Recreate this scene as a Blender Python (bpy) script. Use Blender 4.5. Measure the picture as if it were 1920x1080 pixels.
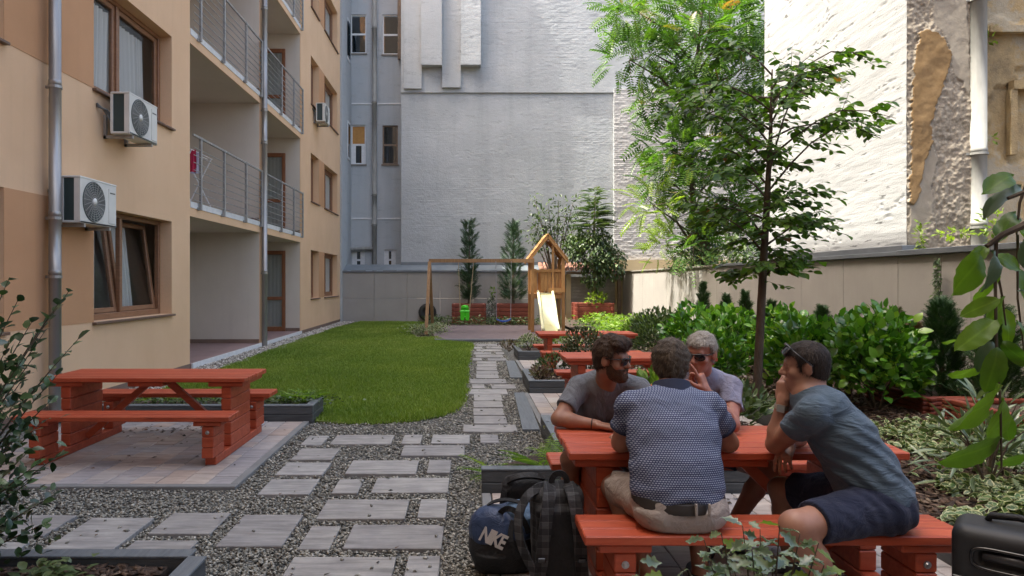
import bpy, bmesh, math, random
import numpy as np
from mathutils import Vector, Matrix

random.seed(7)
rng = np.random.default_rng(7)
S = bpy.context.scene
COL = S.collection
for o in list(bpy.data.objects):
    bpy.data.objects.remove(o)
rad = math.radians

# ------------------------------------------------------------------ camera, sky, sun, exposure
EYE = 1.61          # camera height
F = 1280.0          # focal length in photo pixels (24 mm on 36 mm)
UX, VY = 874.0, 528.0
cam_d = bpy.data.cameras.new("camera")
cam_d.lens = 24.0
cam_d.sensor_width = 36.0
cam_d.shift_x = (960 - UX) / 1920.0
cam_d.shift_y = (VY - 540) / 1920.0
cam_d.clip_start = 0.05
cam_d.clip_end = 500
cam = bpy.data.objects.new("camera", cam_d)
cam.location = (0, 0, EYE)
cam.rotation_euler = (rad(90), 0, 0)
COL.objects.link(cam)
S.camera = cam

SUN_EL = 60.0
SUN_DIR = Vector((-0.993 * math.cos(rad(SUN_EL)), -0.119 * math.cos(rad(SUN_EL)), math.sin(rad(SUN_EL)))).normalized()
W = bpy.data.worlds.new("World")
S.world = W
W.use_nodes = True
wn = W.node_tree
bg = wn.nodes["Background"]
sky = wn.nodes.new("ShaderNodeTexSky")
sky.sky_type = 'NISHITA'
sky.sun_disc = False
sky.sun_elevation = rad(SUN_EL)
sky.sun_rotation = math.atan2(SUN_DIR.x, SUN_DIR.y) % (2 * math.pi)
sky.air_density = 0.75
sky.dust_density = 6.0
sky.ozone_density = 1.0
bg.inputs["Strength"].default_value = 0.15
wn.links.new(sky.outputs[0], bg.inputs[0])
sun_d = bpy.data.lights.new("sun", 'SUN')
sun_d.energy = 2.0
sun_d.angle = rad(0.5)
sun_d.color = (1.0, 0.985, 0.955)
sun = bpy.data.objects.new("sun", sun_d)
sun.rotation_euler = SUN_DIR.to_track_quat('Z', 'Y').to_euler()
sun.location = (0, 0, 40)
COL.objects.link(sun)
vs = S.view_settings
vs.view_transform = 'Standard'
vs.look = 'None'
vs.gamma = 1.0
vs.use_curve_mapping = False
vs.exposure = 2.42
vs.use_white_balance = True
vs.white_balance_temperature = 7000
vs.white_balance_tint = 6
S.cycles.max_bounces = 8
S.cycles.diffuse_bounces = 4
S.cycles.transparent_max_bounces = 12
S.cycles.caustics_reflective = False
S.cycles.caustics_refractive = False


def G(u, v, z=0.0):
    """ground point (photo pixel) at height z"""
    Y = F * (EYE - z) / (v - VY)
    return ((u - UX) * Y / F, Y)


def P(u, v, Y):
    return Vector(((u - UX) * Y / F, Y, EYE - (v - VY) * Y / F))


# ------------------------------------------------------------------ mesh helpers
class MB:
    def __init__(s):
        s.v = []
        s.f = []

    def add(s, vs_, fs_):
        n = len(s.v)
        s.v.extend(vs_)
        s.f.extend([tuple(i + n for i in f) for f in fs_])
        return s

    def box(s, x0, x1, y0, y1, z0, z1):
        v = [(x0, y0, z0), (x1, y0, z0), (x1, y1, z0), (x0, y1, z0), (x0, y0, z1), (x1, y0, z1), (x1, y1, z1), (x0, y1, z1)]
        return s.add(v, [(3, 2, 1, 0), (4, 5, 6, 7), (0, 1, 5, 4), (1, 2, 6, 5), (2, 3, 7, 6), (3, 0, 4, 7)])

    def cbox(s, x0, x1, y0, y1, z0, z1, c=0.006, M=None):
        """chamfered box"""
        cx, cy, cz = (x0 + x1) / 2, (y0 + y1) / 2, (z0 + z1) / 2
        h = ((x1 - x0) / 2, (y1 - y0) / 2, (z1 - z0) / 2)
        c = min(c, min(h) * 0.45)
        v = []
        idx = {}
        for sx in (-1, 1):
            for sy in (-1, 1):
                for sz in (-1, 1):
                    sg = (sx, sy, sz)
                    for a in range(3):
                        p = [sg[i] * (h[i] if i == a else h[i] - c) for i in range(3)]
                        idx[(sx, sy, sz, a)] = len(v)
                        v.append((cx + p[0], cy + p[1], cz + p[2]))
        f = []
        for a in range(3):
            b, d = (a + 1) % 3, (a + 2) % 3
            for sa in (-1, 1):
                def k(sb, sd):
                    t = [0, 0, 0]
                    t[a], t[b], t[d] = sa, sb, sd
                    return idx[(t[0], t[1], t[2], a)]
                q = [k(-1, -1), k(1, -1), k(1, 1), k(-1, 1)]
                f.append(tuple(q if sa > 0 else q[::-1]))
            for sb in (-1, 1):
                for sd in (-1, 1):
                    def k2(sa, ax):
                        t = [0, 0, 0]
                        t[a], t[b], t[d] = sa, sb, sd
                        return idx[(t[0], t[1], t[2], ax)]
                    q = [k2(-1, b), k2(1, b), k2(1, d), k2(-1, d)]
                    f.append(tuple(q if sb * sd > 0 else q[::-1]))
        for sx in (-1, 1):
            for sy in (-1, 1):
                for sz in (-1, 1):
                    q = [idx[(sx, sy, sz, a)] for a in range(3)]
                    f.append(tuple(q if sx * sy * sz > 0 else q[::-1]))
        if M is not None:
            v = [tuple(M @ Vector(p)) for p in v]
        return s.add(v, f)

    def obox(s, c, ax, ay, az, c_=0.0):
        """box from centre and three half axis vectors"""
        c, ax, ay, az = map(Vector, (c, ax, ay, az))
        v = []
        for kz in (-1, 1):
            for (kx, ky) in ((-1, -1), (1, -1), (1, 1), (-1, 1)):
                v.append(tuple(c + kx * ax + ky * ay + kz * az))
        return s.add(v, [(3, 2, 1, 0), (4, 5, 6, 7), (0, 1, 5, 4), (1, 2, 6, 5), (2, 3, 7, 6), (3, 0, 4, 7)])

    def bar(s, a, b, w, h=None, up=(0, 0, 1)):
        a, b = Vector(a), Vector(b)
        h = h or w
        d = (b - a)
        L = d.length
        d.normalize()
        r = d.cross(Vector(up))
        if r.length < 1e-4:
            r = d.cross(Vector((1, 0, 0)))
        r.normalize()
        u = r.cross(d)
        return s.obox((a + b) / 2, r * w / 2, d * L / 2, u * h / 2)

    def tube(s, pts, r, n=8, cap=True):
        pts = [Vector(p) for p in pts]
        if not hasattr(r, '__len__'):
            r = [r] * len(pts)
        base = len(s.v)
        prev = None
        for i, p in enumerate(pts):
            d = (pts[min(i + 1, len(pts) - 1)] - pts[max(i - 1, 0)])
            if d.length < 1e-9:
                d = Vector((0, 0, 1))
            d.normalize()
            if prev is None:
                a = d.orthogonal().normalized()
            else:
                a = prev - d * prev.dot(d)
                if a.length < 1e-6:
                    a = d.orthogonal()
                a.normalize()
            prev = a
            b = d.cross(a)
            for k in range(n):
                t = 2 * math.pi * k / n
                s.v.append(tuple(p + (a * math.cos(t) + b * math.sin(t)) * r[i]))
        for i in range(len(pts) - 1):
            for k in range(n):
                k2 = (k + 1) % n
                s.f.append((base + i * n + k, base + i * n + k2, base + (i + 1) * n + k2, base + (i + 1) * n + k))
        if cap:
            s.f.append(tuple(base + k for k in range(n))[::-1])
            s.f.append(tuple(base + (len(pts) - 1) * n + k for k in range(n)))
        return s

    def prism(s, poly, z0, z1):
        """vertical prism of an xy polygon (counter-clockwise)"""
        n = len(poly)
        v = [(p[0], p[1], z0) for p in poly] + [(p[0], p[1], z1) for p in poly]
        f = [tuple(range(n))[::-1], tuple(range(n, 2 * n))]
        f += [(i, (i + 1) % n, n + (i + 1) % n, n + i) for i in range(n)]
        return s.add(v, f)

    def quad(s, a, b, c, d):
        return s.add([tuple(a), tuple(b), tuple(c), tuple(d)], [(0, 1, 2, 3)])

    def lathe(s, prof, c, n=16, axis='z'):
        base = len(s.v)
        for (r, z) in prof:
            for k in range(n):
                t = 2 * math.pi * k / n
                x, y = r * math.cos(t), r * math.sin(t)
                p = (x, y, z) if axis == 'z' else ((z, x, y) if axis == 'x' else (x, z, y))
                s.v.append((c[0] + p[0], c[1] + p[1], c[2] + p[2]))
        for i in range(len(prof) - 1):
            for k in range(n):
                k2 = (k + 1) % n
                s.f.append((base + i * n + k, base + i * n + k2, base + (i + 1) * n + k2, base + (i + 1) * n + k))
        return s

    def mesh(s, name):
        me = bpy.data.meshes.new(name)
        me.from_pydata(s.v, [], s.f)
        me.update()
        return me

    def build(s, name, mat, parent=None, smooth=False, loc=None):
        return link(name, s.mesh(name), mat, parent, smooth, loc)


def link(name, me, mat, parent=None, smooth=False, loc=None, rot=None):
    if mat is not None and len(me.materials) == 0:
        me.materials.append(mat)
    if smooth:
        me.polygons.foreach_set("use_smooth", np.ones(len(me.polygons), dtype=bool))
    o = bpy.data.objects.new(name, me)
    COL.objects.link(o)
    if parent is not None:
        o.parent = parent
    if loc is not None:
        o.location = loc
    if rot is not None:
        o.rotation_euler = rot
    return o


def np_mesh(name, V, T, attrs=None):
    """mesh from numpy arrays: V (n,3), T (m,3) or (m,4)"""
    me = bpy.data.meshes.new(name)
    V = np.ascontiguousarray(V, dtype=np.float32)
    T = np.ascontiguousarray(T, dtype=np.int32)
    k = T.shape[1]
    me.vertices.add(len(V))
    me.vertices.foreach_set("co", V.ravel())
    me.loops.add(T.size)
    me.loops.foreach_set("vertex_index", T.ravel())
    me.polygons.add(len(T))
    me.polygons.foreach_set("loop_start", np.arange(0, T.size, k, dtype=np.int32))
    me.update(calc_edges=True)
    for nm, a in (attrs or {}).items():
        at = me.attributes.new(nm, 'FLOAT', 'POINT')
        at.data.foreach_set("value", np.ascontiguousarray(a, dtype=np.float32))
    return me


def empty(name, loc, label=None, cat=None, group=None, rotz=0, kind=None):
    o = bpy.data.objects.new(name, None)
    COL.objects.link(o)
    o.location = loc
    o.rotation_euler = (0, 0, rotz)
    return tag(o, label, cat, group, kind)


def tag(o, label=None, cat=None, group=None, kind=None):
    if label: o["label"] = label
    if cat: o["category"] = cat
    if group: o["group"] = group
    if kind: o["kind"] = kind
    return o


def copy_tree(o, parent=None):
    c = o.copy()
    COL.objects.link(c)
    if parent is not None:
        c.parent = parent
    for ch in list(o.children):
        copy_tree(ch, c)
    return c


# ------------------------------------------------------------------ numpy noise
def _hash(ix, iy, iz, seed):
    h = (ix.astype(np.int64) * 374761393 + iy.astype(np.int64) * 668265263 + iz.astype(np.int64) * 2147483647 + seed * 974634777) & 0xFFFFFFFF
    h = ((h ^ (h >> 13)) * 1274126177) & 0xFFFFFFFF
    h = h ^ (h >> 16)
    return (h & 0xFFFFFF) / float(0xFFFFFF)


def vnoise(x, y, z=None, seed=0):
    x = np.asarray(x, dtype=np.float64)
    y = np.asarray(y, dtype=np.float64)
    z = np.zeros_like(x) if z is None else np.asarray(z, dtype=np.float64)
    ix, iy, iz = np.floor(x), np.floor(y), np.floor(z)
    fx, fy, fz = x - ix, y - iy, z - iz
    fx, fy, fz = (t * t * (3 - 2 * t) for t in (fx, fy, fz))
    ix, iy, iz = ix.astype(np.int64), iy.astype(np.int64), iz.astype(np.int64)
    r = 0
    for dx in (0, 1):
        for dy in (0, 1):
            for dz in (0, 1):
                w = (fx if dx else 1 - fx) * (fy if dy else 1 - fy) * (fz if dz else 1 - fz)
                r = r + w * _hash(ix + dx, iy + dy, iz + dz, seed)
    return r * 2 - 1


def fbm(x, y, z=None, oct=3, seed=0):
    r, a, s = 0, 1.0, 0
    z = None if z is None else np.asarray(z)
    for i in range(oct):
        r = r + a * vnoise(x * 2 ** i, y * 2 ** i, None if z is None else z * 2 ** i, seed + i)
        s += a
        a *= 0.5
    return r / s


# ------------------------------------------------------------------ materials
class NT:
    def __init__(s, name):
        s.m = bpy.data.materials.new(name)
        s.m.use_nodes = True
        s.t = s.m.node_tree
        s.b = s.t.nodes["Principled BSDF"]
        s.out = s.t.nodes["Material Output"]

    def n(s, kind, **kw):
        nd = s.t.nodes.new(kind)
        for k, v in kw.items():
            setattr(nd, k, v)
        return nd

    def l(s, a, b):
        s.t.links.new(a, b)

    def coord(s, which="Object", scale=(1, 1, 1), rot=(0, 0, 0)):
        tc = s.n("ShaderNodeTexCoord")
        mp = s.n("ShaderNodeMapping")
        mp.inputs["Scale"].default_value = scale
        mp.inputs["Rotation"].default_value = rot
        s.l(tc.outputs[which], mp.inputs[0])
        return mp.outputs[0]

    def pos(s, scale=(1, 1, 1), rot=(0, 0, 0)):
        ge = s.n("ShaderNodeNewGeometry")
        mp = s.n("ShaderNodeMapping")
        mp.inputs["Scale"].default_value = scale
        mp.inputs["Rotation"].default_value = rot
        s.l(ge.outputs["Position"], mp.inputs[0])
        return mp.outputs[0]

    def noise(s, vec, scale, detail=3, rough=0.55, dist=0.0):
        t = s.n("ShaderNodeTexNoise")
        t.inputs["Scale"].default_value = scale
        t.inputs["Detail"].default_value = detail
        t.inputs["Roughness"].default_value = rough
        t.inputs["Distortion"].default_value = dist
        s.l(vec, t.inputs["Vector"])
        return t.outputs["Fac"]

    def ramp(s, fac, stops):
        r = s.n("ShaderNodeValToRGB")
        e = r.color_ramp.elements
        while len(e) < len(stops):
            e.new(0.5)
        for el, (p, c) in zip(e, stops):
            el.position = p
            el.color = (*c, 1) if len(c) == 3 else c
        if fac is not None:
            s.l(fac, r.inputs[0])
        return r.outputs[0]

    def mix(s, fac, a, b, mode='MIX'):
        m = s.n("ShaderNodeMix", data_type='RGBA', blend_type=mode)
        for inp, val in ((m.inputs[0], fac), (m.inputs[6], a), (m.inputs[7], b)):
            if isinstance(val, (int, float)):
                inp.default_value = val
            elif isinstance(val, (tuple, list)):
                inp.default_value = (*val, 1) if len(val) == 3 else val
            else:
                s.l(val, inp)
        return m.outputs[2]

    def math(s, op, a, b=0.0):
        m = s.n("ShaderNodeMath", operation=op)
        for inp, val in ((m.inputs[0], a), (m.inputs[1], b)):
            if isinstance(val, (int, float)):
                inp.default_value = val
            else:
                s.l(val, inp)
        return m.outputs[0]

    def bump(s, h, strength=0.3, dist=0.01):
        b = s.n("ShaderNodeBump")
        b.inputs["Strength"].default_value = strength
        b.inputs["Distance"].default_value = dist
        s.l(h, b.inputs["Height"])
        s.l(b.outputs[0], s.b.inputs["Normal"])
        return s

    def col(s, c):
        if isinstance(c, (tuple, list)):
            s.b.inputs["Base Color"].default_value = (*c, 1)
        else:
            s.l(c, s.b.inputs["Base Color"])
        return s

    def rough(s, r):
        if isinstance(r, (int, float)):
            s.b.inputs["Roughness"].default_value = r
        else:
            s.l(r, s.b.inputs["Roughness"])
        return s


def mottled(name, c0, c1, scale=3.0, rough=0.8, bump=0.0, bscale=60.0, bdist=0.004, space="pos", stretch=(1, 1, 1), detail=4, metal=0.0, per_obj=0.0, spec=0.5):
    t = NT(name)
    v = t.pos(stretch) if space == "pos" else t.coord("Object", stretch)
    n = t.noise(v, scale, detail)
    c = t.ramp(n, [(0.3, c0), (0.7, c1)])
    if per_obj:
        oi = t.n("ShaderNodeObjectInfo")
        k = t.ramp(oi.outputs["Random"], [(0, (1 - per_obj,) * 3), (1, (1 + per_obj,) * 3)])
        c = t.mix(1.0, c, k, 'MULTIPLY')
    t.col(c).rough(rough)
    t.b.inputs["Metallic"].default_value = metal
    t.b.inputs["Specular IOR Level"].default_value = spec
    if bump:
        t.bump(t.noise(v, bscale, 3), bump, bdist)
    return t.m


def plain(name, c, rough=0.6, metal=0.0, spec=0.5):
    t = NT(name)
    t.col(c).rough(rough)
    t.b.inputs["Metallic"].default_value = metal
    t.b.inputs["Specular IOR Level"].default_value = spec
    return t.m


def leaf_mat(name, stops, rim=None, rough=0.4, trans=0.25, spec=0.5, tcol=None):
    """leaf colour varies with the 'rnd' attribute, optional pale rim from 'rim'"""
    t = NT(name)
    a = t.n("ShaderNodeAttribute", attribute_name="rnd")
    c = t.ramp(a.outputs["Fac"], stops)
    if rim is not None:
        r = t.n("ShaderNodeAttribute", attribute_name="rim")
        nz = t.noise(t.pos(), 70, 2)
        f = t.math('ADD', r.outputs["Fac"], t.math('MULTIPLY', t.math('SUBTRACT', nz, 0.5), 0.7))
        c = t.mix(t.ramp(f, [(0.55, (0, 0, 0)), (0.75, (1, 1, 1))]), c, rim)
    t.col(c).rough(rough)
    t.b.inputs["Specular IOR Level"].default_value = spec
    tr = t.n("ShaderNodeBsdfTranslucent")
    tc = t.mix(1.0, c, tcol or (1.3, 1.5, 0.5), 'MULTIPLY')
    t.l(tc, tr.inputs[0])
    ms = t.n("ShaderNodeMixShader")
    ms.inputs[0].default_value = trans
    t.l(t.b.outputs[0], ms.inputs[1])
    t.l(tr.outputs[0], ms.inputs[2])
    t.l(ms.outputs[0], t.out.inputs[0])
    return t.m


def glass_mat(name, tint=(0.75, 0.8, 0.8), refl=0.12):
    t = NT(name)
    gl = t.n("ShaderNodeBsdfGlossy")
    gl.inputs["Roughness"].default_value = 0.02
    gl.inputs["Color"].default_value = (0.9, 0.95, 1, 1)
    tp = t.n("ShaderNodeBsdfTransparent")
    tp.inputs[0].default_value = (*tint, 1)
    lw = t.n("ShaderNodeLayerWeight")
    lw.inputs[0].default_value = 0.35
    f = t.math('ADD', t.math('MULTIPLY', lw.outputs["Fresnel"], 0.5), refl)
    ms = t.n("ShaderNodeMixShader")
    t.l(f, ms.inputs[0])
    t.l(tp.outputs[0], ms.inputs[1])
    t.l(gl.outputs[0], ms.inputs[2])
    t.l(ms.outputs[0], t.out.inputs[0])
    return t.m


# ------------------------------------------------------------------ leaf clouds
def T_leaf(fold=0.10, droop=0.12, width=0.5, tip=0.0):
    """leaf blade, length along +y, width along x, normal +z"""
    ts = [0.0, 0.22, 0.5, 0.8, 1.0]
    ws = [0.02, 0.36, 0.5, 0.30, 0.0]
    V, rim = [], []
    for t, w in zip(ts, ws):
        z = -droop * t * t
        V += [(-w * width, t, z + fold * w), (0, t, z), (w * width, t, z + fold * w)]
        rim += [1, 0, 1]
    rim[0] = rim[1] = rim[2] = 0.6
    rim[-2] = 1
    T = []
    for i in range(4):
        for k in range(2):
            a = i * 3 + k
            if i == 3:
                T.append((a, a + 1, i * 3 + 4))
            else:
                T += [(a, a + 1, a + 4), (a, a + 4, a + 3)]
    return np.array(V), np.array(T), np.array(rim, dtype=float)


def T_small():
    V = np.array([(0, 0, 0), (-0.26, 0.45, 0.05), (0.26, 0.45, 0.05), (0, 1, -0.05), (0, 0.45, 0)])
    T = np.array([(0, 4, 1), (0, 2, 4), (1, 4, 3), (4, 2, 3)])
    return V, T, np.array([0.5, 1, 1, 1, 0.0])


def T_pinnate(pairs=8, lw=0.047, ll=0.23):
    V, T, R = [], [], []
    for i in range(pairs):
        t = 0.15 + 0.85 * i / (pairs - 1)
        z0 = -0.28 * t * t
        L = ll * (0.75 + 0.5 * math.sin(math.pi * (0.15 + 0.75 * t)))
        for sx in (-1, 1):
            n = len(V)
            V += [(0, t, z0), (sx * L * 0.45, t + lw + 0.03, z0 - 0.02), (sx * L * 0.45, t - lw + 0.03, z0 - 0.02), (sx * L, t + 0.06, z0 - 0.07)]
            T += [(n, n + 2, n + 1), (n + 1, n + 2, n + 3)] if sx > 0 else [(n, n + 1, n + 2), (n + 1, n + 3, n + 2)]
            R += [0, 0.5, 0.5, 1]
    n = len(V)
    V += [(-0.006, 0, 0), (0.006, 0, 0), (0, 0.5, -0.07), (0, 1, -0.28)]
    T += [(n, n + 1, n + 2), (n, n + 2, n + 3)]
    R += [0, 0, 0, 0]
    return np.array(V), np.array(T), np.array(R, dtype=float)


def T_spray(k=7, w=0.05):
    """needle branchlet"""
    V, T, R = [], [], []
    for i in range(k):
        t = i / k
        for sx in (-1, 1):
            n = len(V)
            L = 0.42 * (1 - 0.55 * t)
            zz = 0.05 * ((i * 7) % 3 - 1)
            V += [(0, t - w, 0), (0, t + w, 0), (sx * L * 0.8, t + L * 0.75, zz)]
            T += [(n, n + 1, n + 2)]
            R += [0, 0, 1]
    n = len(V)
    V += [(-0.04, 0.2, 0), (0.04, 0.2, 0), (0, 1.15, 0)]
    T += [(n, n + 1, n + 2)]
    R += [0, 0, 1]
    return np.array(V), np.array(T), np.array(R, dtype=float)


def T_mahonia():
    """leaf with a few pointed lobes"""
    pts = [(0, 0), (0.16, 0.12), (0.12, 0.25), (0.34, 0.33), (0.22, 0.5), (0.36, 0.66), (0.14, 0.76), (0, 1.0)]
    V = [(x, y, 0.12 * x - 0.1 * y * y) for x, y in pts] + [(-x, y, 0.12 * x - 0.1 * y * y) for x, y in pts[1:-1]]
    mid = [(0, 0.3, -0.03), (0, 0.6, -0.07)]
    n = len(V)
    V += mid
    r = list(range(8))
    l = [0] + list(range(8, 14)) + [7]
    T = []
    for s_, rev in ((r, False), (l, True)):
        for i in range(7):
            c = n if i < 3 else n + 1
            T.append((s_[i], s_[i + 1], c) if not rev else (s_[i + 1], s_[i], c))
        T.append((n, s_[3], n + 1) if not rev else (s_[3], n, n + 1))
    return np.array(V), np.array(T), np.array([1.0] * n + [0, 0])


def T_hero(width=.6, fold=.16, droop=.2, curl=.0, serr=.03):
    nt, nw = 13, 5
    V, T, R = [], [], []
    for i in range(nt):
        t = i / (nt - 1)
        w = width * (1.9 * t ** .62 * (1 - t) ** .62) * .62 + .004
        e = 1 + serr * (1 if i % 2 else -1)
        for j in range(nw):
            q = (j - 2) / 2
            x = q * w * .8 * e if abs(q) == 1 else q * w * .8
            z = fold * abs(x) - droop * t * t + curl * math.sin(t * 6 + q * 2) * .05 + .012 * math.sin(t * 26 + abs(q) * 3) * abs(q)
            V.append((x, t, z)); R.append(abs(q))
    for i in range(nt - 1):
        for j in range(nw - 1):
            a = i * nw + j
            T += [(a, a + 1, a + nw + 1), (a, a + nw + 1, a + nw)]
    return np.array(V), np.array(T), np.array(R, float)


TL, TLW, TS, TP, TN, TM = T_leaf(), T_leaf(0.14, 0.2, 0.62), T_small(), T_pinnate(), T_spray(), T_mahonia()


def norm(a):
    return a / np.maximum(np.linalg.norm(a, axis=1, keepdims=True), 1e-9)


def leaf_arrays(Pp, D, U, size, tpl, rnd=None):
    V, T, R = tpl
    D = norm(D)
    X = norm(np.cross(D, U))
    Z = np.cross(X, D)
    n = len(Pp)
    size = np.broadcast_to(np.asarray(size, dtype=float), (n,))
    Wv = (Pp[:, None, :] + size[:, None, None] * (V[None, :, 0, None] * X[:, None, :] + V[None, :, 1, None] * D[:, None, :] + V[None, :, 2, None] * Z[:, None, :]))
    Tt = (T[None] + (np.arange(n) * len(V))[:, None, None])
    rnd = rng.random(n) if rnd is None else rnd
    return Wv.reshape(-1, 3), Tt.reshape(-1, 3), np.tile(R, n), np.repeat(rnd, len(V))


def leaves(name, Pp, D, U, size, tpl, mat, parent=None, rnd=None, kind=None):
    V, T, R, A = leaf_arrays(np.asarray(Pp, float), np.asarray(D, float), np.asarray(U, float), size, tpl, rnd)
    me = np_mesh(name, V, T, {"rim": R, "rnd": A})
    o = link(name, me, mat, parent)
    if kind: o["kind"] = kind
    return o


def rdir(n):
    return norm(rng.normal(size=(n, 3)))


def shrub(name, c, r, n, size, tpl, mat, label, cat, group=None, up=0.5, stemmat=None, shell=0.55, flat=0.0, seed=None, lumps=6, stems=7, top=None, wild=1.0):
    """bush: leaves round lumpy crown with stems; origin on the ground"""
    root = empty(name, c, label, cat, group)
    r = np.asarray(r, float)
    d = rdir(n)
    d[:, 2] = np.abs(d[:, 2]) * 1.0 - 0.25 * (rng.random(n) < 0.5)
    d = norm(d)
    ld = rdir(lumps)
    ld[:, 2] = np.abs(ld[:, 2])
    b = np.max(d @ ld.T, axis=1)
    rr = (shell + (1 - shell) * rng.random(n) ** 0.6) * (0.72 + 0.34 * b ** 3)
    pos = d * rr[:, None] * r + np.array([0, 0, r[2] * 0.35])
    pos[:, 2] = pos[:, 2] * (r[2] / (r[2] * 1.2)) + r[2] * 0.12
    pos[:, 2] = np.maximum(pos[:, 2], 0.03)
    D = d + 0.42 * wild * rng.normal(size=(n, 3)) + np.array([0, 0, up])
    U = np.tile([0, 0, 1.0], (n, 1)) + 0.5 * wild * rng.normal(size=(n, 3)) + d * 0.5
    leaves("foliage", pos, D, U, size * (0.7 + 0.6 * rng.random(n)), tpl, mat, root)
    mb = MB()
    for k in range(stems):
        e = pos[rng.integers(n)] * 0.85
        mb.tube([(e[0] * 0.08, e[1] * 0.08, 0), (e[0] * 0.45, e[1] * 0.45, e[2] * 0.55), tuple(e)], [0.014, 0.009, 0.004], 5)
    mb.build("stem", stemmat or M["twig"], root)
    return root


def inpoly(x, y, poly):
    x = np.asarray(x); y = np.asarray(y)
    ins = np.zeros(x.shape, bool)
    n = len(poly)
    for i in range(n):
        x0, y0 = poly[i]
        x1, y1 = poly[(i + 1) % n]
        c = ((y0 > y) != (y1 > y)) & (x < (x1 - x0) * (y - y0) / (y1 - y0 + 1e-12) + x0)
        ins ^= c
    return ins


# ------------------------------------------------------------------ signed distance sculpting -> surface nets
class SDF:
    def __init__(s, lo, hi, h):
        s.lo = np.array(lo, float); s.h = h
        s.n = np.ceil((np.array(hi) - s.lo) / h).astype(int) + 1
        s.d = np.full(s.n, 0.2, dtype=np.float32)

    def _sub(s, lo, hi):
        a = np.maximum(np.floor((np.asarray(lo) - s.lo) / s.h).astype(int), 0)
        b = np.minimum(np.ceil((np.asarray(hi) - s.lo) / s.h).astype(int) + 1, s.n)
        if np.any(b <= a):
            return None
        g = [s.lo[i] + s.h * np.arange(a[i], b[i]) for i in range(3)]
        Pg = np.stack(np.meshgrid(*g, indexing='ij'), -1)
        return (slice(a[0], b[0]), slice(a[1], b[1]), slice(a[2], b[2])), Pg

    def comb(s, sl, d, k, op='add'):
        c = s.d[sl]
        d = d.astype(np.float32)
        if op == 'add':
            h = np.clip(0.5 + 0.5 * (c - d) / k, 0, 1)
            s.d[sl] = c * (1 - h) + d * h - k * h * (1 - h)
        elif op == 'sub':
            h = np.clip(0.5 - 0.5 * (c + d) / k, 0, 1)
            s.d[sl] = c * (1 - h) - d * h + k * h * (1 - h)
        elif op == 'and':
            h = np.clip(0.5 - 0.5 * (c - d) / k, 0, 1)
            s.d[sl] = c * (1 - h) + d * h + k * h * (1 - h)

    def cap(s, a, b, ra, rb, k=0.02, op='add'):
        a, b = np.array(a, float), np.array(b, float)
        m = max(ra, rb) + k + 3 * s.h + 0.03
        q = s._sub(np.minimum(a, b) - m, np.maximum(a, b) + m)
        if q is None: return s
        sl, Pg = q
        ab = b - a
        t = np.clip(((Pg - a) @ ab) / max(ab @ ab, 1e-12), 0, 1)
        d = np.linalg.norm(Pg - a - t[..., None] * ab, axis=-1) - (ra + (rb - ra) * t)
        s.comb(sl, d, k, op)
        return s

    def chain(s, pts, rs, k=0.015):
        for i in range(len(pts) - 1):
            s.cap(pts[i], pts[i + 1], rs[i], rs[i + 1], k)
        return s

    def ell(s, c, r, R=None, k=0.02, op='add'):
        c, r = np.array(c, float), np.array(r, float)
        m = max(r) + k + 3 * s.h + 0.03
        q = s._sub(c - m, c + m)
        if q is None: return s
        sl, Pg = q
        p = Pg - c
        if R is not None:
            p = p @ R          # columns of R are local axes
        k0 = np.linalg.norm(p / r, axis=-1)
        k1 = np.maximum(np.linalg.norm(p / (r * r), axis=-1), 1e-6)
        d = k0 * (k0 - 1) / k1
        s.comb(sl, d, k, op)
        return s

    def rbox(s, c, hsz, rr, R=None, k=0.01, op='add'):
        c, hsz = np.array(c, float), np.array(hsz, float)
        m = np.linalg.norm(hsz) + k + 3 * s.h + 0.02
        q = s._sub(c - m, c + m)
        if q is None: return s
        sl, Pg = q
        p = Pg - c
        if R is not None:
            p = p @ R
        e = np.abs(p) - (hsz - rr)
        d = np.linalg.norm(np.maximum(e, 0), axis=-1) + np.minimum(e.max(-1), 0) - rr
        s.comb(sl, d, k, op)
        return s

    def loft(s, secs, right, k=0.03, grow=0.0):
        """torso: secs = [(centre, half width, half depth)], right = unit width axis"""
        right = np.array(right, float); right /= np.linalg.norm(right)
        for i in range(len(secs) - 1):
            (a, wa, da), (b, wb, db) = secs[i], secs[i + 1]
            a, b = np.array(a, float), np.array(b, float)
            m = max(wa, wb, da, db) + grow + k + 3 * s.h + 0.03
            q = s._sub(np.minimum(a, b) - m, np.maximum(a, b) + m)
            if q is None: continue
            sl, Pg = q
            ab = b - a
            L = np.linalg.norm(ab); ax = ab / L
            rt = right - ax * (right @ ax); rt /= np.linalg.norm(rt)
            fd = np.cross(ax, rt)
            t = np.clip(((Pg - a) @ ax) / L, 0, 1)
            qv = Pg - a - t[..., None] * ab
            w = wa + (wb - wa) * t + grow
            dd = da + (db - da) * t + grow
            mm = np.minimum(w, dd)
            x, y, z = (qv @ rt) / w, (qv @ fd) / dd, (qv @ ax) / mm
            k0 = np.sqrt(x * x + y * y + z * z)
            k1 = np.maximum(np.sqrt((x / w) ** 2 + (y / dd) ** 2 + (z / mm) ** 2), 1e-6)
            s.comb(sl, k0 * (k0 - 1) / k1, k, 'add')
        return s

    def plane(s, p, n, k=0.004, region=None):
        """keep the side the normal points away from"""
        p, n = np.array(p, float), np.array(n, float)
        n /= np.linalg.norm(n)
        q = s._sub(s.lo, s.lo + s.h * s.n) if region is None else s._sub(*region)
        sl, Pg = q
        s.comb(sl, (Pg - p) @ n, k, 'and')
        return s

    def grid(s):
        g = [s.lo[i] + s.h * np.arange(s.n[i]) for i in range(3)]
        return np.meshgrid(*g, indexing='ij')

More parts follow.
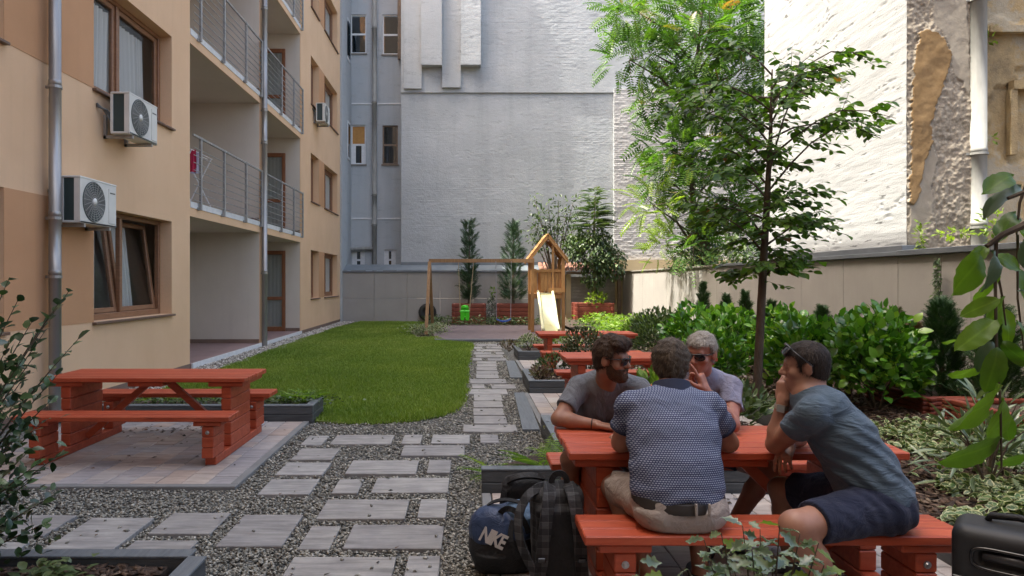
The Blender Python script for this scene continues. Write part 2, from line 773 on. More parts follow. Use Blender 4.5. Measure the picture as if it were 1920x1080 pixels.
    def mesh(s, name):
        D = s.d
        D[0], D[-1], D[:, 0], D[:, -1], D[:, :, 0], D[:, :, -1] = (0.05,) * 6
        nx, ny, nz = D.shape
        N = D < 0
        cnt = np.zeros((nx - 1, ny - 1, nz - 1), np.int8)
        co = [(i, j, k) for i in (0, 1) for j in (0, 1) for k in (0, 1)]
        for (i, j, k) in co:
            cnt += N[i:nx - 1 + i, j:ny - 1 + j, k:nz - 1 + k]
        idx = np.argwhere((cnt > 0) & (cnt < 8))
        vid = np.full((nx - 1, ny - 1, nz - 1), -1, np.int64)
        vid[idx[:, 0], idx[:, 1], idx[:, 2]] = np.arange(len(idx))
        acc = np.zeros((len(idx), 3)); w = np.zeros(len(idx))
        val = {c: D[idx[:, 0] + c[0], idx[:, 1] + c[1], idx[:, 2] + c[2]] for c in co}
        for c in co:
            for a in range(3):
                if c[a] == 0:
                    e = list(c); e[a] = 1; e = tuple(e)
                    va, vb = val[c], val[e]
                    m = (va < 0) != (vb < 0)
                    t = np.where(m, va / np.where(m, va - vb, 1), 0)
                    p = np.tile(np.array(c, float), (len(idx), 1))
                    p[:, a] = t
                    acc += p * m[:, None]; w += m
        V = s.lo + s.h * (idx + acc / w[:, None])
        Q = []
        for a in range(3):
            b, c = (a + 1) % 3, (a + 2) % 3
            sl0 = [slice(None)] * 3; sl1 = [slice(None)] * 3
            sl0[a] = slice(0, -1); sl1[a] = slice(1, None)
            A, B = N[tuple(sl0)], N[tuple(sl1)]
            e = np.argwhere(A != B)
            e = e[(e[:, b] > 0) & (e[:, c] > 0) & (e[:, b] < D.shape[b] - 1) & (e[:, c] < D.shape[c] - 1)]
            sgn = A[e[:, 0], e[:, 1], e[:, 2]]
            def g(db, dc):
                q = e.copy(); q[:, b] -= db; q[:, c] -= dc
                return vid[q[:, 0], q[:, 1], q[:, 2]]
            qd = np.stack([g(1, 1), g(0, 1), g(0, 0), g(1, 0)], 1)
            qd[~sgn] = qd[~sgn][:, ::-1]
            Q.append(qd)
        Q = np.concatenate(Q)
        return np_mesh(name, V, Q)

    def build(s, name, mat, parent=None):
        return link(name, s.mesh(name), mat, parent, smooth=True)


# ------------------------------------------------------------------ relief wall
def relief(name, O, eu, ev, L, H, step, fn, mat, parent=None, holes=None):
    O, eu, ev = (np.array(a, float) for a in (O, eu, ev))
    nrm = np.cross(eu, ev)
    nu, nv = int(L / step) + 1, int(H / step) + 1
    s_, t_ = np.meshgrid(np.linspace(0, L, nu), np.linspace(0, H, nv), indexing='ij')
    h = fn(s_, t_)
    V = O + s_[..., None] * eu + t_[..., None] * ev + h[..., None] * nrm
    i, j = np.meshgrid(np.arange(nu - 1), np.arange(nv - 1), indexing='ij')
    a = (i * nv + j)
    Q = np.stack([a, a + nv, a + nv + 1, a + 1], -1).reshape(-1, 4)
    if holes:
        sc, tc = (s_[:-1, :-1] + step / 2).ravel(), (t_[:-1, :-1] + step / 2).ravel()
        keep = np.ones(len(Q), bool)
        for (s0, s1, t0, t1) in holes:
            keep &= ~((sc > s0) & (sc < s1) & (tc > t0) & (tc < t1))
        Q = Q[keep]
    return link(name, np_mesh(name, V.reshape(-1, 3), Q), mat, parent, smooth=True)


M = {}
M["twig"] = mottled("bark_twig", (0.05, 0.035, 0.022), (0.10, 0.075, 0.05), 20, 0.9)
# ================================================================== MATERIALS
def stucco(name, c0, c1, stain=True):
    t = NT(name)
    v = t.pos()
    c = t.ramp(t.noise(v, 0.9, 6, 0.6), [(0.3, c0), (0.7, c1)])
    if stain:
        vs_ = t.pos((6, 6, 0.25))
        f = t.ramp(t.noise(vs_, 1.2, 4, 0.6), [(0.55, (0, 0, 0)), (0.9, (0.16, 0.16, 0.16))])
        c = t.mix(f, c, tuple(x * 0.55 for x in c0))
    g = t.ramp(t.noise(v, 160, 2), [(0.3, (0.9, 0.9, 0.9)), (0.7, (1.06, 1.06, 1.06))])
    c = t.mix(1.0, c, g, 'MULTIPLY')
    t.col(c).rough(0.9)
    t.b.inputs["Specular IOR Level"].default_value = 0.2
    h = t.math('ADD', t.noise(v, 260, 2), t.math('MULTIPLY', t.noise(v, 7, 3), 1.4))
    t.bump(h, 0.5, 0.004)
    return t.m


M["cream"] = stucco("stucco_cream", (0.70, 0.46, 0.285), (0.76, 0.515, 0.33))
M["tan"] = stucco("stucco_tan", (0.51, 0.275, 0.145), (0.57, 0.315, 0.172))
M["loggia"] = stucco("stucco_grey_white", (0.60, 0.535, 0.465), (0.66, 0.59, 0.515))
M["skirt"] = mottled("plinth_brown", (0.17, 0.11, 0.085), (0.22, 0.145, 0.11), 4, 0.8)
M["tilefloor"] = mottled("terrace_tile", (0.25, 0.155, 0.145), (0.31, 0.20, 0.185), 3, 0.5)
M["winwood"] = mottled("window_wood", (0.21, 0.10, 0.05), (0.28, 0.14, 0.075), 6, 0.45, stretch=(1, 1, 6))
M["doorwood"] = mottled("door_wood", (0.20, 0.075, 0.035), (0.27, 0.11, 0.05), 6, 0.45, stretch=(6, 6, 1))
M["sillmetal"] = mottled("sill_brown_metal", (0.13, 0.075, 0.05), (0.17, 0.10, 0.07), 5, 0.5)
M["steel"] = mottled("railing_steel", (0.30, 0.30, 0.30), (0.42, 0.42, 0.41), 8, 0.45, metal=0.6)
M["zinc"] = mottled("downpipe_zinc", (0.26, 0.255, 0.25), (0.38, 0.37, 0.36), 2.5, 0.42, metal=0.75, stretch=(1, 1, 0.3))
M["greypipe"] = mottled("pipe_weathered", (0.19, 0.19, 0.18), (0.31, 0.31, 0.29), 4, 0.7, stretch=(2, 2, 0.4), bump=0.3, bscale=30)
M["glass"] = glass_mat("window_glass", (0.86, 0.88, 0.87), 0.03)
M["glassfar"] = glass_mat("dull_glass", (0.35, 0.38, 0.38), 0.08)
M["darkroom"] = plain("dark_room", (0.03, 0.03, 0.028), 0.9)
M["acwhite"] = mottled("ac_casing", (0.60, 0.59, 0.55), (0.68, 0.67, 0.63), 4, 0.45)
M["acdark"] = mottled("ac_coil", (0.02, 0.04, 0.042), (0.035, 0.06, 0.06), 90, 0.5, stretch=(1, 1, 4))
M["acgrille"] = plain("ac_grille", (0.09, 0.09, 0.085), 0.5)
M["acring"] = plain("ac_grille_wire", (0.30, 0.30, 0.285), 0.5)
M["bracket"] = mottled("bracket_metal", (0.30, 0.28, 0.26), (0.42, 0.40, 0.37), 7, 0.55)
M["concrete"] = mottled("kerb_concrete", (0.155, 0.158, 0.158), (0.21, 0.212, 0.21), 3, 0.9, 0.3, 90)
M["flash"] = mottled("zinc_flashing", (0.16, 0.19, 0.215), (0.24, 0.27, 0.295), 2, 0.5, metal=0.3)
M["flashdark"] = mottled("coping_grey", (0.11, 0.125, 0.145), (0.16, 0.175, 0.195), 2, 0.5)
M["copingold"] = mottled("coping_old", (0.18, 0.165, 0.145), (0.26, 0.24, 0.21), 3, 0.7)


def curtain_mat():
    t = NT("curtain_voile")
    t.col((0.86, 0.84, 0.84)).rough(0.9)
    tr = t.n("ShaderNodeBsdfTranslucent"); tr.inputs[0].default_value = (0.7, 0.68, 0.7, 1)
    ms = t.n("ShaderNodeMixShader"); ms.inputs[0].default_value = 0.15
    t.l(t.b.outputs[0], ms.inputs[1]); t.l(tr.outputs[0], ms.inputs[2]); t.l(ms.outputs[0], t.out.inputs[0])
    return t.m


M["curtain"] = curtain_mat()


def white_wall(name, c0, c1, dirt=0.5):
    t = NT(name)
    v = t.pos()
    c = t.ramp(t.noise(v, 0.5, 6, 0.65), [(0.25, c0), (0.7, c1)])
    f = t.ramp(t.noise(t.pos((1, 1, 3.5)), 1.6, 6, 0.7), [(0.56, (0, 0, 0)), (0.78, (dirt, dirt, dirt))])
    c = t.mix(f, c, tuple(x * 0.72 for x in c0))
    # hairline cracks
    vo = t.n("ShaderNodeTexNoise"); vo.inputs["Scale"].default_value = 1.3; vo.inputs["Detail"].default_value = 8
    vo.inputs["Roughness"].default_value = 0.75
    t.l(t.pos((0.6, 1, 2.4)), vo.inputs["Vector"])
    cr = t.math('ABSOLUTE', t.math('SUBTRACT', vo.outputs["Fac"], 0.62))
    k = t.ramp(cr, [(0.0, (0.6, 0.6, 0.6)), (0.014, (0, 0, 0))])
    c = t.mix(k, c, tuple(x * 0.42 for x in c0))
    ds = t.ramp(t.noise(t.pos((1.1, 1, 7)), 2.6, 4, 0.6), [(0.66, (0, 0, 0)), (0.74, (0.55, 0.55, 0.55))])
    c = t.mix(ds, c, tuple(x * 0.55 for x in c0))
    st = t.ramp(t.noise(t.pos((1.5, 1, 0.12)), 1.6, 4, 0.6), [(0.5, (0, 0, 0)), (0.8, (0.35, 0.35, 0.35))])
    c = t.mix(st, c, (c0[0] * .7, c0[1] * .72, c0[2] * .74))
    t.col(c).rough(0.85)
    t.b.inputs["Specular IOR Level"].default_value = 0.25
    h = t.math('ADD', t.noise(v, 22, 5, 0.65), t.math('MULTIPLY', t.noise(v, 120, 2), 0.25))
    t.bump(h, 0.55, 0.02)
    return t.m


def gable_mat():
    t = NT("limewash_gable")
    ge = t.n("ShaderNodeNewGeometry")
    sx = t.n("ShaderNodeSeparateXYZ"); t.l(ge.outputs["Position"], sx.inputs[0])
    a = t.math('ADD', t.math('MULTIPLY', sx.outputs[1], -1.0), t.math('MULTIPLY', sx.outputs[2], 0.03))
    b = t.math('ADD', t.math('MULTIPLY', sx.outputs[1], 0.03), t.math('MULTIPLY', sx.outputs[2], 1.0))
    cm = t.n("ShaderNodeCombineXYZ"); t.l(t.math('MULTIPLY', a, 0.9), cm.inputs[0]); t.l(t.math('MULTIPLY', b, 6.5), cm.inputs[1])
    n1 = t.noise(cm.outputs[0], 1.0, 5, 0.65)
    c = t.ramp(t.noise(t.pos(), 0.7, 4), [(0.3, (0.32, 0.325, 0.33)), (0.7, (0.385, 0.39, 0.395))])
    c = t.mix(t.ramp(n1, [(0.58, (0, 0, 0)), (0.8, (0.4, 0.4, 0.4))]), c, (0.22, 0.21, 0.20))
    cm2 = t.n("ShaderNodeCombineXYZ"); t.l(t.math('MULTIPLY', a, 2.2), cm2.inputs[0]); t.l(t.math('MULTIPLY', b, 11.0), cm2.inputs[1])
    n2 = t.noise(cm2.outputs[0], 1.0, 3, 0.6)
    c = t.mix(t.ramp(n2, [(0.635, (0, 0, 0)), (0.70, (0.85, 0.85, 0.85))]), c, (0.07, 0.068, 0.065))
    t.col(c).rough(0.9)
    t.b.inputs["Specular IOR Level"].default_value = 0.2
    t.bump(t.math('ADD', n1, t.math('MULTIPLY', t.noise(t.pos(), 40, 4), .35)), 0.5, 0.03)
    return t.m


M["white"] = white_wall("limewash_white", (0.35, 0.368, 0.38), (0.455, 0.472, 0.485))
M["whitebrick"] = white_wall("limewash_brick", (0.40, 0.385, 0.37), (0.50, 0.485, 0.47))
M["whitebright"] = gable_mat()
M["tenement"] = white_wall("tenement_render", (0.38, 0.405, 0.425), (0.46, 0.485, 0.505))
M["panel"] = stucco("wall_panel_beige", (0.32, 0.302, 0.285), (0.38, 0.358, 0.335))
M["ochre"] = stucco("ochre_render", (0.48, 0.37, 0.22), (0.56, 0.44, 0.27))
M["whitepaint"] = mottled("old_white_paint", (0.62, 0.63, 0.64), (0.74, 0.75, 0.76), 9, 0.6)
M["brownpaint"] = mottled("old_brown_paint", (0.17, 0.12, 0.085), (0.25, 0.18, 0.13), 9, 0.7)
M["amber"] = mottled("amber_board", (0.40, 0.19, 0.05), (0.50, 0.25, 0.07), 8, 0.7)
M["rooftile"] = mottled("roof_tile_red", (0.24, 0.11, 0.075), (0.36, 0.18, 0.12), 5, 0.85, 0.3, 60, per_obj=0.2)
M["louvre"] = mottled("louvre_grey", (0.36, 0.345, 0.32), (0.46, 0.44, 0.41), 6, 0.7)


def ruin_mat():
    """ochre plaster where the relief attribute is high, rubble mortar elsewhere"""
    t = NT("broken_plaster")
    a = t.n("ShaderNodeAttribute", attribute_name="rnd")
    v = t.pos()
    oc = t.ramp(t.noise(v, 5, 8, 0.75), [(0.3, (0.20, 0.125, 0.06)), (0.7, (0.30, 0.20, 0.105))])
    rb = t.ramp(t.noise(v, 9, 9, 0.8), [(0.34, (0.15, 0.125, 0.10)), (0.5, (0.30, 0.26, 0.21)), (0.66, (0.43, 0.38, 0.31))])
    gr = t.ramp(t.noise(v, 3, 5, 0.7), [(0.3, (0.27, 0.235, 0.19)), (0.7, (0.36, 0.32, 0.265))])
    c = t.mix(t.ramp(a.outputs["Fac"], [(0.3, (0, 0, 0)), (0.34, (1, 1, 1))]), rb, gr)
    c = t.mix(t.ramp(a.outputs["Fac"], [(0.75, (0, 0, 0)), (0.78, (1, 1, 1))]), c, oc)
    t.col(c).rough(0.95)
    t.b.inputs["Specular IOR Level"].default_value = 0.1
    t.bump(t.noise(v, 60, 6, 0.75), 0.55, 0.012)
    return t.m


M["ruin"] = ruin_mat()


def ruin2():
    t = NT("ochre_ruin_wall")
    v = t.pos()
    c = t.ramp(t.noise(v, 1.1, 8, 0.72), [(0.32, (0.20, 0.155, 0.095)), (0.5, (0.36, 0.265, 0.14)), (0.56, (0.33, 0.29, 0.22)), (0.75, (0.42, 0.33, 0.20))])
    t.col(c).rough(0.95)
    t.bump(t.noise(v, 18, 6, 0.7), 0.7, 0.03)
    return t.m


M["ruinwall"] = ruin2()

# ================================================================== APARTMENT BUILDING (left)
XF = -5.05
ST = 3.17                       # storey height
bld = empty("apartment_building", (XF, 12, 0), "cream rendered apartment block with tan panels, brown windows and railed balconies along the lawn", "building")


def BP(name, mb, mat, parent=None, smooth=False):
    """part of the building: world coordinates -> local of the building empty"""
    p = parent or bld
    o = mb.build(name, mat, p, smooth)
    if p is bld:
        o.location = (-XF, -12, 0)
    return o


def yfu(u):
    return -XF * F / (UX - u)


def open_facade(mb, x, ys, zs, holes, depth):
    """wall sheet facing +X with rectangular holes and reveals"""
    Y = sorted(set(list(ys) + [h[0] for h in holes] + [h[1] for h in holes]))
    Z = sorted(set(list(zs) + [h[2] for h in holes] + [h[3] for h in holes]))
    for i in range(len(Y) - 1):
        for j in range(len(Z) - 1):
            yc, zc = (Y[i] + Y[i + 1]) / 2, (Z[j] + Z[j + 1]) / 2
            if any(h[0] < yc < h[1] and h[2] < zc < h[3] for h in holes):
                continue
            mb.quad((x, Y[i], Z[j]), (x, Y[i + 1], Z[j]), (x, Y[i + 1], Z[j + 1]), (x, Y[i], Z[j + 1]))
    for (a, b, c, d) in holes:
        e = x - (0.02 if b - a > 3.5 else depth)
        mb.quad((x, a, c), (e, a, c), (e, b, c), (x, b, c))
        mb.quad((x, a, d), (x, b, d), (e, b, d), (e, a, d))
        mb.quad((x, a, c), (x, a, d), (e, a, d), (e, a, c))
        mb.quad((x, b, c), (e, b, c), (e, b, d), (x, b, d))


HN, HF = 22.6, 13.6             # roof heights: near section, far section
YS = 16.8
nearwin = [(a, b, 1.06 + ST * k, 2.64 + ST * k) for (a, b) in ((-4.4, -1.9), (0.4, 2.85), (5.0, 7.45), (9.25, 11.71)) for k in range(2)]
farwin = [(a, b, 1.06 + ST * k, 2.64 + ST * k) for (a, b) in ((22.2, 23.4), (24.3, 26.8)) for k in range(4)]
logg = [(a, b, (0.10 if k == 0 else 3.07 + ST * (k - 1)), 2.81 + ST * k) for (a, b) in ((12.48, 16.72), (16.88, 20.8)) for k in range(4)]
mb = MB()
open_facade(mb, XF, (-7.0, YS, 27.35), (-0.05, HF), nearwin + farwin + logg, 0.24)
mb.quad((XF, -7, HF), (XF, YS, HF), (XF, YS, HN), (XF, -7, HN))
# ends, back, roofs
XB = -14.0
mb.quad((XF, -7, -0.05), (XF, -7, HN), (XB, -7, HN), (XB, -7, -0.05))
mb.quad((XB, -7, -0.05), (XB, -7, HN), (XB, YS, HN), (XB, YS, -0.05))
mb.quad((XB, YS, -0.05), (XB, YS, HF), (XB, 27.35, HF), (XB, 27.35, -0.05))
mb.quad((XF, 27.35, -0.05), (XB, 27.35, -0.05), (XB, 27.35, HF), (XF, 27.35, HF))
mb.quad((XF, -7, HN), (XF, YS, HN), (XB, YS, HN), (XB, -7, HN))
mb.quad((XF, YS, HF), (XF, 27.35, HF), (XB, 27.35, HF), (XB, YS, HF))
mb.quad((XF, YS, HF), (XB, YS, HF), (XB, YS, HN), (XF, YS, HN))
BP("facade_wall", mb, M["cream"])
mb = MB()
mb.box(XF - 0.001, 7.5, -9.0, -5.0, -0.05, 15.0)  # unseen wing added behind the camera to cut the fill light
BP("added_shade_wing", mb, M["cream"])
# tan panels between the windows
for (a, b, c, d) in [(7.452, 9.248, 1.06 + ST * k, 2.64 + ST * k) for k in range(2)] + [(2.86, 4.99, 1.06 + ST * k, 2.64 + ST * k) for k in range(2)] + [(23.402, 24.298, 1.06 + ST * k, 2.64 + ST * k) for k in range(4)]:
    mb = MB(); mb.box(XF - 0.01, XF + 0.006, a, b, c, d)
    BP("painted_panel", mb, M["tan"])
# loggias
for k in range(4):
    zf, zc = (0.10 if k == 0 else 3.07 + ST * (k - 1)), 2.81 + ST * k
    mb = MB()
    mb.box(-7.1, XF - 0.021, 12.36, 12.48, zf, zc)
    mb.box(-7.1, XF - 0.021, 16.72, 16.88, zf, zc)
    mb.box(-7.1, XF - 0.021, 20.8, 20.92, zf, zc)
    mb.box(-7.2, -6.95, 12.48, 16.72, zf, zc)
    mb.box(-7.2, -6.95, 16.88, 20.8, zf, zc)
    BP("loggia_wall", mb, M["loggia"])
    mb = MB(); mb.box(-7.2, XF - 0.002, 12.4, 20.9, zc + 0.001, zc + 0.255)
    BP("balcony_slab", mb, M["loggia"])
    mb = MB(); mb.box(-7.0, XF + 0.02 if k == 0 else XF - 0.02, 12.49, 20.79, zf - 0.09, zf + 0.004)
    BP("terrace_floor", mb, M["tilefloor"])
    mb = MB(); mb.box(XF + (0.022 if k == 0 else -0.02), XF + (0.05 if k == 0 else 0.012), 12.49, 16.72, zf - 0.1, zf + 0.012); mb.box(XF + (0.022 if k == 0 else -0.02), XF + (0.05 if k == 0 else 0.012), 16.88, 20.8, zf - 0.1, zf + 0.012)
    BP("floor_edge_strip", mb, M["whitepaint"])
    for (a, b, c) in ((-6.94, 16.69, 16.719), (-5.49, 20.77, 20.799)):
        mb = MB(); mb.box(a, XF - 0.02, b, c, zf, zf + 0.1)
        BP("skirting", mb, M["skirt"])
    # balcony door in the far wall of the second loggia
    z0, z1, x0, x1 = zf, zf + 2.45, -6.5, -5.5
    mb = MB()
    for (xa, xb, za, zb) in ((x0, x0 + .1, z0, z1), (x1 - .1, x1, z0, z1), (x0 + .1, x1 - .1, z1 - .12, z1), (x0 + .1, x1 - .1, z0, z0 + .14), (x0 + .1, x1 - .1, z0 + .95, z0 + 1.05)):
        mb.cbox(xa, xb, 20.74, 20.797, za, zb, 0.008)
    d = BP("balcony_door", mb, M["doorwood"])
    mb = MB(); mb.box(x0 + .09, x1 - .09, 20.775, 20.78, z0 + 0.13, z1 - .1)
    mb.build("pane", M["glass"], d)
    mb = MB()
    n = 40
    for i in range(n):
        a, b = x0 + .1 + i * .8 / n, x0 + .1 + (i + 1) * .8 / n
        ya, yb = 20.788 + .004 * math.sin(i * 1.1), 20.788 + .004 * math.sin((i + 1) * 1.1)
        mb.quad((a, ya, z0 + .14), (b, yb, z0 + .14), (b, yb, z1 - .12), (a, ya, z1 - .12))
    mb.build("curtain", M["curtain"], d)
# base plinth
mb = MB()
for (a, b) in ((-7, 12.47), (20.81, 27.34)):
    mb.box(XF + 0.001, XF + 0.012, a, b, -0.05, 0.11)
BP("plinth", mb, M["skirt"])


def curtain_sheet(parent, x, y0, y1, z0, z1, amp=0.03, wl=0.11, lean=0.0):
    mb = MB(); n = int((y1 - y0) / 0.02)
    for i in range(n):
        a, b = y0 + (y1 - y0) * i / n, y0 + (y1 - y0) * (i + 1) / n
        fa, fb = x + amp * math.sin(a / wl * 6.28 + 1.7 * math.sin(a * 9)), x + amp * math.sin(b / wl * 6.28 + 1.7 * math.sin(b * 9))
        mb.quad((fa, a + lean, z0), (fb, b + lean, z0), (fb, b, z1), (fa, a, z1))
    return mb.build("curtain", M["curtain"], parent, smooth=True)


def window(y0, y1, z0, z1, tilt=False, curt=None, mull=0.46):
    x = XF - 0.24
    w = 0.07
    ym = y0 + (y1 - y0) * mull
    mb = MB()
    for (a, b, c, d) in ((y0, y0 + w, z0, z1), (y1 - w, y1, z0, z1), (y0 + w, y1 - w, z1 - w, z1), (y0 + w, y1 - w, z0, z0 + w * 1.3), (ym - w / 2, ym + w / 2, z0 + w * 1.3, z1 - w)):
        mb.cbox(x - 0.03, x + 0.045, a, b, c, d, 0.008)
    wf = BP("window", mb, M["winwood"])
    for (a, b) in ((y0 + w, ym - w / 2), (ym + w / 2, y1 - w)):
        sb = MB()
        ws = 0.075
        za, zb = z0 + w * 1.3, z1 - w
        for (p, q, r, s_) in ((a, a + ws, za, zb), (b - ws, b, za, zb), (a + ws, b - ws, zb - ws, zb), (a + ws, b - ws, za, za + ws)):
            sb.cbox(-0.03, 0.03, p, q, r - za, s_ - za, 0.008)
        so = sb.build("sash", M["winwood"], wf)
        so.location = (x - 0.015, 0, za)
        gb = MB(); gb.quad((0.004, a + ws, ws), (0.004, b - ws, ws), (0.004, b - ws, zb - za - ws), (0.004, a + ws, zb - za - ws))
        go = gb.build("pane", M["glass"], wf)
        go.location = (x - 0.015, 0, za)
        if tilt:
            so.rotation_euler = (0, rad(-7.5), 0)
            go.rotation_euler = (0, rad(-7.5), 0)
            so.location.x = go.location.x = x - 0.03
    mb = MB()
    mb.cbox(XF - 0.2, XF + 0.06, y0 - 0.03, y1 + 0.03, z0 - 0.035, z0 - 0.002, 0.004)
    mb.build("sill", M["sillmetal"], wf)
    if curt:
        for (a, b, c0, c1, ln) in curt:
            curtain_sheet(wf, x - 0.075 if not tilt else x - 0.28, a, b, c0, c1, lean=ln)
    return wf


for (a, b, c, d) in nearwin:
    if a > 9 and c < 2:
        window(a, b, c, d, True, [(9.3, 10.25, c + .05, d - .1, 0.0), (10.42, 11.1, c + .05, d - .1, 0.3)])
    elif a > 9:
        window(a, b, c, d, False, [(9.75, 10.3, c + .02, d - .2, -0.05), (10.45, 11.25, c + .02, d - .25, 0.08)], mull=0.42)
    else:
        window(a, b, c, d, False, [(a + .1, b - .1, c + .05, d - .1, 0.0)])
for i, (a, b, c, d) in enumerate(farwin):
    window(a, b, c, d, False, [(a + .1, b - .1, c + .03, d - .08, 0.0)])
# room ceilings and back partition, coloured pale to bounce light onto the curtains
mb = MB()
mb.box(-9.3, -9.2, -6.9, 27.2, 0, HF - 0.1)
for k in range(5):
    mb.box(-9.2, XF - 0.3, -6.9, 12.3, ST * k - 0.12 + (0.04 if k == 0 else 0), ST * k)
    mb.box(-9.2, XF - 0.3, 21.0, 27.2, ST * k - 0.12 + (0.04 if k == 0 else 0), ST * k)
BP("room_partition", mb, plain("room_plaster", (0.4, 0.38, 0.34), 0.9))
# balcony railings
for k in range(3):
    zb, zt = 3.05 + ST * k, 4.31 + ST * k
    for (ya, yb, n) in ((12.5, 16.74, 4), (16.96, 20.92, 4)):
        mb = MB()
        mb.cbox(XF + 0.035, XF + 0.075, ya, yb, zt - 0.03, zt + 0.012, 0.006)
        rl = BP("balcony_railing", mb, M["steel"])
        for i in range(n):
            t = (12.85, 14.1, 15.5, 16.7) if ya < 14 else (17.4 - .35, 18.5, 19.8, 20.88)
            y = t[i]
            pb = MB()
            pb.cbox(XF + 0.03, XF + 0.08, y - 0.022, y + 0.022, zb - 0.10, zt + 0.02, 0.004)
            pb.cbox(XF + 0.002, XF + 0.03, y - 0.07, y + 0.03, zb - 0.10, zb - 0.05, 0.004)
            pb.build("post", M["steel"], rl)
        for j in range(8):
            z = zb + 0.06 + j * 0.138
            b = MB(); b.tube([(XF + 0.055, ya + .02, z), (XF + 0.055, yb - .02, z)], 0.0085, 6)
            b.build("rail", M["steel"], rl)


# ------------------------------------------------------------------ downpipes
def downpipe(x, y, z0, z1, r, mat, label, joints, clamps=True):
    root = empty("downpipe", (x, y, z0), label, "downpipe")
    mb = MB()
    prof = []
    zz = [z0] + list(joints) + [z1]
    for i in range(len(zz) - 1):
        a, b = zz[i], zz[i + 1]
        prof += [(r, a - z0), (r, b - z0 - 0.06), (r * 1.07, b - z0 - 0.055), (r * 1.07, b - z0 - 0.004), (r, b - z0)]
    mb.lathe(prof, (0, 0, 0), 18)
    mb.build("pipe", mat, root, smooth=True)
    for j in joints:
        c = MB(); c.lathe([(r * 1.03, 0), (r * 1.16, 0), (r * 1.16, 0.035), (r * 1.03, 0.035)], (0, 0, j - z0 - 0.1), 18)
        c.box(-r * 1.6, -r * 0.9, -0.015, 0.015, j - z0 - 0.1, j - z0 - 0.065)
        c.build("clamp", mat, root)
    return root


downpipe(XF + 0.13, 8.17, 0.0, 9.5, 0.068, M["zinc"], "thick zinc downpipe at the left edge beside the lower air conditioner", (1.75, 2.45, 4.02, 5.9))
downpipe(XF + 0.09, 16.8, 0.0, 14, 0.066, M["zinc"], "slender zinc downpipe running down between the two loggia bays", (1.9, 5.1, 5.9, 8.4, 11))

# ------------------------------------------------------------------ air conditioners
def ac_unit(x0, x1, y0, y1, z0, z1, label, fan=True):
    root = empty("air_conditioner", ((x0 + x1) / 2, y0, z0), label, "air conditioner", "air conditioning units on the cream facade")
    ox, oy, oz = root.location
    w, l, h = x1 - x0, y1 - y0, z1 - z0
    hx = w / 2
    mb = MB()
    # casing: front sheet with hole is approximated by frame of four + back, top, bottom, far end
    mb.cbox(hx - 0.02, hx, 0, l, 0, h, 0.01)
    mb.cbox(-hx, hx + 0.004, -0.004, l + 0.004, h - 0.02, h + 0.006, 0.006)
    mb.cbox(-hx, hx, 0, l, 0, 0.03, 0.006)
    mb.box(-hx + .002, hx - 0.02, l - 0.02, l, 0.03, h - 0.02)
    mb.box(hx - 0.075, hx - 0.02, 0.0, 0.02, 0.03, h - 0.02)
    mb.box(-hx, -hx + 0.035, 0.0, 0.02, 0.03, h - 0.02)
    mb.build("casing", M["acwhite"], root)
    c = MB(); c.box(-hx + 0.035, hx - 0.075, 0.012, 0.018, 0.03, h - 0.02); c.box(-hx + .01, -hx + .02, .02, l - .03, .03, h - .03)
    c.build("coil", M["acdark"], root)
    ym, zm, R = l * 0.36, h * 0.5, h * 0.43
    c = MB(); c.lathe([(0.0, hx + .004), (R, hx + .004), (R + .012, hx + .004), (R + .012, hx + .0)], (0, ym, zm), 40, 'x')
    c.build("fan_opening", M["acdark"], root)
    g = MB()
    for q in range(7):
        rr = R * (0.28 + 0.12 * q)
        g.tube([(hx + .012, ym + rr * math.cos(t), zm + rr * math.sin(t)) for t in np.linspace(0, 2 * math.pi, 33)], 0.0042, 4, cap=False)
    for q in range(20):
        t = q * math.pi / 10
        g.bar((hx + .01, ym + R * .2 * math.cos(t), zm + R * .2 * math.sin(t)), (hx + .01, ym + R * math.cos(t + .25), zm + R * math.sin(t + .25)), 0.008, 0.008, (1, 0, 0))
    g.build("fan_grille", M["acring"], root)
    c = MB(); c.lathe([(0, hx + .022), (R * .2, hx + .018), (R * .2, hx + .0)], (0, ym, zm), 20, 'x')
    c.build("fan_hub", M["acwhite"], root, smooth=True)
    c = MB(); c.cbox(hx - .001, hx + .007, l * .77, l * .98, h * .08, h * .88, .003)
    c.build("service_cover", M["acwhite"], root)
    c = MB(); c.box(hx + .007, hx + .0085, l * .80, l * .95, h * .77, h * .80)
    c.build("maker_plate", M["acgrille"], root)
    for yy in (0.10, l - 0.16):
        b = MB()
        b.box(XF + .002 - ox, hx - 0.01, yy, yy + .04, -0.045, -0.004)
        b.box(XF + .002 - ox, XF + .04 - ox, yy, yy + .04, -0.045, 0.28)
        b.build("bracket", M["bracket"], root)
    p = MB()
    for q in range(3):
        p.tube([(XF + .01 - ox, -.09, h * .62 + .02 * q), (-hx - .03 - .02 * q, -.03, h * .55), (-hx + .0, .04, h * .45 - .05 * q)], 0.014, 6)
    p.build("pipework", M["acgrille"], root)
    return root


ac_unit(-4.95, -4.71, 8.33, 9.19, 2.33, 2.90, "white air conditioner beside the thick downpipe, above the ground floor window")
ac_unit(-4.9, -4.634, 9.4, 10.24, 3.65, 4.22, "white air conditioner just under the curtained upper window")
ac_unit(-4.95, -4.66, 22.5, 23.3, 6.9, 7.5, "small distant air conditioner between the far windows by the corner")

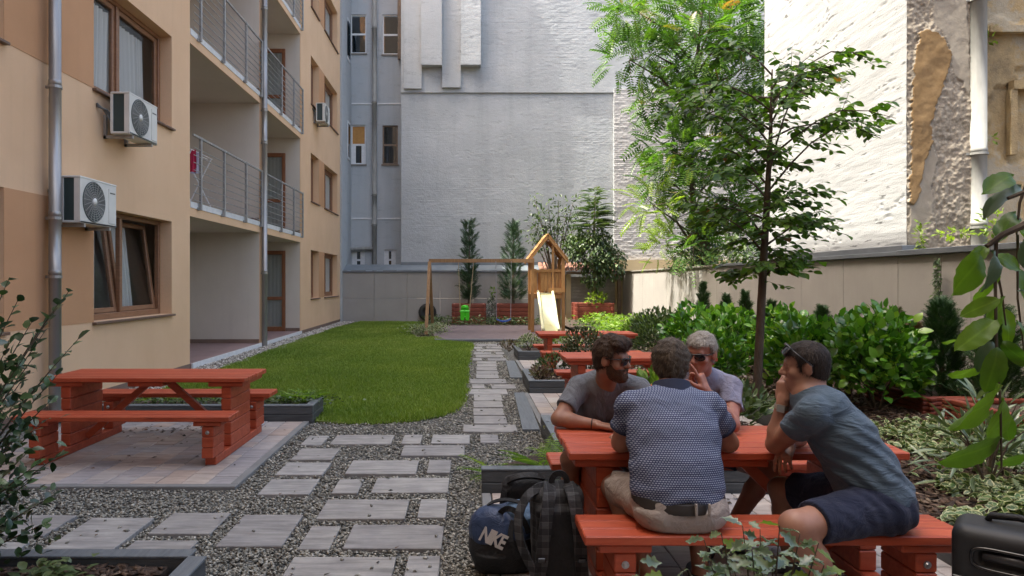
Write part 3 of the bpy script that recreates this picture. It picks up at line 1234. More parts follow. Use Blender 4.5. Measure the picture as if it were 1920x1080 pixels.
# laundry rack on the first balcony
r = empty("drying_rack", (-5.38, 13.15, 3.08), "white folding drying rack on the first floor balcony", "drying rack")
mb = MB()
for s_ in (-1, 1):
    mb.bar((-0.25, .1 + .5 * s_, 0), (0.25, .1 + .5 * s_, 1.0), 0.018)
    mb.bar((0.25, .1 + .5 * s_, 0), (-0.25, .1 + .5 * s_, 1.0), 0.018)
for q in range(6):
    mb.bar((-0.25 + q * .1, -.45, 1.0), (-0.25 + q * .1, .65, 1.0), 0.01)
mb.build("frame", plain("rack_white", (0.75, 0.75, 0.75), 0.4), r)
for (nm, col_, yy, lab) in (("hanging_shirt", (0.55, 0.03, 0.09), -0.25, "red garment hanging on the balcony drying rack"), ("hanging_towel", (0.55, 0.55, 0.68), -0.05, "pale lilac cloth hanging on the balcony drying rack")):
    mb = MB()
    n = 8
    for i in range(n):
        a, b = -.12 + .24 * i / n, -.12 + .24 * (i + 1) / n
        fa, fb = .02 * math.sin(i * 1.9), .02 * math.sin((i + 1) * 1.9)
        mb.quad((a, fa, -.42), (b, fb, -.42), (b, .012, .0), (a, .012, .0))
        mb.quad((b, .03 + fb, -.34), (a, .03 + fa, -.34), (a, .014, .0), (b, .014, .0))
    o = mb.build(nm, plain(nm + "_cloth", col_, 0.9), None, loc=(-5.22, 13.12 + yy, 4.10))
    tag(o, lab, "laundry", "laundry on the balcony rack")

# ================================================================== BACK: TENEMENT, FIREWALL, GABLE, RUIN
ten = empty("tenement_building", (-5, 28, 0), "pale blue grey tenement wall with small windows behind the back corner of the lawn", "building")
mb = MB()
XT, YT = -4.98, 29.6
tw = [(657, 687, 27, 100), (717, 750, 27, 102), (658, 686, 234, 308), (717, 746, 235, 308), (660, 684, 469, 506), (720, 742, 468, 506)]
holes = []
for (a, b, c, d) in tw:
    p, q = P(a, d, YT), P(b, c, YT)
    holes.append((p.x, q.x, p.z, q.z))
X_ = sorted(set([XT, -2.6] + [h[0] for h in holes] + [h[1] for h in holes]))
Z_ = sorted(set([0, 30] + [h[2] for h in holes] + [h[3] for h in holes]))
for i in range(len(X_) - 1):
    for j in range(len(Z_) - 1):
        xc, zc = (X_[i] + X_[i + 1]) / 2, (Z_[j] + Z_[j + 1]) / 2
        if any(h[0] < xc < h[1] and h[2] < zc < h[3] for h in holes):
            continue
        mb.quad((X_[i], YT, Z_[j]), (X_[i + 1], YT, Z_[j]), (X_[i + 1], YT, Z_[j + 1]), (X_[i], YT, Z_[j + 1]))
for (a, b, c, d) in holes:
    e = YT + .15
    mb.quad((a, YT, c), (b, YT, c), (b, e, c), (a, e, c)); mb.quad((a, YT, d), (a, e, d), (b, e, d), (b, YT, d))
    mb.quad((a, YT, c), (a, e, c), (a, e, d), (a, YT, d)); mb.quad((b, YT, c), (b, YT, d), (b, e, d), (b, e, c))
mb.quad((XT, 27.36, 0), (XT, YT, 0), (XT, YT, 30), (XT, 27.36, 30))
mb.quad((-14, 27.36, 0), (XT, 27.36, 0), (XT, 27.36, 30), (-14, 27.36, 30))
mb.quad((-14, 27.36, 0), (-14, 27.36, 30), (-14, 36, 30), (-14, 36, 0))
mb.quad((-14, 27.36, 30), (XT, 27.36, 30), (XT, 36, 30), (-14, 36, 30))
mb.quad((XT, YT, 30), (-2.6, YT, 30), (-2.6, 36, 30), (XT, 36, 30))
mb.quad((-2.6, YT, 0), (-2.6, 36, 0), (-2.6, 36, 30), (-2.6, YT, 30))
o = mb.build("wall", M["tenement"], ten); o.location = (5, -28, 0)


def TP_(name, mb, mat, parent=None):
    o = mb.build(name, mat, parent or ten)
    if parent is None: o.location = (5, -28, 0)
    return o


for i, (a, b, c, d) in enumerate(holes):
    mat = M["brownpaint"] if i == 3 else M["whitepaint"]
    mb = MB(); w = 0.06; y0, y1 = YT + .06, YT + .12
    zm = c + (d - c) * (0.5 if i != 2 else 0.5)
    for (p, q, r_, s_) in ((a, a + w, c, d), (b - w, b, c, d), (a + w, b - w, d - w, d), (a + w, b - w, c, c + w), (a + w, b - w, zm - .04, zm + .04)):
        mb.box(p, q, y0, y1, r_, s_)
    if i >= 4 or i == 2:
        mb.box(a + w, a + .2, y0 + .01, y1 - .01, c + w, zm - .04); mb.box(b - .2, b - w, y0 + .01, y1 - .01, c + w, zm - .04)
    if i >= 4:
        mb.box(a + w, a + .2, y0 + .01, y1 - .01, zm + .04, d - w); mb.box(b - .2, b - w, y0 + .01, y1 - .01, zm + .04, d - w)
    f = TP_("window", mb, mat)
    mb = MB(); mb.box(a + w, b - w, y1 - .03, y1 - .02, c + w, zm - .04)
    mb.build("pane", M["glassfar"], f)
    mb = MB(); mb.box(a + w, b - w, y1 - .03, y1 - .02, zm + .04, d - w)
    mb.build("pane", M["amber"] if i == 2 else M["glassfar"], f)
    mb = MB(); mb.box(a - .04, b + .04, YT - .05, YT + .03, c - .06, c - .002)
    mb.build("sill", M["copingold"] if i != 3 else M["brownpaint"], f)
    mb = MB(); mb.box(a, b, YT + .3, YT + .31, c, d)
    mb.build("room_dark", M["darkroom"], f)
for z in (1.61 + (528 - 40) * .0231 - 1, 1.61 + (528 - 270) * .0231, 1.61 + (528 - 90) * .0231):
    mb = MB(); mb.box(XT + .005, XT + .03, 28.6, 29.2, z - .8, z + .8)
    f = TP_("side_window", mb, M["whitepaint"])
    mb = MB(); mb.box(XT + .031, XT + .036, 28.68, 29.12, z - .7, z + .7); mb.build("pane", M["glassfar"], f)
for z in (9.32, 4.34):
    mb = MB(); mb.box(XT + .01, -2.7, YT - .03, YT - .003, z - .03, z + .03)
    TP_("string_course", mb, M["whitepaint"])
downpipe(-3.95, YT - .16, 1.8, 16, 0.10, M["greypipe"], "grey downpipe between the small tenement windows", (4.1, 5.4, 9.4, 12.6))
mb = MB(); mb.tube([(-4.95, YT - .12, 3.0), (-4.0, YT - .14, 3.05)], 0.09, 10)
TP_("waste_pipe", mb, M["greypipe"])
mb = MB(); mb.tube([(-2.85, YT - .12, 11.2), (-2.85, YT - .12, 16)], 0.11, 10)
TP_("flue_pipe", mb, M["brownpaint"])

fw = empty("firewall_building", (2, 28.3, 0), "tall whitewashed blank firewall with chimney breasts behind the swing set", "building")


def FP(o):
    o.parent = fw; o.location = (-2, -28.3, 0); return o


def plaster_h(seed, a=0.016):
    def fn(s_, t_):
        h = 0.55 * a * fbm(s_ * 0.8, t_ * 1.1, oct=3, seed=seed)
        row = np.floor(t_ / 0.085)
        fy = (t_ / 0.085) % 1.0
        m = np.clip(.5 + 1.6 * fbm(s_ * .6, t_ * .6, oct=3, seed=seed + 5), 0, 1)
        h = h - m * 0.006 * np.clip(1 - np.minimum(fy, 1 - fy) / .3, 0, 1) + m * .004 * vnoise(np.floor(s_ / .27 + .5 * (row % 2)) * 3.1, row * 5.3, seed=4)
        return h + 0.004 * fbm(s_ * 9, t_ * 22, oct=3, seed=seed + 3) - .010 * np.clip(1 - np.abs(fbm(s_ * 1.2, t_ * 5, oct=3, seed=seed + 7)) / .03, 0, 1) * (vnoise(s_ * 1.3, t_ * 1.7, seed=seed + 8) > .35)
    return fn


def brick_h(s_, t_):
    row = np.floor(t_ / 0.085)
    fy = (t_ / 0.085) % 1.0
    fx = (s_ / 0.27 + 0.5 * (row % 2)) % 1.0
    j = np.minimum(np.minimum(fy, 1 - fy) / 0.22, np.minimum(fx, 1 - fx) / 0.09)
    br = np.floor(s_ / 0.27 + 0.5 * (row % 2))
    return 0.010 * np.clip(j, 0, 1) + 0.008 * vnoise(br * 3.1, row * 5.3, seed=4) + 0.018 * fbm(s_ * .7, t_ * .9, oct=3, seed=8) + 0.004 * vnoise(s_ * 18, t_ * 25, seed=5)


FP(relief("lower_wall", (-2.7, 28.37, 1.5), (1, 0, 0), (0, 0, 1), 8.85, 8.0, 0.03, plaster_h(1), M["white"]))
FP(relief("upper_wall", (-2.7, 28.3, 9.45), (1, 0, 0), (0, 0, 1), 16.5, 7.0, 0.032, plaster_h(2, 0.014), M["white"]))
FP(relief("brick_wall", (6.12, 28.24, 1.5), (1, 0, 0), (0, 0, 1), 7.7, 8.1, 0.028, brick_h, M["whitebrick"]))
mb = MB()
mb.quad((6.12, 28.24, 1.5), (6.12, 28.24, 9.6), (6.12, 28.42, 9.6), (6.12, 28.42, 1.5))
mb.quad((-2.7, 28.37, 1.5), (-2.7, 29.6, 1.5), (-2.7, 29.6, 16.4), (-2.7, 28.37, 16.4))
mb.quad((-2.7, 28.3, 9.45), (6.1, 28.3, 9.45), (6.1, 28.42, 9.45), (-2.7, 28.42, 9.45))
mb.quad((6.12, 28.24, 9.6), (13.8, 28.24, 9.6), (13.8, 28.34, 9.6), (6.12, 28.34, 9.6))
mb.quad((-2.7, 28.3, 16.45), (13.8, 28.3, 16.45), (13.8, 36, 16.45), (-2.7, 36, 16.45))
mb.quad((13.8, 28.2, 0), (13.8, 36, 0), (13.8, 36, 16.45), (13.8, 28.2, 16.45))
FP(mb.build("wall_edges", M["white"]))
for (x0, x1, zb, y) in ((-2.57, -1.84, 9.59, 28.2), (-1.84, -0.995, 10.48, 27.92), (-0.995, -0.22, 9.63, 28.17), (-0.22, 0.6, 10.48, 27.9)):
    o = relief("chimney_breast", (x0, y, zb), (1, 0, 0), (0, 0, 1), x1 - x0, 6.5, 0.05, plaster_h(int(x0 * 10) % 17, 0.008), M["white"])
    FP(o)
    mb = MB()
    mb.quad((x0, y, zb), (x0, y, zb + 6.5), (x0, 28.4, zb + 6.5), (x0, 28.4, zb)); mb.quad((x1, y, zb), (x1, 28.4, zb), (x1, 28.4, zb + 6.5), (x1, y, zb + 6.5))
    mb.quad((x0, y, zb), (x0, 28.4, zb), (x1, 28.4, zb), (x1, y, zb))
    s2 = mb.build("breast_sides", M["white"], o)
mb = MB(); mb.box(6.12, 11.5, 28.1, 28.2, 1.4, 2.5)
FP(mb.build("base_band", M["ochre"]))
mb = MB()
mb.add([(-5, 27.62, 2.06), (3.6, 27.62, 2.06), (3.6, 28.4, 2.32), (-2.72, 28.4, 2.32), (-5, 28.4, 2.32)], [(0, 1, 2, 3, 4)])
mb.box(-2.7, 3.6, 28.33, 28.36, 2.2, 2.42)
FP(mb.build("zinc_flashing", M["flash"]))

# white gable and ruined front to the right
gb = empty("gable_building", (6.6, 12, 0), "sunlit whitewashed gable wall with slanting streaks beyond the right garden wall", "building")


def streak_h(s_, t_):
    # slanting trowel ridges
    a = s_ + t_ * 0.03
    b = -s_ * 0.03 + t_
    h = 0.009 * fbm(a * 0.9, b * 2.2, oct=4, seed=21) + 0.005 * fbm(a * 1.8, b * 11, oct=3, seed=31)
    crack = np.abs(fbm(a * 0.9, b * 5.5, oct=3, seed=41))
    return h - 0.022 * np.clip(1 - crack / 0.035, 0, 1) * np.clip((vnoise(s_ * 1.6, t_ * 2.2, seed=77) - .1) * 5, 0, 1)


o = relief("gable_wall", (6.6, 15.1, 1.6), (0, -1, 0), (0, 0, 1), 4.87, 14.5, 0.022, streak_h, M["whitebright"], gb); o.location = (-6.6, -12, 0)
mb = MB()
mb.quad((6.6, 15.1, 1.6), (6.6, 15.1, 16.1), (13, 15.1, 16.1), (13, 15.1, 1.6))
mb.quad((6.6, 10.23, 16.1), (13, 10.23, 16.1), (13, 15.1, 16.1), (6.6, 15.1, 16.1))
mb.quad((13, 10.23, 1.6), (13, 15.1, 1.6), (13, 15.1, 16.1), (13, 10.23, 16.1))
o = mb.build("gable_back", M["whitebrick"], gb); o.location = (-6.6, -12, 0)


def ruin_front():
    L, H, st = 1.0, 9.0, 0.0125
    nu, nv = int(L / st) + 1, int(H / st) + 1
    s_, t_ = np.meshgrid(np.linspace(0, L, nu), np.linspace(0, H, nv), indexing='ij')
    # outline of the remaining ochre plaster in photo pixels mapped to the wall plane
    Y = 10.23
    pts = [(1706, 200), (1712, 110), (1722, 62), (1740, 55), (1768, 72), (1782, 100), (1778, 135), (1760, 180), (1745, 225), (1748, 265), (1735, 300), (1725, 345), (1716, 380), (1704, 385)]
    poly = [((u - UX) * Y / F - 6.6, EYE - (v - VY) * Y / F - 1.6) for u, v in pts]
    wob = 0.055
    och = inpoly(s_ + wob * fbm(s_ * 11, t_ * 11, oct=5, seed=3), t_ + wob * fbm(s_ * 11, t_ * 11, oct=5, seed=6), poly)
    pts2 = [(1748, 0), (1815, 0), (1815, 175), (1795, 150), (1785, 110), (1775, 70), (1750, 40)]
    poly2 = [((u - UX) * Y / F - 6.6, EYE - (v - VY) * Y / F - 1.6) for u, v in pts2]
    sm = inpoly(s_ + wob * fbm(s_ * 7, t_ * 7, oct=3, seed=13), t_ + wob * fbm(s_ * 7, t_ * 7, oct=3, seed=16), poly2)
    pts3 = [(1704, 385), (1716, 380), (1725, 345), (1735, 300), (1745, 270), (1755, 300), (1748, 350), (1745, 400), (1725, 460), (1700, 460)]
    poly3 = [((u - UX) * Y / F - 6.6, EYE - (v - VY) * Y / F - 1.6) for u, v in pts3]
    sm |= inpoly(s_ + wob * fbm(s_ * 7, t_ * 7, oct=3, seed=14), t_ + wob * fbm(s_ * 7, t_ * 7, oct=3, seed=15), poly3)
    rub = 0.03 * fbm(s_ * 4, t_ * 4, oct=3, seed=51) + 0.018 * fbm(s_ * 24, t_ * 24, oct=4, seed=50) + 0.012
    h = np.where(och, 0.038 + 0.010 * fbm(s_ * 5, t_ * 5, oct=3, seed=52), np.where(sm, 0.02 + 0.006 * fbm(s_ * 6, t_ * 6, seed=55), rub))
    V = np.stack([6.6 + s_, Y - h, 1.6 + t_], -1).reshape(-1, 3)
    i, j = np.meshgrid(np.arange(nu - 1), np.arange(nv - 1), indexing='ij')
    a = i * nv + j
    Q = np.stack([a, a + nv, a + nv + 1, a + 1], -1).reshape(-1, 4)
    at = np.where(och, 1.0, np.where(sm, 0.5, 0.0)).reshape(-1)
    me = np_mesh("plaster_front", V, Q, {"rnd": at})
    return link("plaster_front", me, M["ruin"], gb, smooth=True)


o = ruin_front(); o.location = (-6.6, -12, 0)
rw = empty("ruined_house", (7.6, 10.5, 0), "shabby ochre house front with patchy plaster at the far right behind the pale fat pipe", "building")
o = relief("front_wall", (7.55, 10.55, 1.6), (1, 0, 0), (0, 0, 1), 4.5, 12, 0.04, lambda s_, t_: 0.05 * fbm(s_ * 1.3, t_ * 1.3, oct=5, seed=61) + 0.05 * (fbm(s_ * .8 + 3, t_ * .8, oct=4, seed=62) > 0.05), M["ruinwall"], rw); o.location = (-7.6, -10.5, 0)
mb = MB(); mb.box(7.95, 10.5, 10.35, 10.52, 5.4, 5.5)
o = mb.build("cornice", M["ruinwall"], rw); o.location = (-7.6, -10.5, 0)
mb = MB(); mb.box(8.35, 10.5, 10.4, 10.52, 4.55, 4.68); mb.box(8.32, 8.42, 10.42, 10.52, 3.55, 4.55)
o = mb.build("window_surround", M["ruinwall"], rw); o.location = (-7.6, -10.5, 0)
downpipe(7.66, 10.22, 2.05, 9, 0.115, M["greypipe"], "pale fat rainwater pipe between broken plaster and the ochre house", (2.5, 3.6, 5.9))

# ------------------------------------------------------------------ garden walls
gw = empty("garden_wall", (0, 27.5, 0), "beige panelled garden wall across the back behind the swings", "wall")
x = -5.04
while x < 3.6:
    w = min(1.33, 4.0 - x)
    for (z0, z1) in ((-0.05, 0.935), (0.943, 1.975)):
        mb = MB(); mb.cbox(x + .004 + .0, x + w - .004, 0, 0.14, z0, z1, 0.006)
        mb.build("panel", M["panel"], gw)
    x += 1.33
mb = MB(); mb.cbox(-5.04, 4.0, -0.04, 0.2, 1.977, 2.03, 0.006)
mb.build("coping", M["flashdark"], gw)
gr = empty("garden_wall", (6.3, 0, 0), "long beige panelled garden wall along the right planting bed", "wall")
y = -3.0
while y < 27.4:
    mb = MB(); mb.cbox(0, 0.16, y + .004, min(y + 1.44, 27.5) - .004, -0.05, 1.98, 0.006)
    mb.build("panel", M["panel"], gr)
    y += 1.44
mb = MB(); mb.cbox(-0.05, 0.22, 16.9, 27.5, 1.982, 2.03, 0.006)
mb.build("coping", M["copingold"], gr)
mb = MB(); mb.cbox(-0.06, 0.26, -3, 9.9, 1.982, 2.06, 0.006); mb.cbox(-0.055, 0.3, 9.9, 16.9, 1.984, 2.05, 0.006); mb.cbox(0.02, 0.3, 9.9, 13.6, 2.052, 2.14, 0.006)
mb.build("coping", M["flashdark"], gr)

# shed with louvre at the back right corner
sh = empty("garden_shed", (4.0, 27.3, 0), "low ochre outbuilding with grey louvred opening and red tiled eaves in the back corner", "shed")
mb = MB(); mb.box(0.01, 2.28, 0.1, 0.3, 0, 0.72); mb.box(0.01, 0.2, 0.1, 0.3, 0.722, 1.9); mb.box(2.0, 2.28, 0.1, 0.3, 0.722, 1.9)
mb.build("wall", M["ochre"], sh)
mb = MB(); mb.box(0.2, 2.0, 0.26, 0.28, 0.72, 1.8)
mb.build("opening", M["darkroom"], sh)
for i in range(18):
    mb = MB(); mb.obox((1.1, 0.2, 0.77 + i * 0.058), (0.895, 0, 0), (0, 0.022, -0.025), (0, 0.004, 0.004))
    mb.build("slat", M["louvre"], sh)
mb = MB(); mb.cbox(2.06, 2.2, -0.02, 0.098, 0, 1.9, .008); mb.cbox(0, 2.29, -0.04, 0.12, 1.902, 2.0, .008)
mb.build("timber_frame", M["brownpaint"], sh)
tm = None
for j in range(3):
    for i in range(16):
        if tm is None:
            t_ = MB()
            a_ = np.linspace(0, math.pi, 7)
            for q in range(6):
                for (r1, r2) in ((.10, .085),):
                    t_.quad((r1 * math.cos(a_[q]), 0, r1 * math.sin(a_[q]) * .55), (r1 * math.cos(a_[q + 1]), 0, r1 * math.sin(a_[q + 1]) * .55), (r2 * math.cos(a_[q + 1]), .4, r2 * math.sin(a_[q + 1]) * .55 + .14), (r2 * math.cos(a_[q]), .4, r2 * math.sin(a_[q]) * .55 + .14))
            tm = t_.mesh("roof_tile")
        link("roof_tile", tm, M["rooftile"], sh, loc=(-0.95 + i * 0.205, -0.08 + j * 0.3, 2.0 + j * 0.115), rot=(0, 0, 0))
# ================================================================== GROUND
M["soil"] = mottled("soil", (0.06, 0.045, 0.032), (0.11, 0.085, 0.06), 3, 0.95)
g = MB(); g.quad((-80, -40, -0.06), (80, -40, -0.06), (80, 120, -0.06), (-80, 120, -0.06))
tag(g.build("ground", M["soil"]), kind="structure")


def gravel_base():
    t = NT("gravel_base")
    v = t.pos()
    vo = t.n("ShaderNodeTexVoronoi"); vo.inputs["Scale"].default_value = 48; t.l(v, vo.inputs["Vector"])
    c = t.ramp(t.noise(vo.outputs["Color"], 3.0, 1), [(0.3, (0.10, 0.10, 0.095)), (0.5, (0.22, 0.22, 0.205)), (0.7, (0.36, 0.355, 0.33))])
    d = t.ramp(vo.outputs["Distance"], [(0.2, (1, 1, 1)), (0.75, (0.25, 0.25, 0.25))])
    t.col(t.mix(1.0, c, d, 'MULTIPLY')).rough(0.9)
    t.bump(t.math('SUBTRACT', 1.0, vo.outputs["Distance"]), 0.8, 0.02)
    return t.m


def stone_mat(name, stops):
    t = NT(name)
    a = t.n("ShaderNodeAttribute", attribute_name="rnd")
    c = t.ramp(a.outputs["Fac"], stops)
    c = t.mix(1.0, c, t.ramp(t.noise(t.pos(), 130, 3), [(0.3, (0.75, 0.75, 0.75)), (0.7, (1.15, 1.15, 1.15))]), 'MULTIPLY')
    t.col(c).rough(0.85)
    t.b.inputs["Specular IOR Level"].default_value = 0.3
    return t.m


M["gravelbase"] = gravel_base()
M["gravel"] = stone_mat("gravel_stones", [(0.0, (0.10, 0.096, 0.082)), (0.3, (0.20, 0.193, 0.165)), (0.6, (0.28, 0.27, 0.232)), (0.9, (0.38, 0.366, 0.315)), (1.0, (0.50, 0.485, 0.43))])
M["pebble"] = stone_mat("pebble_stones", [(0.0, (0.12, 0.11, 0.095)), (0.4, (0.33, 0.30, 0.26)), (0.8, (0.52, 0.48, 0.42)), (1.0, (0.66, 0.63, 0.58))])
M["mulchchip"] = stone_mat("mulch_chips", [(0.0, (0.035, 0.022, 0.016)), (0.5, (0.085, 0.052, 0.036)), (0.85, (0.14, 0.09, 0.062)), (1.0, (0.24, 0.18, 0.13))])


def stones(name, px, py, size, z, mat, flat=0.6, aspect=None, parent=None):
    n = len(px)
    base = np.array([(1, 0, 0), (0, 1, 0), (-1, 0, 0), (0, -1, 0), (0.1, 0.1, 1), (-0.1, 0, -0.6)], float)
    tri = np.array([(0, 1, 4), (1, 2, 4), (2, 3, 4), (3, 0, 4), (1, 0, 5), (2, 1, 5), (3, 2, 5), (0, 3, 5)])
    b = base[None] * (0.65 + 0.7 * rng.random((n, 6, 1))) + 0.28 * rng.normal(size=(n, 6, 3)) * np.array([1, 1, .6])
    b[:, :, 2] *= flat
    if aspect is not None:
        b[:, :, 0] *= aspect
    a = rng.random(n) * 6.283
    ca, sa = np.cos(a)[:, None], np.sin(a)[:, None]
    tl = (rng.random(n)[:, None] - .5) * 0.9
    x, y, zz = b[:, :, 0], b[:, :, 1], b[:, :, 2] + tl * b[:, :, 0]
    s_ = size[:, None]
    V = np.stack([px[:, None] + s_ * (ca * x - sa * y), py[:, None] + s_ * (sa * x + ca * y), z[:, None] + s_ * zz], -1).reshape(-1, 3)
    T = (tri[None] + (np.arange(n) * 6)[:, None, None]).reshape(-1, 3)
    me = np_mesh(name, V, T, {"rnd": np.repeat(rng.random(n), 6)})
    o = link(name, me, mat, parent)
    o["kind"] = "stuff"
    return o


# ---- outlines
LAWN = [G(*p) for p in ((590, 791), (640, 795), (700, 795), (770, 791), (830, 781), (856, 768), (865, 752), (869, 730), (875, 690), (885, 644), (832, 640), (818, 633), (775, 634), (765, 622), (790, 610), (800, 604.5))] + [(-4.2, 27.3), (-4.45, 24), (-4.55, 19), (-4.5, 12), (-4.45, 8.45), (-1.9, 8.45), (-1.72, 8.2)]
PATIO_L = (-4.45, -1.86, 5.36, 7.76)
PATIO_R = (0.19, 2.75, 1.9, 5.12)
PATIO_3 = (0.89, 3.3, 7.35, 9.72)
PATIO_4 = (1.06, 3.3, 11.25, 13.82)

# gravel bed sheet
g = MB(); g.quad((-5.04, -2, -0.012), (3.35, -2, -0.012), (3.35, 18.3, -0.012), (-5.04, 18.3, -0.012))
tag(g.build("gravel_bed", M["gravelbase"]), kind="structure")
g = MB(); g.quad((-5.04, 18.3, -0.014), (6.3, 18.3, -0.014), (6.3, 27.5, -0.014), (-5.04, 27.5, -0.014))
tag(g.build("play_yard_ground", M["soil"]), kind="structure")

# ---- stepping slabs of the path
def slab_mat():
    t = NT("path_slab")
    v = t.pos((1.2, 9, 1))
    oi = t.n("ShaderNodeObjectInfo")
    c = t.ramp(t.noise(v, 2.2, 5, 0.62, 0.5), [(0.28, (0.18, 0.177, 0.17)), (0.5, (0.285, 0.28, 0.27)), (0.74, (0.375, 0.37, 0.358))])
    k = t.ramp(oi.outputs["Random"], [(0, (0.84, 0.83, 0.84)), (0.5, (1, 0.98, 0.96)), (1, (1.1, 1.1, 1.1))])
    c = t.mix(1.0, c, k, 'MULTIPLY')
    sp = t.ramp(t.noise(t.pos(), 4.5, 5, 0.7), [(0.4, (0.84, 0.84, 0.86)), (0.62, (1.04, 1.04, 1.03))])
    t.col(t.mix(1.0, c, sp, 'MULTIPLY')).rough(0.75)
    t.bump(t.noise(t.pos((2, 16, 1)), 3, 4), 0.3, 0.006)
    return t.m


M["slab"] = slab_mat()
path = tag(empty("garden_path", (0, 0, 0)), kind="structure")
SL = []
near = [(816.5, 834, 562, 602), (815, 832, 618, 732), (815, 831, 752, 788), (815, 831, 808, 881), (814.5, 829.5, 901, 936),
        (840, 861, 544.5, 621.6), (835, 854, 750.7, 871), (866.5, 889.5, 515.6, 604), (863.4, 888.6, 646, 779), (861.8, 885.7, 800, 844),
        (897.4, 925.7, 481.6, 579), (898, 923.8, 620.7, 669.5), (895, 922.6, 695, 840), (936.7, 973, 591.7, 758.6), (935.8, 969.8, 782, 835.7),
        (964.7, 1023.4, 403, 528), (985.5, 1028.6, 557, 617), (983, 1027.4, 642, 828), (1043.7, 1100, 516, 729), (1042, 1100, 753, 820),
        (961, 1000, 276.6, 394), (970.6, 1035, 72, 205), (1013, 1035, 226.6, 350), (966, 1004.7, -30, 81), (1015.6, 1037, -100, 20),
        (1112, 1190, 560, 812), (1112, 1190, 330, 500)]
far = [(796, 809, 868.5, 970.8), (780, 794, 888.8, 951.6), (765.7, 777.9, 887.7, 946), (752, 763, 888, 944), (739.5, 750.8, 889, 942.6),
       (729.5, 738.5, 878.7, 952.7), (720.8, 728.2, 885.6, 909), (720.8, 728.2, 921.8, 968.6), (710.8, 718.6, 881.7, 950.5), (702, 709, 893, 936),
       (695, 701, 893.6, 935), (688.4, 694, 893.6, 932.5), (682.6, 687.3, 894.5, 932), (677, 681.6, 895, 931.3), (671.4, 675.6, 887, 903.7),
       (671.4, 675.6, 915, 950.5), (665, 669.9, 892.6, 944), (660, 664, 889.2, 922), (660, 664, 930, 946), (655, 658.6, 893.5, 942),
       (650, 653.7, 889.4, 904.7), (650, 653.7, 913, 942), (644.7, 648.6, 893.5, 938.8)]
for (vt, vb, ul, ur) in near + far:
    z = 0.018
    Y0 = F * (EYE - z) / (vb - VY); Y1 = F * (EYE - z) / (vt - VY)
    x0, x1 = (ul - UX) * Y0 / F, (ur - UX) * Y0 / F
    SL.append((x0, x1, Y0, Y1))
    mb = MB(); hw, hd = (x1 - x0) / 2, (Y1 - Y0) / 2
    mb.cbox(-hw, hw, -hd, hd, -0.04, 0.0, 0.004)
    mb.build("paving_slab", M["slab"], path, loc=((x0 + x1) / 2, (Y0 + Y1) / 2, z + random.uniform(-.003, .003)), ).rotation_euler = (0, 0, random.uniform(-.006, .006))

# ---- gravel stones
def gravel():
    n = 200000
    y = np.exp(rng.uniform(math.log(2.2), math.log(18.2), n))
    keep = rng.random(n) < np.minimum(1, 0.12 + 3.2 / y)
    y = y[keep]; n = len(y)
    x = rng.uniform(-1, 1, n)
    x = np.where(y < 8.4, -4.4 + (x + 1) / 2 * 5.3, -0.4 + (x + 1) / 2 * 1.6)
    dens = np.where(y < 8.4, 1.0, 0.45)
    ok = rng.random(n) < dens
    ok &= ~inpoly(x, y, LAWN)
    for (a, b, c, d) in SL:
        ok &= (rng.random(n) < .005) | ~((x > a - .004) & (x < b + .004) & (y > c - .006) & (y < d + .006))
    for (a, b, c, d) in (PATIO_L, PATIO_R, PATIO_3, PATIO_4):
        ok &= ~((x > a - .07) & (x < b + .07) & (y > c - .08) & (y < d + .08))
    u = UX + F * x / y
    ok &= (u > -60) & (u < 1120)
    ok &= ~((x > 0.1) & (y > 5.12) & (y < 6.0) & (x > 0.1 + (y - 5.12) * 0.8)) & ~((x > 0.78) & (y > 5.9) & (y < 7.4)) & ~((x > .88) & (y > 9.6)) & ~((x < -1.7) & (y > 7.7))
    x, y = x[ok], y[ok]
    n = len(x)
    size = (0.0085 + 0.0075 * rng.random(n)) * (1 + 0.045 * np.maximum(y - 4, 0))
    z = -0.008 + 0.012 * rng.random(n) + 0.006 * vnoise(x * 2, y * 2)
    for (a, b, c, d) in SL:
        z = np.where((x > a) & (x < b) & (y > c) & (y < d), .024, z)
    stones("gravel", x, y, size, z, M["gravel"])


gravel()
# pebble strip along the house
n = 9000
y = rng.uniform(7.8, 27.3, n); x = XF + 0.06 + rng.random(n) * (0.5 + 0.12 * vnoise(y * .8, y * 0))
g = MB(); g.quad((XF + .01, 7.9, -0.006), (-4.42, 7.9, -0.006), (-4.1, 27.45, -0.006), (XF + .01, 27.45, -0.006))
tag(g.build("pebble_strip", M["gravelbase"]), kind="structure")
stones("pebbles", x, y, 0.022 + 0.02 * rng.random(n), 0.004 + .012 * rng.random(n), M["pebble"])

# ---- lawn
def lawn_mat():
    t = NT("lawn_soil_green")
    c = t.ramp(t.noise(t.pos(), 1.2, 5, 0.6), [(0.3, (0.08, 0.11, 0.02)), (0.7, (0.12, 0.155, 0.03))])
    t.col(c).rough(0.95)
    t.bump(t.noise(t.pos(), 90, 3), 0.8, 0.02)
    return t.m


M["lawnbase"] = lawn_mat()


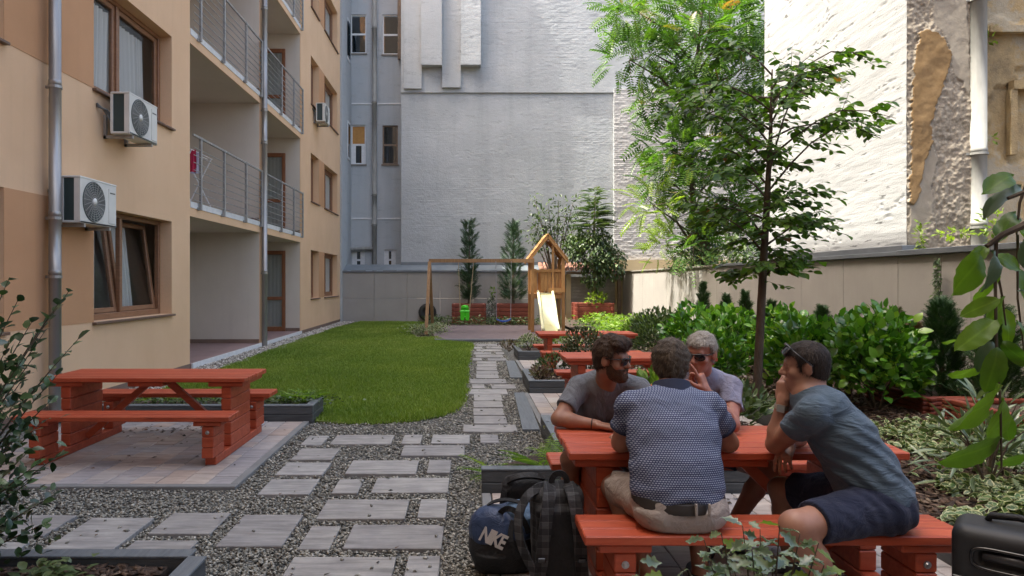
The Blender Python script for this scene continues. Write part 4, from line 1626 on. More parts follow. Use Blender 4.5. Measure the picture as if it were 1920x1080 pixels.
def grass_mat():
    t = NT("grass_blades")
    a = t.n("ShaderNodeAttribute", attribute_name="rnd")
    c = t.ramp(a.outputs["Fac"], [(0.0, (0.11, 0.18, 0.018)), (0.45, (0.195, 0.28, 0.034)), (0.8, (0.29, 0.345, 0.07)), (1.0, (0.36, 0.36, 0.13))])
    p = t.ramp(t.noise(t.pos(), 0.55, 4, 0.6), [(0.3, (0.82, 0.9, 0.8)), (0.7, (1.16, 1.1, 1.15))])
    c = t.mix(1.0, c, p, 'MULTIPLY')
    t.col(c).rough(0.55)
    tr = t.n("ShaderNodeBsdfTranslucent"); t.l(t.mix(1.0, c, (1.2, 1.5, 0.6), 'MULTIPLY'), tr.inputs[0])
    ms = t.n("ShaderNodeMixShader"); ms.inputs[0].default_value = 0.3
    t.l(t.b.outputs[0], ms.inputs[1]); t.l(tr.outputs[0], ms.inputs[2]); t.l(ms.outputs[0], t.out.inputs[0])
    return t.m


M["grass"] = grass_mat()
g = MB(); g.prism(LAWN[::-1] if sum((LAWN[i][0] * LAWN[(i + 1) % len(LAWN)][1] - LAWN[(i + 1) % len(LAWN)][0] * LAWN[i][1]) for i in range(len(LAWN))) < 0 else LAWN, -0.03, 0.012)
tag(g.build("lawn", M["lawnbase"]), kind="structure")


def grass(n=330000):
    y = np.exp(rng.uniform(math.log(7.6), math.log(27.4), n))
    x = rng.uniform(-4.6, 0.2, n)
    wob_ = .10 * fbm(x * 2.2, y * 2.2, oct=3, seed=8)
    xx, yy = x + wob_ + .035 * rng.normal(size=n), y + wob_ + .035 * rng.normal(size=n)
    ok = inpoly(xx, yy, LAWN)
    x, y = x[ok], y[ok]; n = len(x)
    hgt = (0.03 + 0.028 * rng.random(n)) * (1 + 0.35 * vnoise(x * 1.1, y * 1.1, seed=3))
    a = rng.random(n) * 6.283
    w = 0.0022 + 0.00055 * y * 0.9
    lx, ly = rng.normal(size=n) * 0.5 * hgt, rng.normal(size=n) * 0.5 * hgt
    z0 = np.full(n, 0.008)
    V = np.stack([np.stack([x - w * np.cos(a), y - w * np.sin(a), z0], -1), np.stack([x + w * np.cos(a), y + w * np.sin(a), z0], -1), np.stack([x + lx, y + ly, z0 + hgt], -1)], 1).reshape(-1, 3)
    T = np.arange(3 * n).reshape(-1, 3)
    r = np.clip(rng.random(n) * 0.72 + 0.32 * fbm(x * .7, y * .7, oct=4, seed=5) + 0.16 * (rng.random(n) > .90) + .06, 0, 1)
    o = link("grass", np_mesh("grass", V, T, {"rnd": np.repeat(r, 3)}), M["grass"])
    o["kind"] = "stuff"


grass()

# ---- patios of small pavers
def paver_mat():
    t = NT("patio_paver")
    oi = t.n("ShaderNodeObjectInfo")
    c = t.ramp(oi.outputs["Random"], [(0.0, (0.25, 0.24, 0.25)), (0.25, (0.36, 0.335, 0.32)), (0.5, (0.40, 0.335, 0.285)), (0.7, (0.30, 0.295, 0.31)), (0.85, (0.37, 0.295, 0.25)), (1.0, (0.44, 0.41, 0.385))])
    n = t.ramp(t.noise(t.pos((1.2, 5, 1)), 3.5, 5, 0.65), [(0.3, (0.74, 0.74, 0.75)), (0.7, (1.18, 1.17, 1.16))])
    t.col(t.mix(1.0, c, n, 'MULTIPLY')).rough(0.8)
    t.bump(t.noise(t.pos(), 60, 3), 0.25, 0.004)
    return t.m


M["paver"] = paver_mat()
paver_me = {}
for L in (0.2, 0.3, 0.4):
    mb = MB(); mb.cbox(-0.0975, 0.0975, -L / 2 + .0025, L / 2 - .0025, -0.06, 0.0, 0.005)
    paver_me[L] = mb.mesh("paver"); paver_me[L].materials.append(M["paver"])


def patio(rect, kerbs, seed):
    x0, x1, y0, y1 = rect
    r = random.Random(seed)
    root = tag(empty("patio", (x0, y0, 0)), kind="structure")
    g = MB(); g.quad((0, 0, -0.004), (x1 - x0, 0, -0.004), (x1 - x0, y1 - y0, -0.004), (0, y1 - y0, -0.004))
    g.build("joint_sand", plain("joint_sand%d" % seed, (0.05, 0.047, 0.042), 0.95), root)
    ncol = int((x1 - x0) / 0.2 + 0.5)
    for c in range(ncol):
        y = -r.choice((0, .1, .2)); 
        while y < y1 - y0 - 0.05:
            L = r.choice((0.2, 0.3, 0.3, 0.4))
            a, b = max(y, 0), min(y + L, y1 - y0)
            if b - a > 0.06:
                o = link("paver", paver_me[L], None, root, loc=(0.1 + c * 0.2, (a + b) / 2, 0.022 + r.uniform(-.0025, .0025)))
                if b - a < L - .001: o.scale = (1, (b - a) / L, 1)
            y += L
    for (a, b, c, d) in kerbs:
        mb = MB(); mb.cbox(a - x0, b - x0, c - y0, d - y0, -0.08, 0.026, 0.006)
        mb.build("kerb", M["concrete"], root)
    return root


patio(PATIO_L, [(-4.45, -1.785, 5.28, 5.352), (-1.852, -1.785, 5.354, 7.76)], 1)
patio(PATIO_R, [(0.115, 0.183, 1.9, 5.12)], 2)
patio(PATIO_3, [(0.82, 0.884, 7.35, 9.72)], 3)
patio(PATIO_4, [(0.99, 1.054, 11.25, 13.82)], 4)
# fallen leaves / debris on the left patio
M["deadleaf"] = leaf_mat("dead_leaves", [(0, (0.02, 0.016, 0.012)), (0.6, (0.06, 0.035, 0.02)), (1, (0.14, 0.07, 0.03))], rough=0.8, trans=0.0)
n = 130
x = np.concatenate([rng.normal(-3.0, .38, 100), rng.uniform(-4.2, -1.9, 30)]); y = np.concatenate([rng.normal(7.35, .16, 100), rng.uniform(5.5, 7.6, 30)])
ok = (x > -4.4) & (x < -1.9) & (y > 5.45) & (y < 7.7); x, y = x[ok], y[ok]; n = len(x)
leaves("fallen_leaves", np.stack([x, y, np.full(n, .03)], 1), np.stack([rng.normal(size=n), rng.normal(size=n), np.zeros(n)], 1), np.tile([0, 0, 1.], (n, 1)) + .3 * rng.normal(size=(n, 3)), 0.03 + .03 * rng.random(n), TS, M["deadleaf"], kind="stuff")
n = 26
x = np.exp(rng.uniform(math.log(.3), math.log(3.4), n)) * -1; y = np.where(x > -1.7, rng.uniform(3.2, 7.5, n), rng.uniform(3.7, 5.2, n))
leaves("fallen_leaves", np.stack([x, y, np.full(n, .032)], 1), np.stack([rng.normal(size=n), rng.normal(size=n), np.zeros(n)], 1), np.tile([0, 0, 1.], (n, 1)) + .3 * rng.normal(size=(n, 3)), 0.028 + .03 * rng.random(n), TS, M["deadleaf"], kind="stuff")
n = 40
x = rng.uniform(1.7, 2.6, n); y = rng.uniform(3.9, 5.0, n)
leaves("fallen_leaves", np.stack([x, y, np.full(n, .03)], 1), np.stack([rng.normal(size=n), rng.normal(size=n), np.zeros(n)], 1), np.tile([0, 0, 1.], (n, 1)) + .3 * rng.normal(size=(n, 3)), 0.03 + .03 * rng.random(n), TS, M["deadleaf"], kind="stuff")

# ---- grey timber: planters, edgings, flat boards
M["greywood"] = mottled("grey_stained_timber", (0.05, 0.056, 0.06), (0.085, 0.092, 0.096), 3, 0.6, 0.35, 14, 0.01, stretch=(1.5, 1.5, 12), per_obj=0.1)
M["greywoodlight"] = mottled("grey_timber_top", (0.095, 0.112, 0.125), (0.145, 0.162, 0.175), 3, 0.6, 0.4, 14, 0.01, stretch=(12, 1, 1), per_obj=0.08)
M["mulch"] = mottled("mulch_ground", (0.03, 0.02, 0.015), (0.085, 0.055, 0.04), 9, 0.95, 0.9, 50, 0.03)


def planter(name, segs, label, hgt=0.18, th=0.09, cat="planter", soil=None):
    """low box of grey boards; segs = list of wall lines ((x,y),(x,y)); two stacked boards each"""
    (ox, oy) = segs[0][0]
    root = empty(name, (ox, oy, 0), label, cat, "low grey timber planters")
    for (a, b) in segs:
        a, b = Vector((a[0] - ox, a[1] - oy, 0)), Vector((b[0] - ox, b[1] - oy, 0))
        d = (b - a); L = d.length; ang = math.atan2(d.y, d.x)
        for (z0, z1) in ((0.0, hgt * .5 - .002), (hgt * .5 + .002, hgt)):
            mb = MB(); mb.cbox(0, L, 0, th, z0, z1, 0.006)
            o = mb.build("board", M["greywood"], root, loc=a, ); o.rotation_euler = (0, 0, ang)
        mb = MB(); mb.cbox(-.004, L + .004, -.004, th + .004, hgt + .001, hgt + .016, 0.004)
        o = mb.build("cap_board", M["greywoodlight"], root, loc=a); o.rotation_euler = (0, 0, ang)
    if soil:
        mb = MB(); mb.prism([(p[0] - ox, p[1] - oy) for p in soil], -0.02, hgt - 0.035)
        mb.build("soil", M["mulch"], root)
    return root


planter("grey_planter", [((0.117, 5.157), (2.7, 5.157)), ((0.88, 6.1), (0.88, 7.25)), ((0.97, 7.16), (2.7, 7.16))], "low grey timber planter with ferns right behind the men's table", soil=[(0.13, 5.25), (2.7, 5.25), (2.7, 7.16), (.88, 7.16), (0.86, 6.1), (.5, 5.7)])
planter("grey_planter", [((0.899, 9.75), (3.0, 9.75)), ((0.99, 9.842), (1.0, 11.1)), ((1.0, 11.02), (3.0, 11.02))], "low grey timber planter with reddish plants behind the second table", soil=[(0.95, 9.84), (3.0, 9.84), (3.0, 11.0), (0.95, 11.0)])
planter("grey_planter", [((1.06, 13.86), (3.0, 13.86)), ((1.15, 13.952), (1.14, 15.1)), ((1.14, 15.1), (3.0, 15.1))], "small far grey timber planter behind the third table near the play mat", soil=[(1.1, 13.95), (3, 13.95), (3, 15.1), (1.1, 15.1)])
planter("grey_planter", [((-4.44, 7.8), (-1.755, 7.8)), ((-1.755, 7.892), (-1.755, 8.4))], "dark grey planter edge with ground cover behind the left picnic table", soil=[(-4.44, 7.89), (-1.85, 7.89), (-1.85, 8.4), (-4.44, 8.4)])
planter("grey_planter", [((-4.2, 3.52), (-1.43, 3.52)), ((-1.43, 3.518), (-1.43, 1.2))], "grey mulch filled planter box in the bottom left corner", th=0.09, soil=[(-4.2, 1.2), (-1.53, 1.2), (-1.53, 3.51), (-4.2, 3.51)])
# flat sleepers sunk into the gravel
for (pts, lab) in (([(0.607, 7.33), (0.79, 7.33), (0.853, 9.77), (0.687, 9.77)], "nearer flat blue grey board sunk in gravel beside the path"), ([(0.73, 11.3), (0.93, 11.3), (0.97, 13.7), (0.797, 13.7)], "farther flat blue grey board sunk in gravel beside the path")):
    cx, cy = pts[0]
    mb = MB(); mb.prism([(p[0] - cx, p[1] - cy) for p in pts], -0.03, 0.024)
    o = mb.build("flat_board", M["greywoodlight"], None, loc=(cx, cy, 0)); tag(o, lab, "board", "flat boards beside the path")

# ---- right planting bed
def bed_z(x, y):
    return 0.10 + 0.05 * np.clip((np.asarray(x) - 3) / 1.5, 0, 1) + 0.03 * fbm(np.asarray(x) * .8, np.asarray(y) * .8, oct=2, seed=90)


def bed():
    nx, ny = 40, 130
    x, y = np.meshgrid(np.linspace(2.78, 6.3, nx), np.linspace(-1, 26.5, ny), indexing='ij')
    x = np.where(y > 5.4, np.maximum(x, 2.78 + np.clip((y - 5.4) / 0.8, 0, 1) * 0.6), x)
    z = bed_z(x, y)
    i, j = np.meshgrid(np.arange(nx - 1), np.arange(ny - 1), indexing='ij')
    a = i * ny + j
    Q = np.stack([a, a + ny, a + ny + 1, a + 1], -1).reshape(-1, 4)
    o = link("planting_bed", np_mesh("planting_bed", np.stack([x, y, z], -1).reshape(-1, 3), Q), M["mulch"], smooth=True)
    o["kind"] = "structure"


bed()
e = empty("bed_edging", (2.75, 0, 0), "grey timber edging board along the right planting bed behind the tables", "edging")
for (a, b) in (((0, 0.5), (0, 5.4)), ((0, 5.4), (0.62, 6.2)), ((0.62, 6.2), (0.62, 9.0)), ((0.62, 9.0), (0.62, 18.0))):
    d = Vector((b[0] - a[0], b[1] - a[1], 0)); L = d.length
    mb = MB(); mb.cbox(0, L - .004, -.045, .045, 0, 0.19, 0.006)
    o = mb.build("board", M["greywood"], e, loc=(a[0], a[1], 0)); o.rotation_euler = (0, 0, math.atan2(d.y, d.x))
n = 26000
y = np.exp(rng.uniform(math.log(2.4), math.log(14), n)); x = rng.uniform(2.8, 6.25, n)
ok = (x > 2.8 + np.clip((y - 5.4) / .8, 0, 1) * .62); x, y = x[ok], y[ok]; n = len(x)
stones("mulch_chips", x, y, (0.012 + .016 * rng.random(n)) * (1 + .03 * y), bed_z(x, y) + .008, M["mulchchip"], 0.35, aspect=1.9)
n = 5200
x = rng.uniform(-4.1, -1.55, n); y = rng.uniform(1.5, 3.5, n)
stones("mulch_chips", x, y, 0.012 + .017 * rng.random(n), np.full(n, .152), M["mulchchip"], 0.35, aspect=1.9)
n = 2500
x = rng.uniform(0.95, 2.9, n); y = np.concatenate([rng.uniform(5.3, 7.1, n // 2), rng.uniform(9.9, 11, n - n // 2)])
stones("mulch_chips", x, y, 0.014 + .017 * rng.random(n), np.full(n, .15), M["mulchchip"], 0.35, aspect=1.9)

# ================================================================== PICNIC TABLES
def redwood(name, sat=1.0):
    t = NT(name)
    oi = t.n("ShaderNodeObjectInfo")
    v = t.coord("Object", (1.2, 9, 9))
    add = t.n("ShaderNodeVectorMath", operation='ADD'); t.l(v, add.inputs[0])
    sc = t.n("ShaderNodeVectorMath", operation='SCALE'); sc.inputs[3].default_value = 40
    cmb = t.n("ShaderNodeCombineXYZ"); t.l(oi.outputs["Random"], cmb.inputs[0]); t.l(oi.outputs["Random"], cmb.inputs[1])
    t.l(cmb.outputs[0], sc.inputs[0]); t.l(sc.outputs[0], add.inputs[1])
    v2 = add.outputs[0]
    c = t.ramp(t.noise(v2, 2.6, 5, 0.62, 0.6), [(0.28, (0.29, 0.044, 0.017)), (0.5, (0.39, 0.064, 0.024)), (0.72, (0.46, 0.088, 0.035))])
    k = t.ramp(oi.outputs["Random"], [(0, (0.86, 0.84, 0.82)), (1, (1.1, 1.12, 1.15))])
    c = t.mix(1.0, c, k, 'MULTIPLY')
    wn = t.ramp(t.noise(t.pos((2.2, 5, 3)), 2.4, 6, 0.7), [(0.48, (0, 0, 0)), (0.72, (0.4, 0.4, 0.4))])
    c = t.mix(wn, c, (0.48, 0.115, 0.05))
    dn = t.ramp(t.noise(t.pos(), 3.1, 6, 0.75), [(0.60, (0, 0, 0)), (0.80, (0.45, 0.45, 0.45))])
    c = t.mix(dn, c, (0.15, 0.032, 0.018))
    kn = t.ramp(t.noise(v2, 1.1, 2, 0.5, 1.5), [(0.70, (0, 0, 0)), (0.78, (0.55, 0.55, 0.55))])
    c = t.mix(kn, c, (0.15, 0.03, 0.015))
    t.col(c).rough(0.5)
    t.b.inputs["Specular IOR Level"].default_value = 0.5
    t.bump(t.noise(v2, 6, 5, 0.6), 0.4, 0.004)
    return t.m


M["redwood"] = redwood("red_stained_wood")
M["bolt"] = plain("zinc_bolt", (0.45, 0.45, 0.44), 0.35, 0.9)


def picnic_table(x0, x1, yf, label):
    """yf: front edge (towards camera) of the near bench; whole set is 1.53 m deep"""
    root = empty("picnic_table", ((x0 + x1) / 2, yf + 0.765, 0.022), label, "picnic table", "red picnic tables with fixed benches")
    hl = (x1 - x0) / 2
    ZB, ZT = 0.438, 0.708          # bench and table top heights above patio

    def put(nm, a, b, c, d, e, f, ch=0.006, M_=None):
        mb = MB(); cx, cy, cz = (a + b) / 2, (c + d) / 2, (e + f) / 2
        mb.cbox(a - cx, b - cx, c - cy, d - cy, e - cz, f - cz, ch)
        return mb.build(nm, M["redwood"], root, loc=(cx, cy, cz))

    w = 0.665 / 6
    for i in range(6):
        y = -0.3325 + i * w
        put("tabletop_plank", -hl + random.uniform(-.004, .004), hl + random.uniform(-.004, .004), y + .0022, y + w - .0022, ZT - 0.042, ZT + random.uniform(-.0012, .0012))
    for s_ in (-1, 1):
        yb = s_ * 0.615
        for i in range(3):
            y = yb - 0.15 + i * 0.1
            put("bench_plank", -hl + random.uniform(-.004, .004), hl + random.uniform(-.004, .004), y + .002, y + .098, ZB - 0.045, ZB + random.uniform(-.0012, .0012))
    for sx in (-1, 1):
        xc = sx * (hl - 0.19)
        put("base_beam", xc - .048, xc + .048, -0.66, 0.66, 0.0, 0.072)
        put("batten", xc - .16 * (1 if sx < 0 else 1) + .0, xc + .16, -0.30, 0.30, ZT - 0.085, ZT - 0.0435)
        nb = 5
        hb = (ZT - 0.086 - 0.074) / nb
        for i in range(nb):
            z = 0.074 + i * hb
            put("pedestal_board", xc - .045 + random.uniform(-.002, .002), xc + .045 + random.uniform(-.002, .002), -0.28, 0.28, z + .002, z + hb - .002)
        for sy in (-1, 1):
            put("bench_batten", xc - .12, xc + .12, sy * .615 - .13, sy * .615 + .13, ZB - .085, ZB - .0465)
            hb = (ZB - 0.087 - 0.074) / 3
            for i in range(3):
                z = 0.074 + i * hb
                put("bench_board", xc - .05 + random.uniform(-.002, .002), xc + .05 + random.uniform(-.002, .002), sy * .60 - .135, sy * .60 + .135, z + .002, z + hb - .002)
            mb = MB(); mb.lathe([(0, -.012), (.009, -.011), (.014, -.004), (.018, -.004), (.018, .002)] if True else [], (0, 0, 0), 10, 'y')
            mb.build("bolt", M["bolt"], root, loc=(xc, sy * .60 - .136, ZB - .14))
        mb = MB(); mb.bar((0, 0, 0.0), (-sx * (hl - 0.19 - 0.045 - 0.10), 0, ZT - 0.085 - 0.10), 0.06, 0.045, (0, 1, 0))
        mb.build("brace", M["redwood"], root, loc=(xc - sx * .05, 0, 0.10))
    put("cross_beam", -0.16, 0.16, -0.30, 0.30, ZT - .085, ZT - .0435)
    return root


picnic_table(-3.878, -2.02, 5.80, "empty red picnic table on the left patio beside the lawn")
picnic_table(0.535, 2.29, 3.08, "red picnic table in the right foreground with four men around it")
picnic_table(1.15, 2.9, 7.43, "red picnic table directly behind the bearded man's head")
picnic_table(1.23, 2.9, 11.1, "farthest red picnic table in front of the slide")

# ================================================================== PLAYGROUND
M["playwood"] = mottled("play_timber", (0.30, 0.145, 0.05), (0.42, 0.215, 0.08), 5, 0.6, 0.3, 20, 0.005, space="obj", stretch=(5, 5, 1), per_obj=0.12)
M["postwood"] = mottled("swing_post_timber", (0.22, 0.12, 0.055), (0.33, 0.19, 0.09), 5, 0.7, 0.3, 20, 0.005, space="obj", stretch=(5, 5, 1))
M["matrubber"] = mottled("play_mat_rubber", (0.115, 0.09, 0.098), (0.155, 0.122, 0.13), 5, 0.85, 0.3, 150)
M["slide"] = mottled("slide_plastic", (0.42, 0.40, 0.21), (0.47, 0.46, 0.28), 2, 0.3, spec=0.6)
M["slideedge"] = plain("slide_edge", (0.62, 0.60, 0.40), 0.35)
mr = empty("play_mat", (0, 18.4, 0), "dark purplish rubber play mat under the swings", "play mat")
MAT_ = [(-0.85, 18.5), (1.75, 18.5), (3.0, 20.0), (3.0, 24.6), (-0.75, 24.6), (-1.0, 21)]
mb = MB(); mb.prism([(p[0], p[1] - 18.4) for p in MAT_], 0, 0.03); mb.build("mat", M["matrubber"], mr)
mb = MB(); mb.cbox(-0.85, 1.75, -0.02, 0.09, 0, 0.06, .006); mb.build("edge_kerb", M["flashdark"], mr)

pt = empty("play_tower", (2.56, 21.4, 0.02), "wooden play tower with gabled top, plank sides and swing beam", "play tower")


def pw(nm, a, b, w, h=None, up=(0, 1, 0), mat="playwood"):
    a, b = Vector(a), Vector(b)
    c = (a + b) / 2
    mb = MB(); mb.bar(a - c, b - c, w, h, up)
    return mb.build(nm, M[mat], pt, loc=c)


hw_ = 0.48
for sx in (-1, 1):
    for y in (0.0, 0.95):
        pw("post", (sx * hw_, y, 0), (sx * hw_, y, 2.32), 0.10)
for y in (-0.02, 0.97):
    for sx in (-1, 1):
        pw("gable_rafter", (sx * 0.64, y, 2.18), (0.0, y, 3.0), 0.06, 0.15)
pw("ridge_beam", (0, -.05, 2.93), (0, 1.0, 2.93), 0.06, .1, (0, 0, 1))
for sx in (-1, 1):
    for q in range(5):
        t0_, t1_ = q / 5 + .01, (q + 1) / 5 - .01
        mb = MB(); x0_, x1_ = sx * .64 * (1 - t0_), sx * .64 * (1 - t1_); z0_, z1_ = 2.24 + .82 * t0_, 2.24 + .82 * t1_
        mb.obox(((x0_ + x1_) / 2, .47, (z0_ + z1_) / 2 + .03), ((x1_ - x0_) / 2, 0, (z1_ - z0_) / 2), (0, .56, 0), (.009 * sx, 0, .011))
        mb.build("roof_plank", M["playwood"], pt)
pw("inner_post", (0.16, 0.0, 1.25), (0.16, 0.0, 2.72), 0.07)
for y in (0.0, .95):
    pw("frame_rail", (-hw_, y, 1.12), (hw_, y, 1.12), 0.06, 0.12, (0, 0, 1))
    pw("frame_rail", (-hw_ + .05, y, 1.93), (hw_ - .05, y, 1.93), 0.05, 0.08, (0, 0, 1))
pw("frame_rail", (-.0, -.06, 1.32), (hw_ + .06, -.06, 1.32), 0.04, 0.13, (0, 0, 1))
mb = MB(); mb.cbox(-hw_, hw_, 0, .95, 1.18, 1.22, .005); mb.build("platform", M["playwood"], pt)
for i in range(8):
    x = -0.40 + i * 0.114
    if i == 1: continue
    pw("plank", (x, 0.03, 1.30), (x, 0.03, 1.99 - .03 * (i % 2)), 0.10, 0.022)
for i in range(8):
    x = -0.40 + i * 0.114
    pw("plank", (x, .93, 1.22), (x, .93, 1.96), 0.10, 0.022)
# slide
mb = MB()
n = 14
top, bot = Vector((-0.08, -0.02, 1.26)), Vector((-0.13, -1.85, 0.22))
prof = []
for i in range(n + 1):
    t = i / n
    z = 1.24 + (0.16 - 1.24) * (t ** 0.92 if t < .85 else t) + .05 * math.sin(t * 6.28)
    prof.append((-.08 - .05 * t, -.02 - 1.85 * t, z))
for i in range(n):
    a, b = prof[i], prof[i + 1]
    mb.quad((a[0] - .20, a[1], a[2]), (a[0] + .20, a[1], a[2]), (b[0] + .20, b[1], b[2]), (b[0] - .20, b[1], b[2]))
    mb.quad((a[0] - .20, a[1], a[2] - .02), (b[0] - .20, b[1], b[2] - .02), (b[0] + .20, b[1], b[2] - .02), (a[0] + .20, a[1], a[2] - .02))
sl = mb.build("slide", M["slide"], pt, smooth=True)
for sx in (-1, 1):
    mb = MB(); mb.tube([(p[0] + sx * .225, p[1], p[2] + .05) for p in prof], 0.045, 8)
    mb.build("slide_side", M["slideedge"], sl, smooth=True)
# swing frame joined to the tower
pw("swing_beam", (-hw_, -.15, 2.24), (-3.72, -.15, 2.24), 0.09, 0.11, (0, 0, 1), "postwood")
pw("swing_post", (-3.70, -.15, 2.2), (-3.76, -.95, 0.0), 0.095, None, (1, 0, 0), "postwood")
pw("swing_post", (-3.70, -.1, 2.2), (-3.64, .75, 0.0), 0.095, None, (1, 0, 0), "postwood")
# swings
def rope(mb, a, b, r=.009):
    mb.tube([a, b], r, 5)


M["rope"] = plain("rope_tan", (0.35, 0.28, 0.18), 0.9)
M["ropeblue"] = plain("rope_grey", (0.30, 0.30, 0.33), 0.8)
M["green"] = plain("green_plastic", (0.06, 0.55, 0.02), 0.35)
M["blue"] = plain("blue_plastic", (0.03, 0.10, 0.42), 0.35)
YB = 21.25
sg = empty("baby_swing", (-0.04, YB, 0.52), "bright green bucket swing seat hanging from the timber beam", "swing")
mb = MB()
mb.cbox(-.14, .14, -.14, .14, -.04, 0.01, .02); mb.cbox(-.13, -.02, -.17, -.13, -.11, .2, .02); mb.cbox(.02, .13, -.17, -.13, -.11, .2, .02); mb.cbox(-.14, -.11, -.14, .14, 0, .16, .012); mb.cbox(.11, .14, -.14, .14, 0, .16, .012)
mb.build("seat", M["green"], sg)
mb = MB(); mb.cbox(-.12, .12, .11, .15, 0, .30, .03); mb.tube([(-.15, -.16, .17), (.15, -.16, .17)], .022, 8); mb.lathe([(0, .01), (.12, .01), (.10, .07), (0, .09)], (0, .13, .27), 12)
mb.build("backrest", M["green"], sg)
mb = MB(); rope(mb, (-.2, 0, 1.68), (-.15, -.14, .15)); rope(mb, (-.2, 0.02, 1.68), (-.14, .14, .2)); rope(mb, (.27, 0, 1.68), (.15, -.14, .15)); rope(mb, (.27, .02, 1.68), (.14, .14, .2))
mb.build("rope", M["rope"], sg)
sg = empty("swing", (1.16, YB - .1, 0.40), "blue flat swing seat hanging from the timber beam", "swing")
mb = MB()
for i in range(8):
    a, b = -.22 + .44 * i / 8, -.22 + .44 * (i + 1) / 8
    za, zb = .35 * a * a * 4, .35 * b * b * 4
    mb.add([(a, -.08, za), (b, -.08, zb), (b, .08, zb), (a, .08, za), (a, -.08, za - .04), (b, -.08, zb - .04), (b, .08, zb - .04), (a, .08, za - .04)], [(0, 1, 2, 3), (7, 6, 5, 4), (0, 4, 5, 1), (3, 2, 6, 7)])
mb.build("seat", M["blue"], sg)
mb = MB(); rope(mb, (-.24, 0, 1.84), (-.22, 0, .07)); rope(mb, (.24, 0, 1.84), (.22, 0, .07))
mb.build("rope", M["ropeblue"], sg)
# dark disc on the wall behind the swing post
mb = MB(); mb.lathe([(0.05, .0), (.34, 0), (.36, -.04), (.34, -.09), (.18, -.10), (.16, -.04), (.05, -.04)], (0, 0, 0), 24, 'y')
tag(mb.build("tyre", plain("black_rubber", (0.02, 0.02, 0.02), 0.7), None, True, loc=(-1.55, 27.38, 0.38)), "dark round tyre leaning on the back wall behind the swing post", "tyre")

# red log planters at the back
def red_planter(x0, x1, y0, y1, h, label, dz=0.0):
    root = empty("red_planter", ((x0 + x1) / 2, y0, dz), label, "planter", "red timber planters with conifers")
    hw = (x1 - x0) / 2; d = y1 - y0; nb = 5
    for i in range(nb):
        z0, z1 = i * h / nb + .003, (i + 1) * h / nb - .003
        for (a, b, c, e) in ((-hw, hw, 0, .07), (-hw, hw, d - .07, d)):
            mb = MB(); mb.cbox(a - .05, b + .05, c, e, z0, z1, .015); mb.build("board", M["redplant"], root)
        for (a, b) in ((-hw, -hw + .07), (hw - .07, hw)):
            mb = MB(); mb.cbox(a, b, -.05, -.002, z0 + .004, z1 - .004, .015); mb.cbox(a, b, .072, d - .072, z0, z1, .01); mb.build("side_board", M["redplant"], root)
    mb = MB(); mb.box(-hw + .07, hw - .07, .07, d - .07, 0, h - .06); mb.build("soil", M["mulch"], root)
    return root


M["redplant"] = mottled("red_brown_timber", (0.15, 0.032, 0.018), (0.22, 0.048, 0.026), 4, 0.6, 0.3, 20, 0.005, per_obj=0.12, stretch=(1, 1, 6))
red_planter(-0.50, 0.72, 26.2, 27.1, 0.76, "red brown log planter behind the green swing")
red_planter(1.22, 2.45, 26.2, 27.1, 0.76, "red brown log planter behind the blue swing")
red_planter(4.2, 5.6, 26.0, 26.9, 0.80, "red brown log planter right of the play tower under the mop headed tree")
# ================================================================== PLANTS
M["bark"] = mottled("bark_brown", (0.055, 0.038, 0.026), (0.13, 0.095, 0.068), 7, 0.9, 0.8, 26, 0.02, stretch=(3, 3, .6))
M["barkpale"] = mottled("bark_pale", (0.12, 0.09, 0.06), (0.21, 0.165, 0.115), 9, 0.9)
M["lf_tree"] = leaf_mat("leaf_young_tree", [(0, (0.035, 0.085, 0.016)), (0.5, (0.085, 0.17, 0.028)), (0.93, (0.16, 0.26, 0.045)), (1, (0.22, 0.10, 0.03))], trans=0.42)
M["lf_ail"] = leaf_mat("leaf_ailanthus", [(0, (0.035, 0.085, 0.015)), (0.5, (0.075, 0.165, 0.028)), (0.9, (0.125, 0.23, 0.04)), (0.96, (0.17, 0.25, 0.045)), (1, (0.22, 0.11, 0.045))], trans=0.4)
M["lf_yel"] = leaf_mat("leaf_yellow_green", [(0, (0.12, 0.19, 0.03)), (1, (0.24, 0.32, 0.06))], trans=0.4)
M["lf_laurel"] = leaf_mat("leaf_laurel", [(0, (0.03, 0.10, 0.014)), (0.5, (0.08, 0.22, 0.026)), (0.85, (0.15, 0.33, 0.04)), (1, (0.30, 0.44, 0.07))], rough=0.2, trans=0.25, spec=0.6)
M["lf_dark"] = leaf_mat("leaf_dark_gloss", [(0, (0.016, 0.042, 0.018)), (0.6, (0.034, 0.078, 0.030)), (1, (0.07, 0.13, 0.045))], rough=0.3, trans=0.12, spec=0.6)
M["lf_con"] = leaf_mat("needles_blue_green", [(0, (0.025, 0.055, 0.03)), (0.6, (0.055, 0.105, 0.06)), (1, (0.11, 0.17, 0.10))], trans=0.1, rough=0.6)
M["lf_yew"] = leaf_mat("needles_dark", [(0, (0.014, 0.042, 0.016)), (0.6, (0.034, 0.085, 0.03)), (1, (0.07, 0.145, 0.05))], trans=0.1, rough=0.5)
M["lf_brown"] = leaf_mat("needles_brown", [(0, (0.07, 0.06, 0.03)), (0.6, (0.14, 0.095, 0.05)), (1, (0.24, 0.15, 0.085))], trans=0.1, rough=0.7)
M["lf_olive"] = leaf_mat("needles_olive", [(0, (0.045, 0.055, 0.025)), (0.6, (0.09, 0.10, 0.045)), (1, (0.15, 0.12, 0.06))], trans=0.1, rough=0.7)
M["lf_shrub"] = leaf_mat("leaf_shrub", [(0, (0.035, 0.065, 0.025)), (0.6, (0.07, 0.115, 0.04)), (1, (0.14, 0.19, 0.07))], trans=0.2)
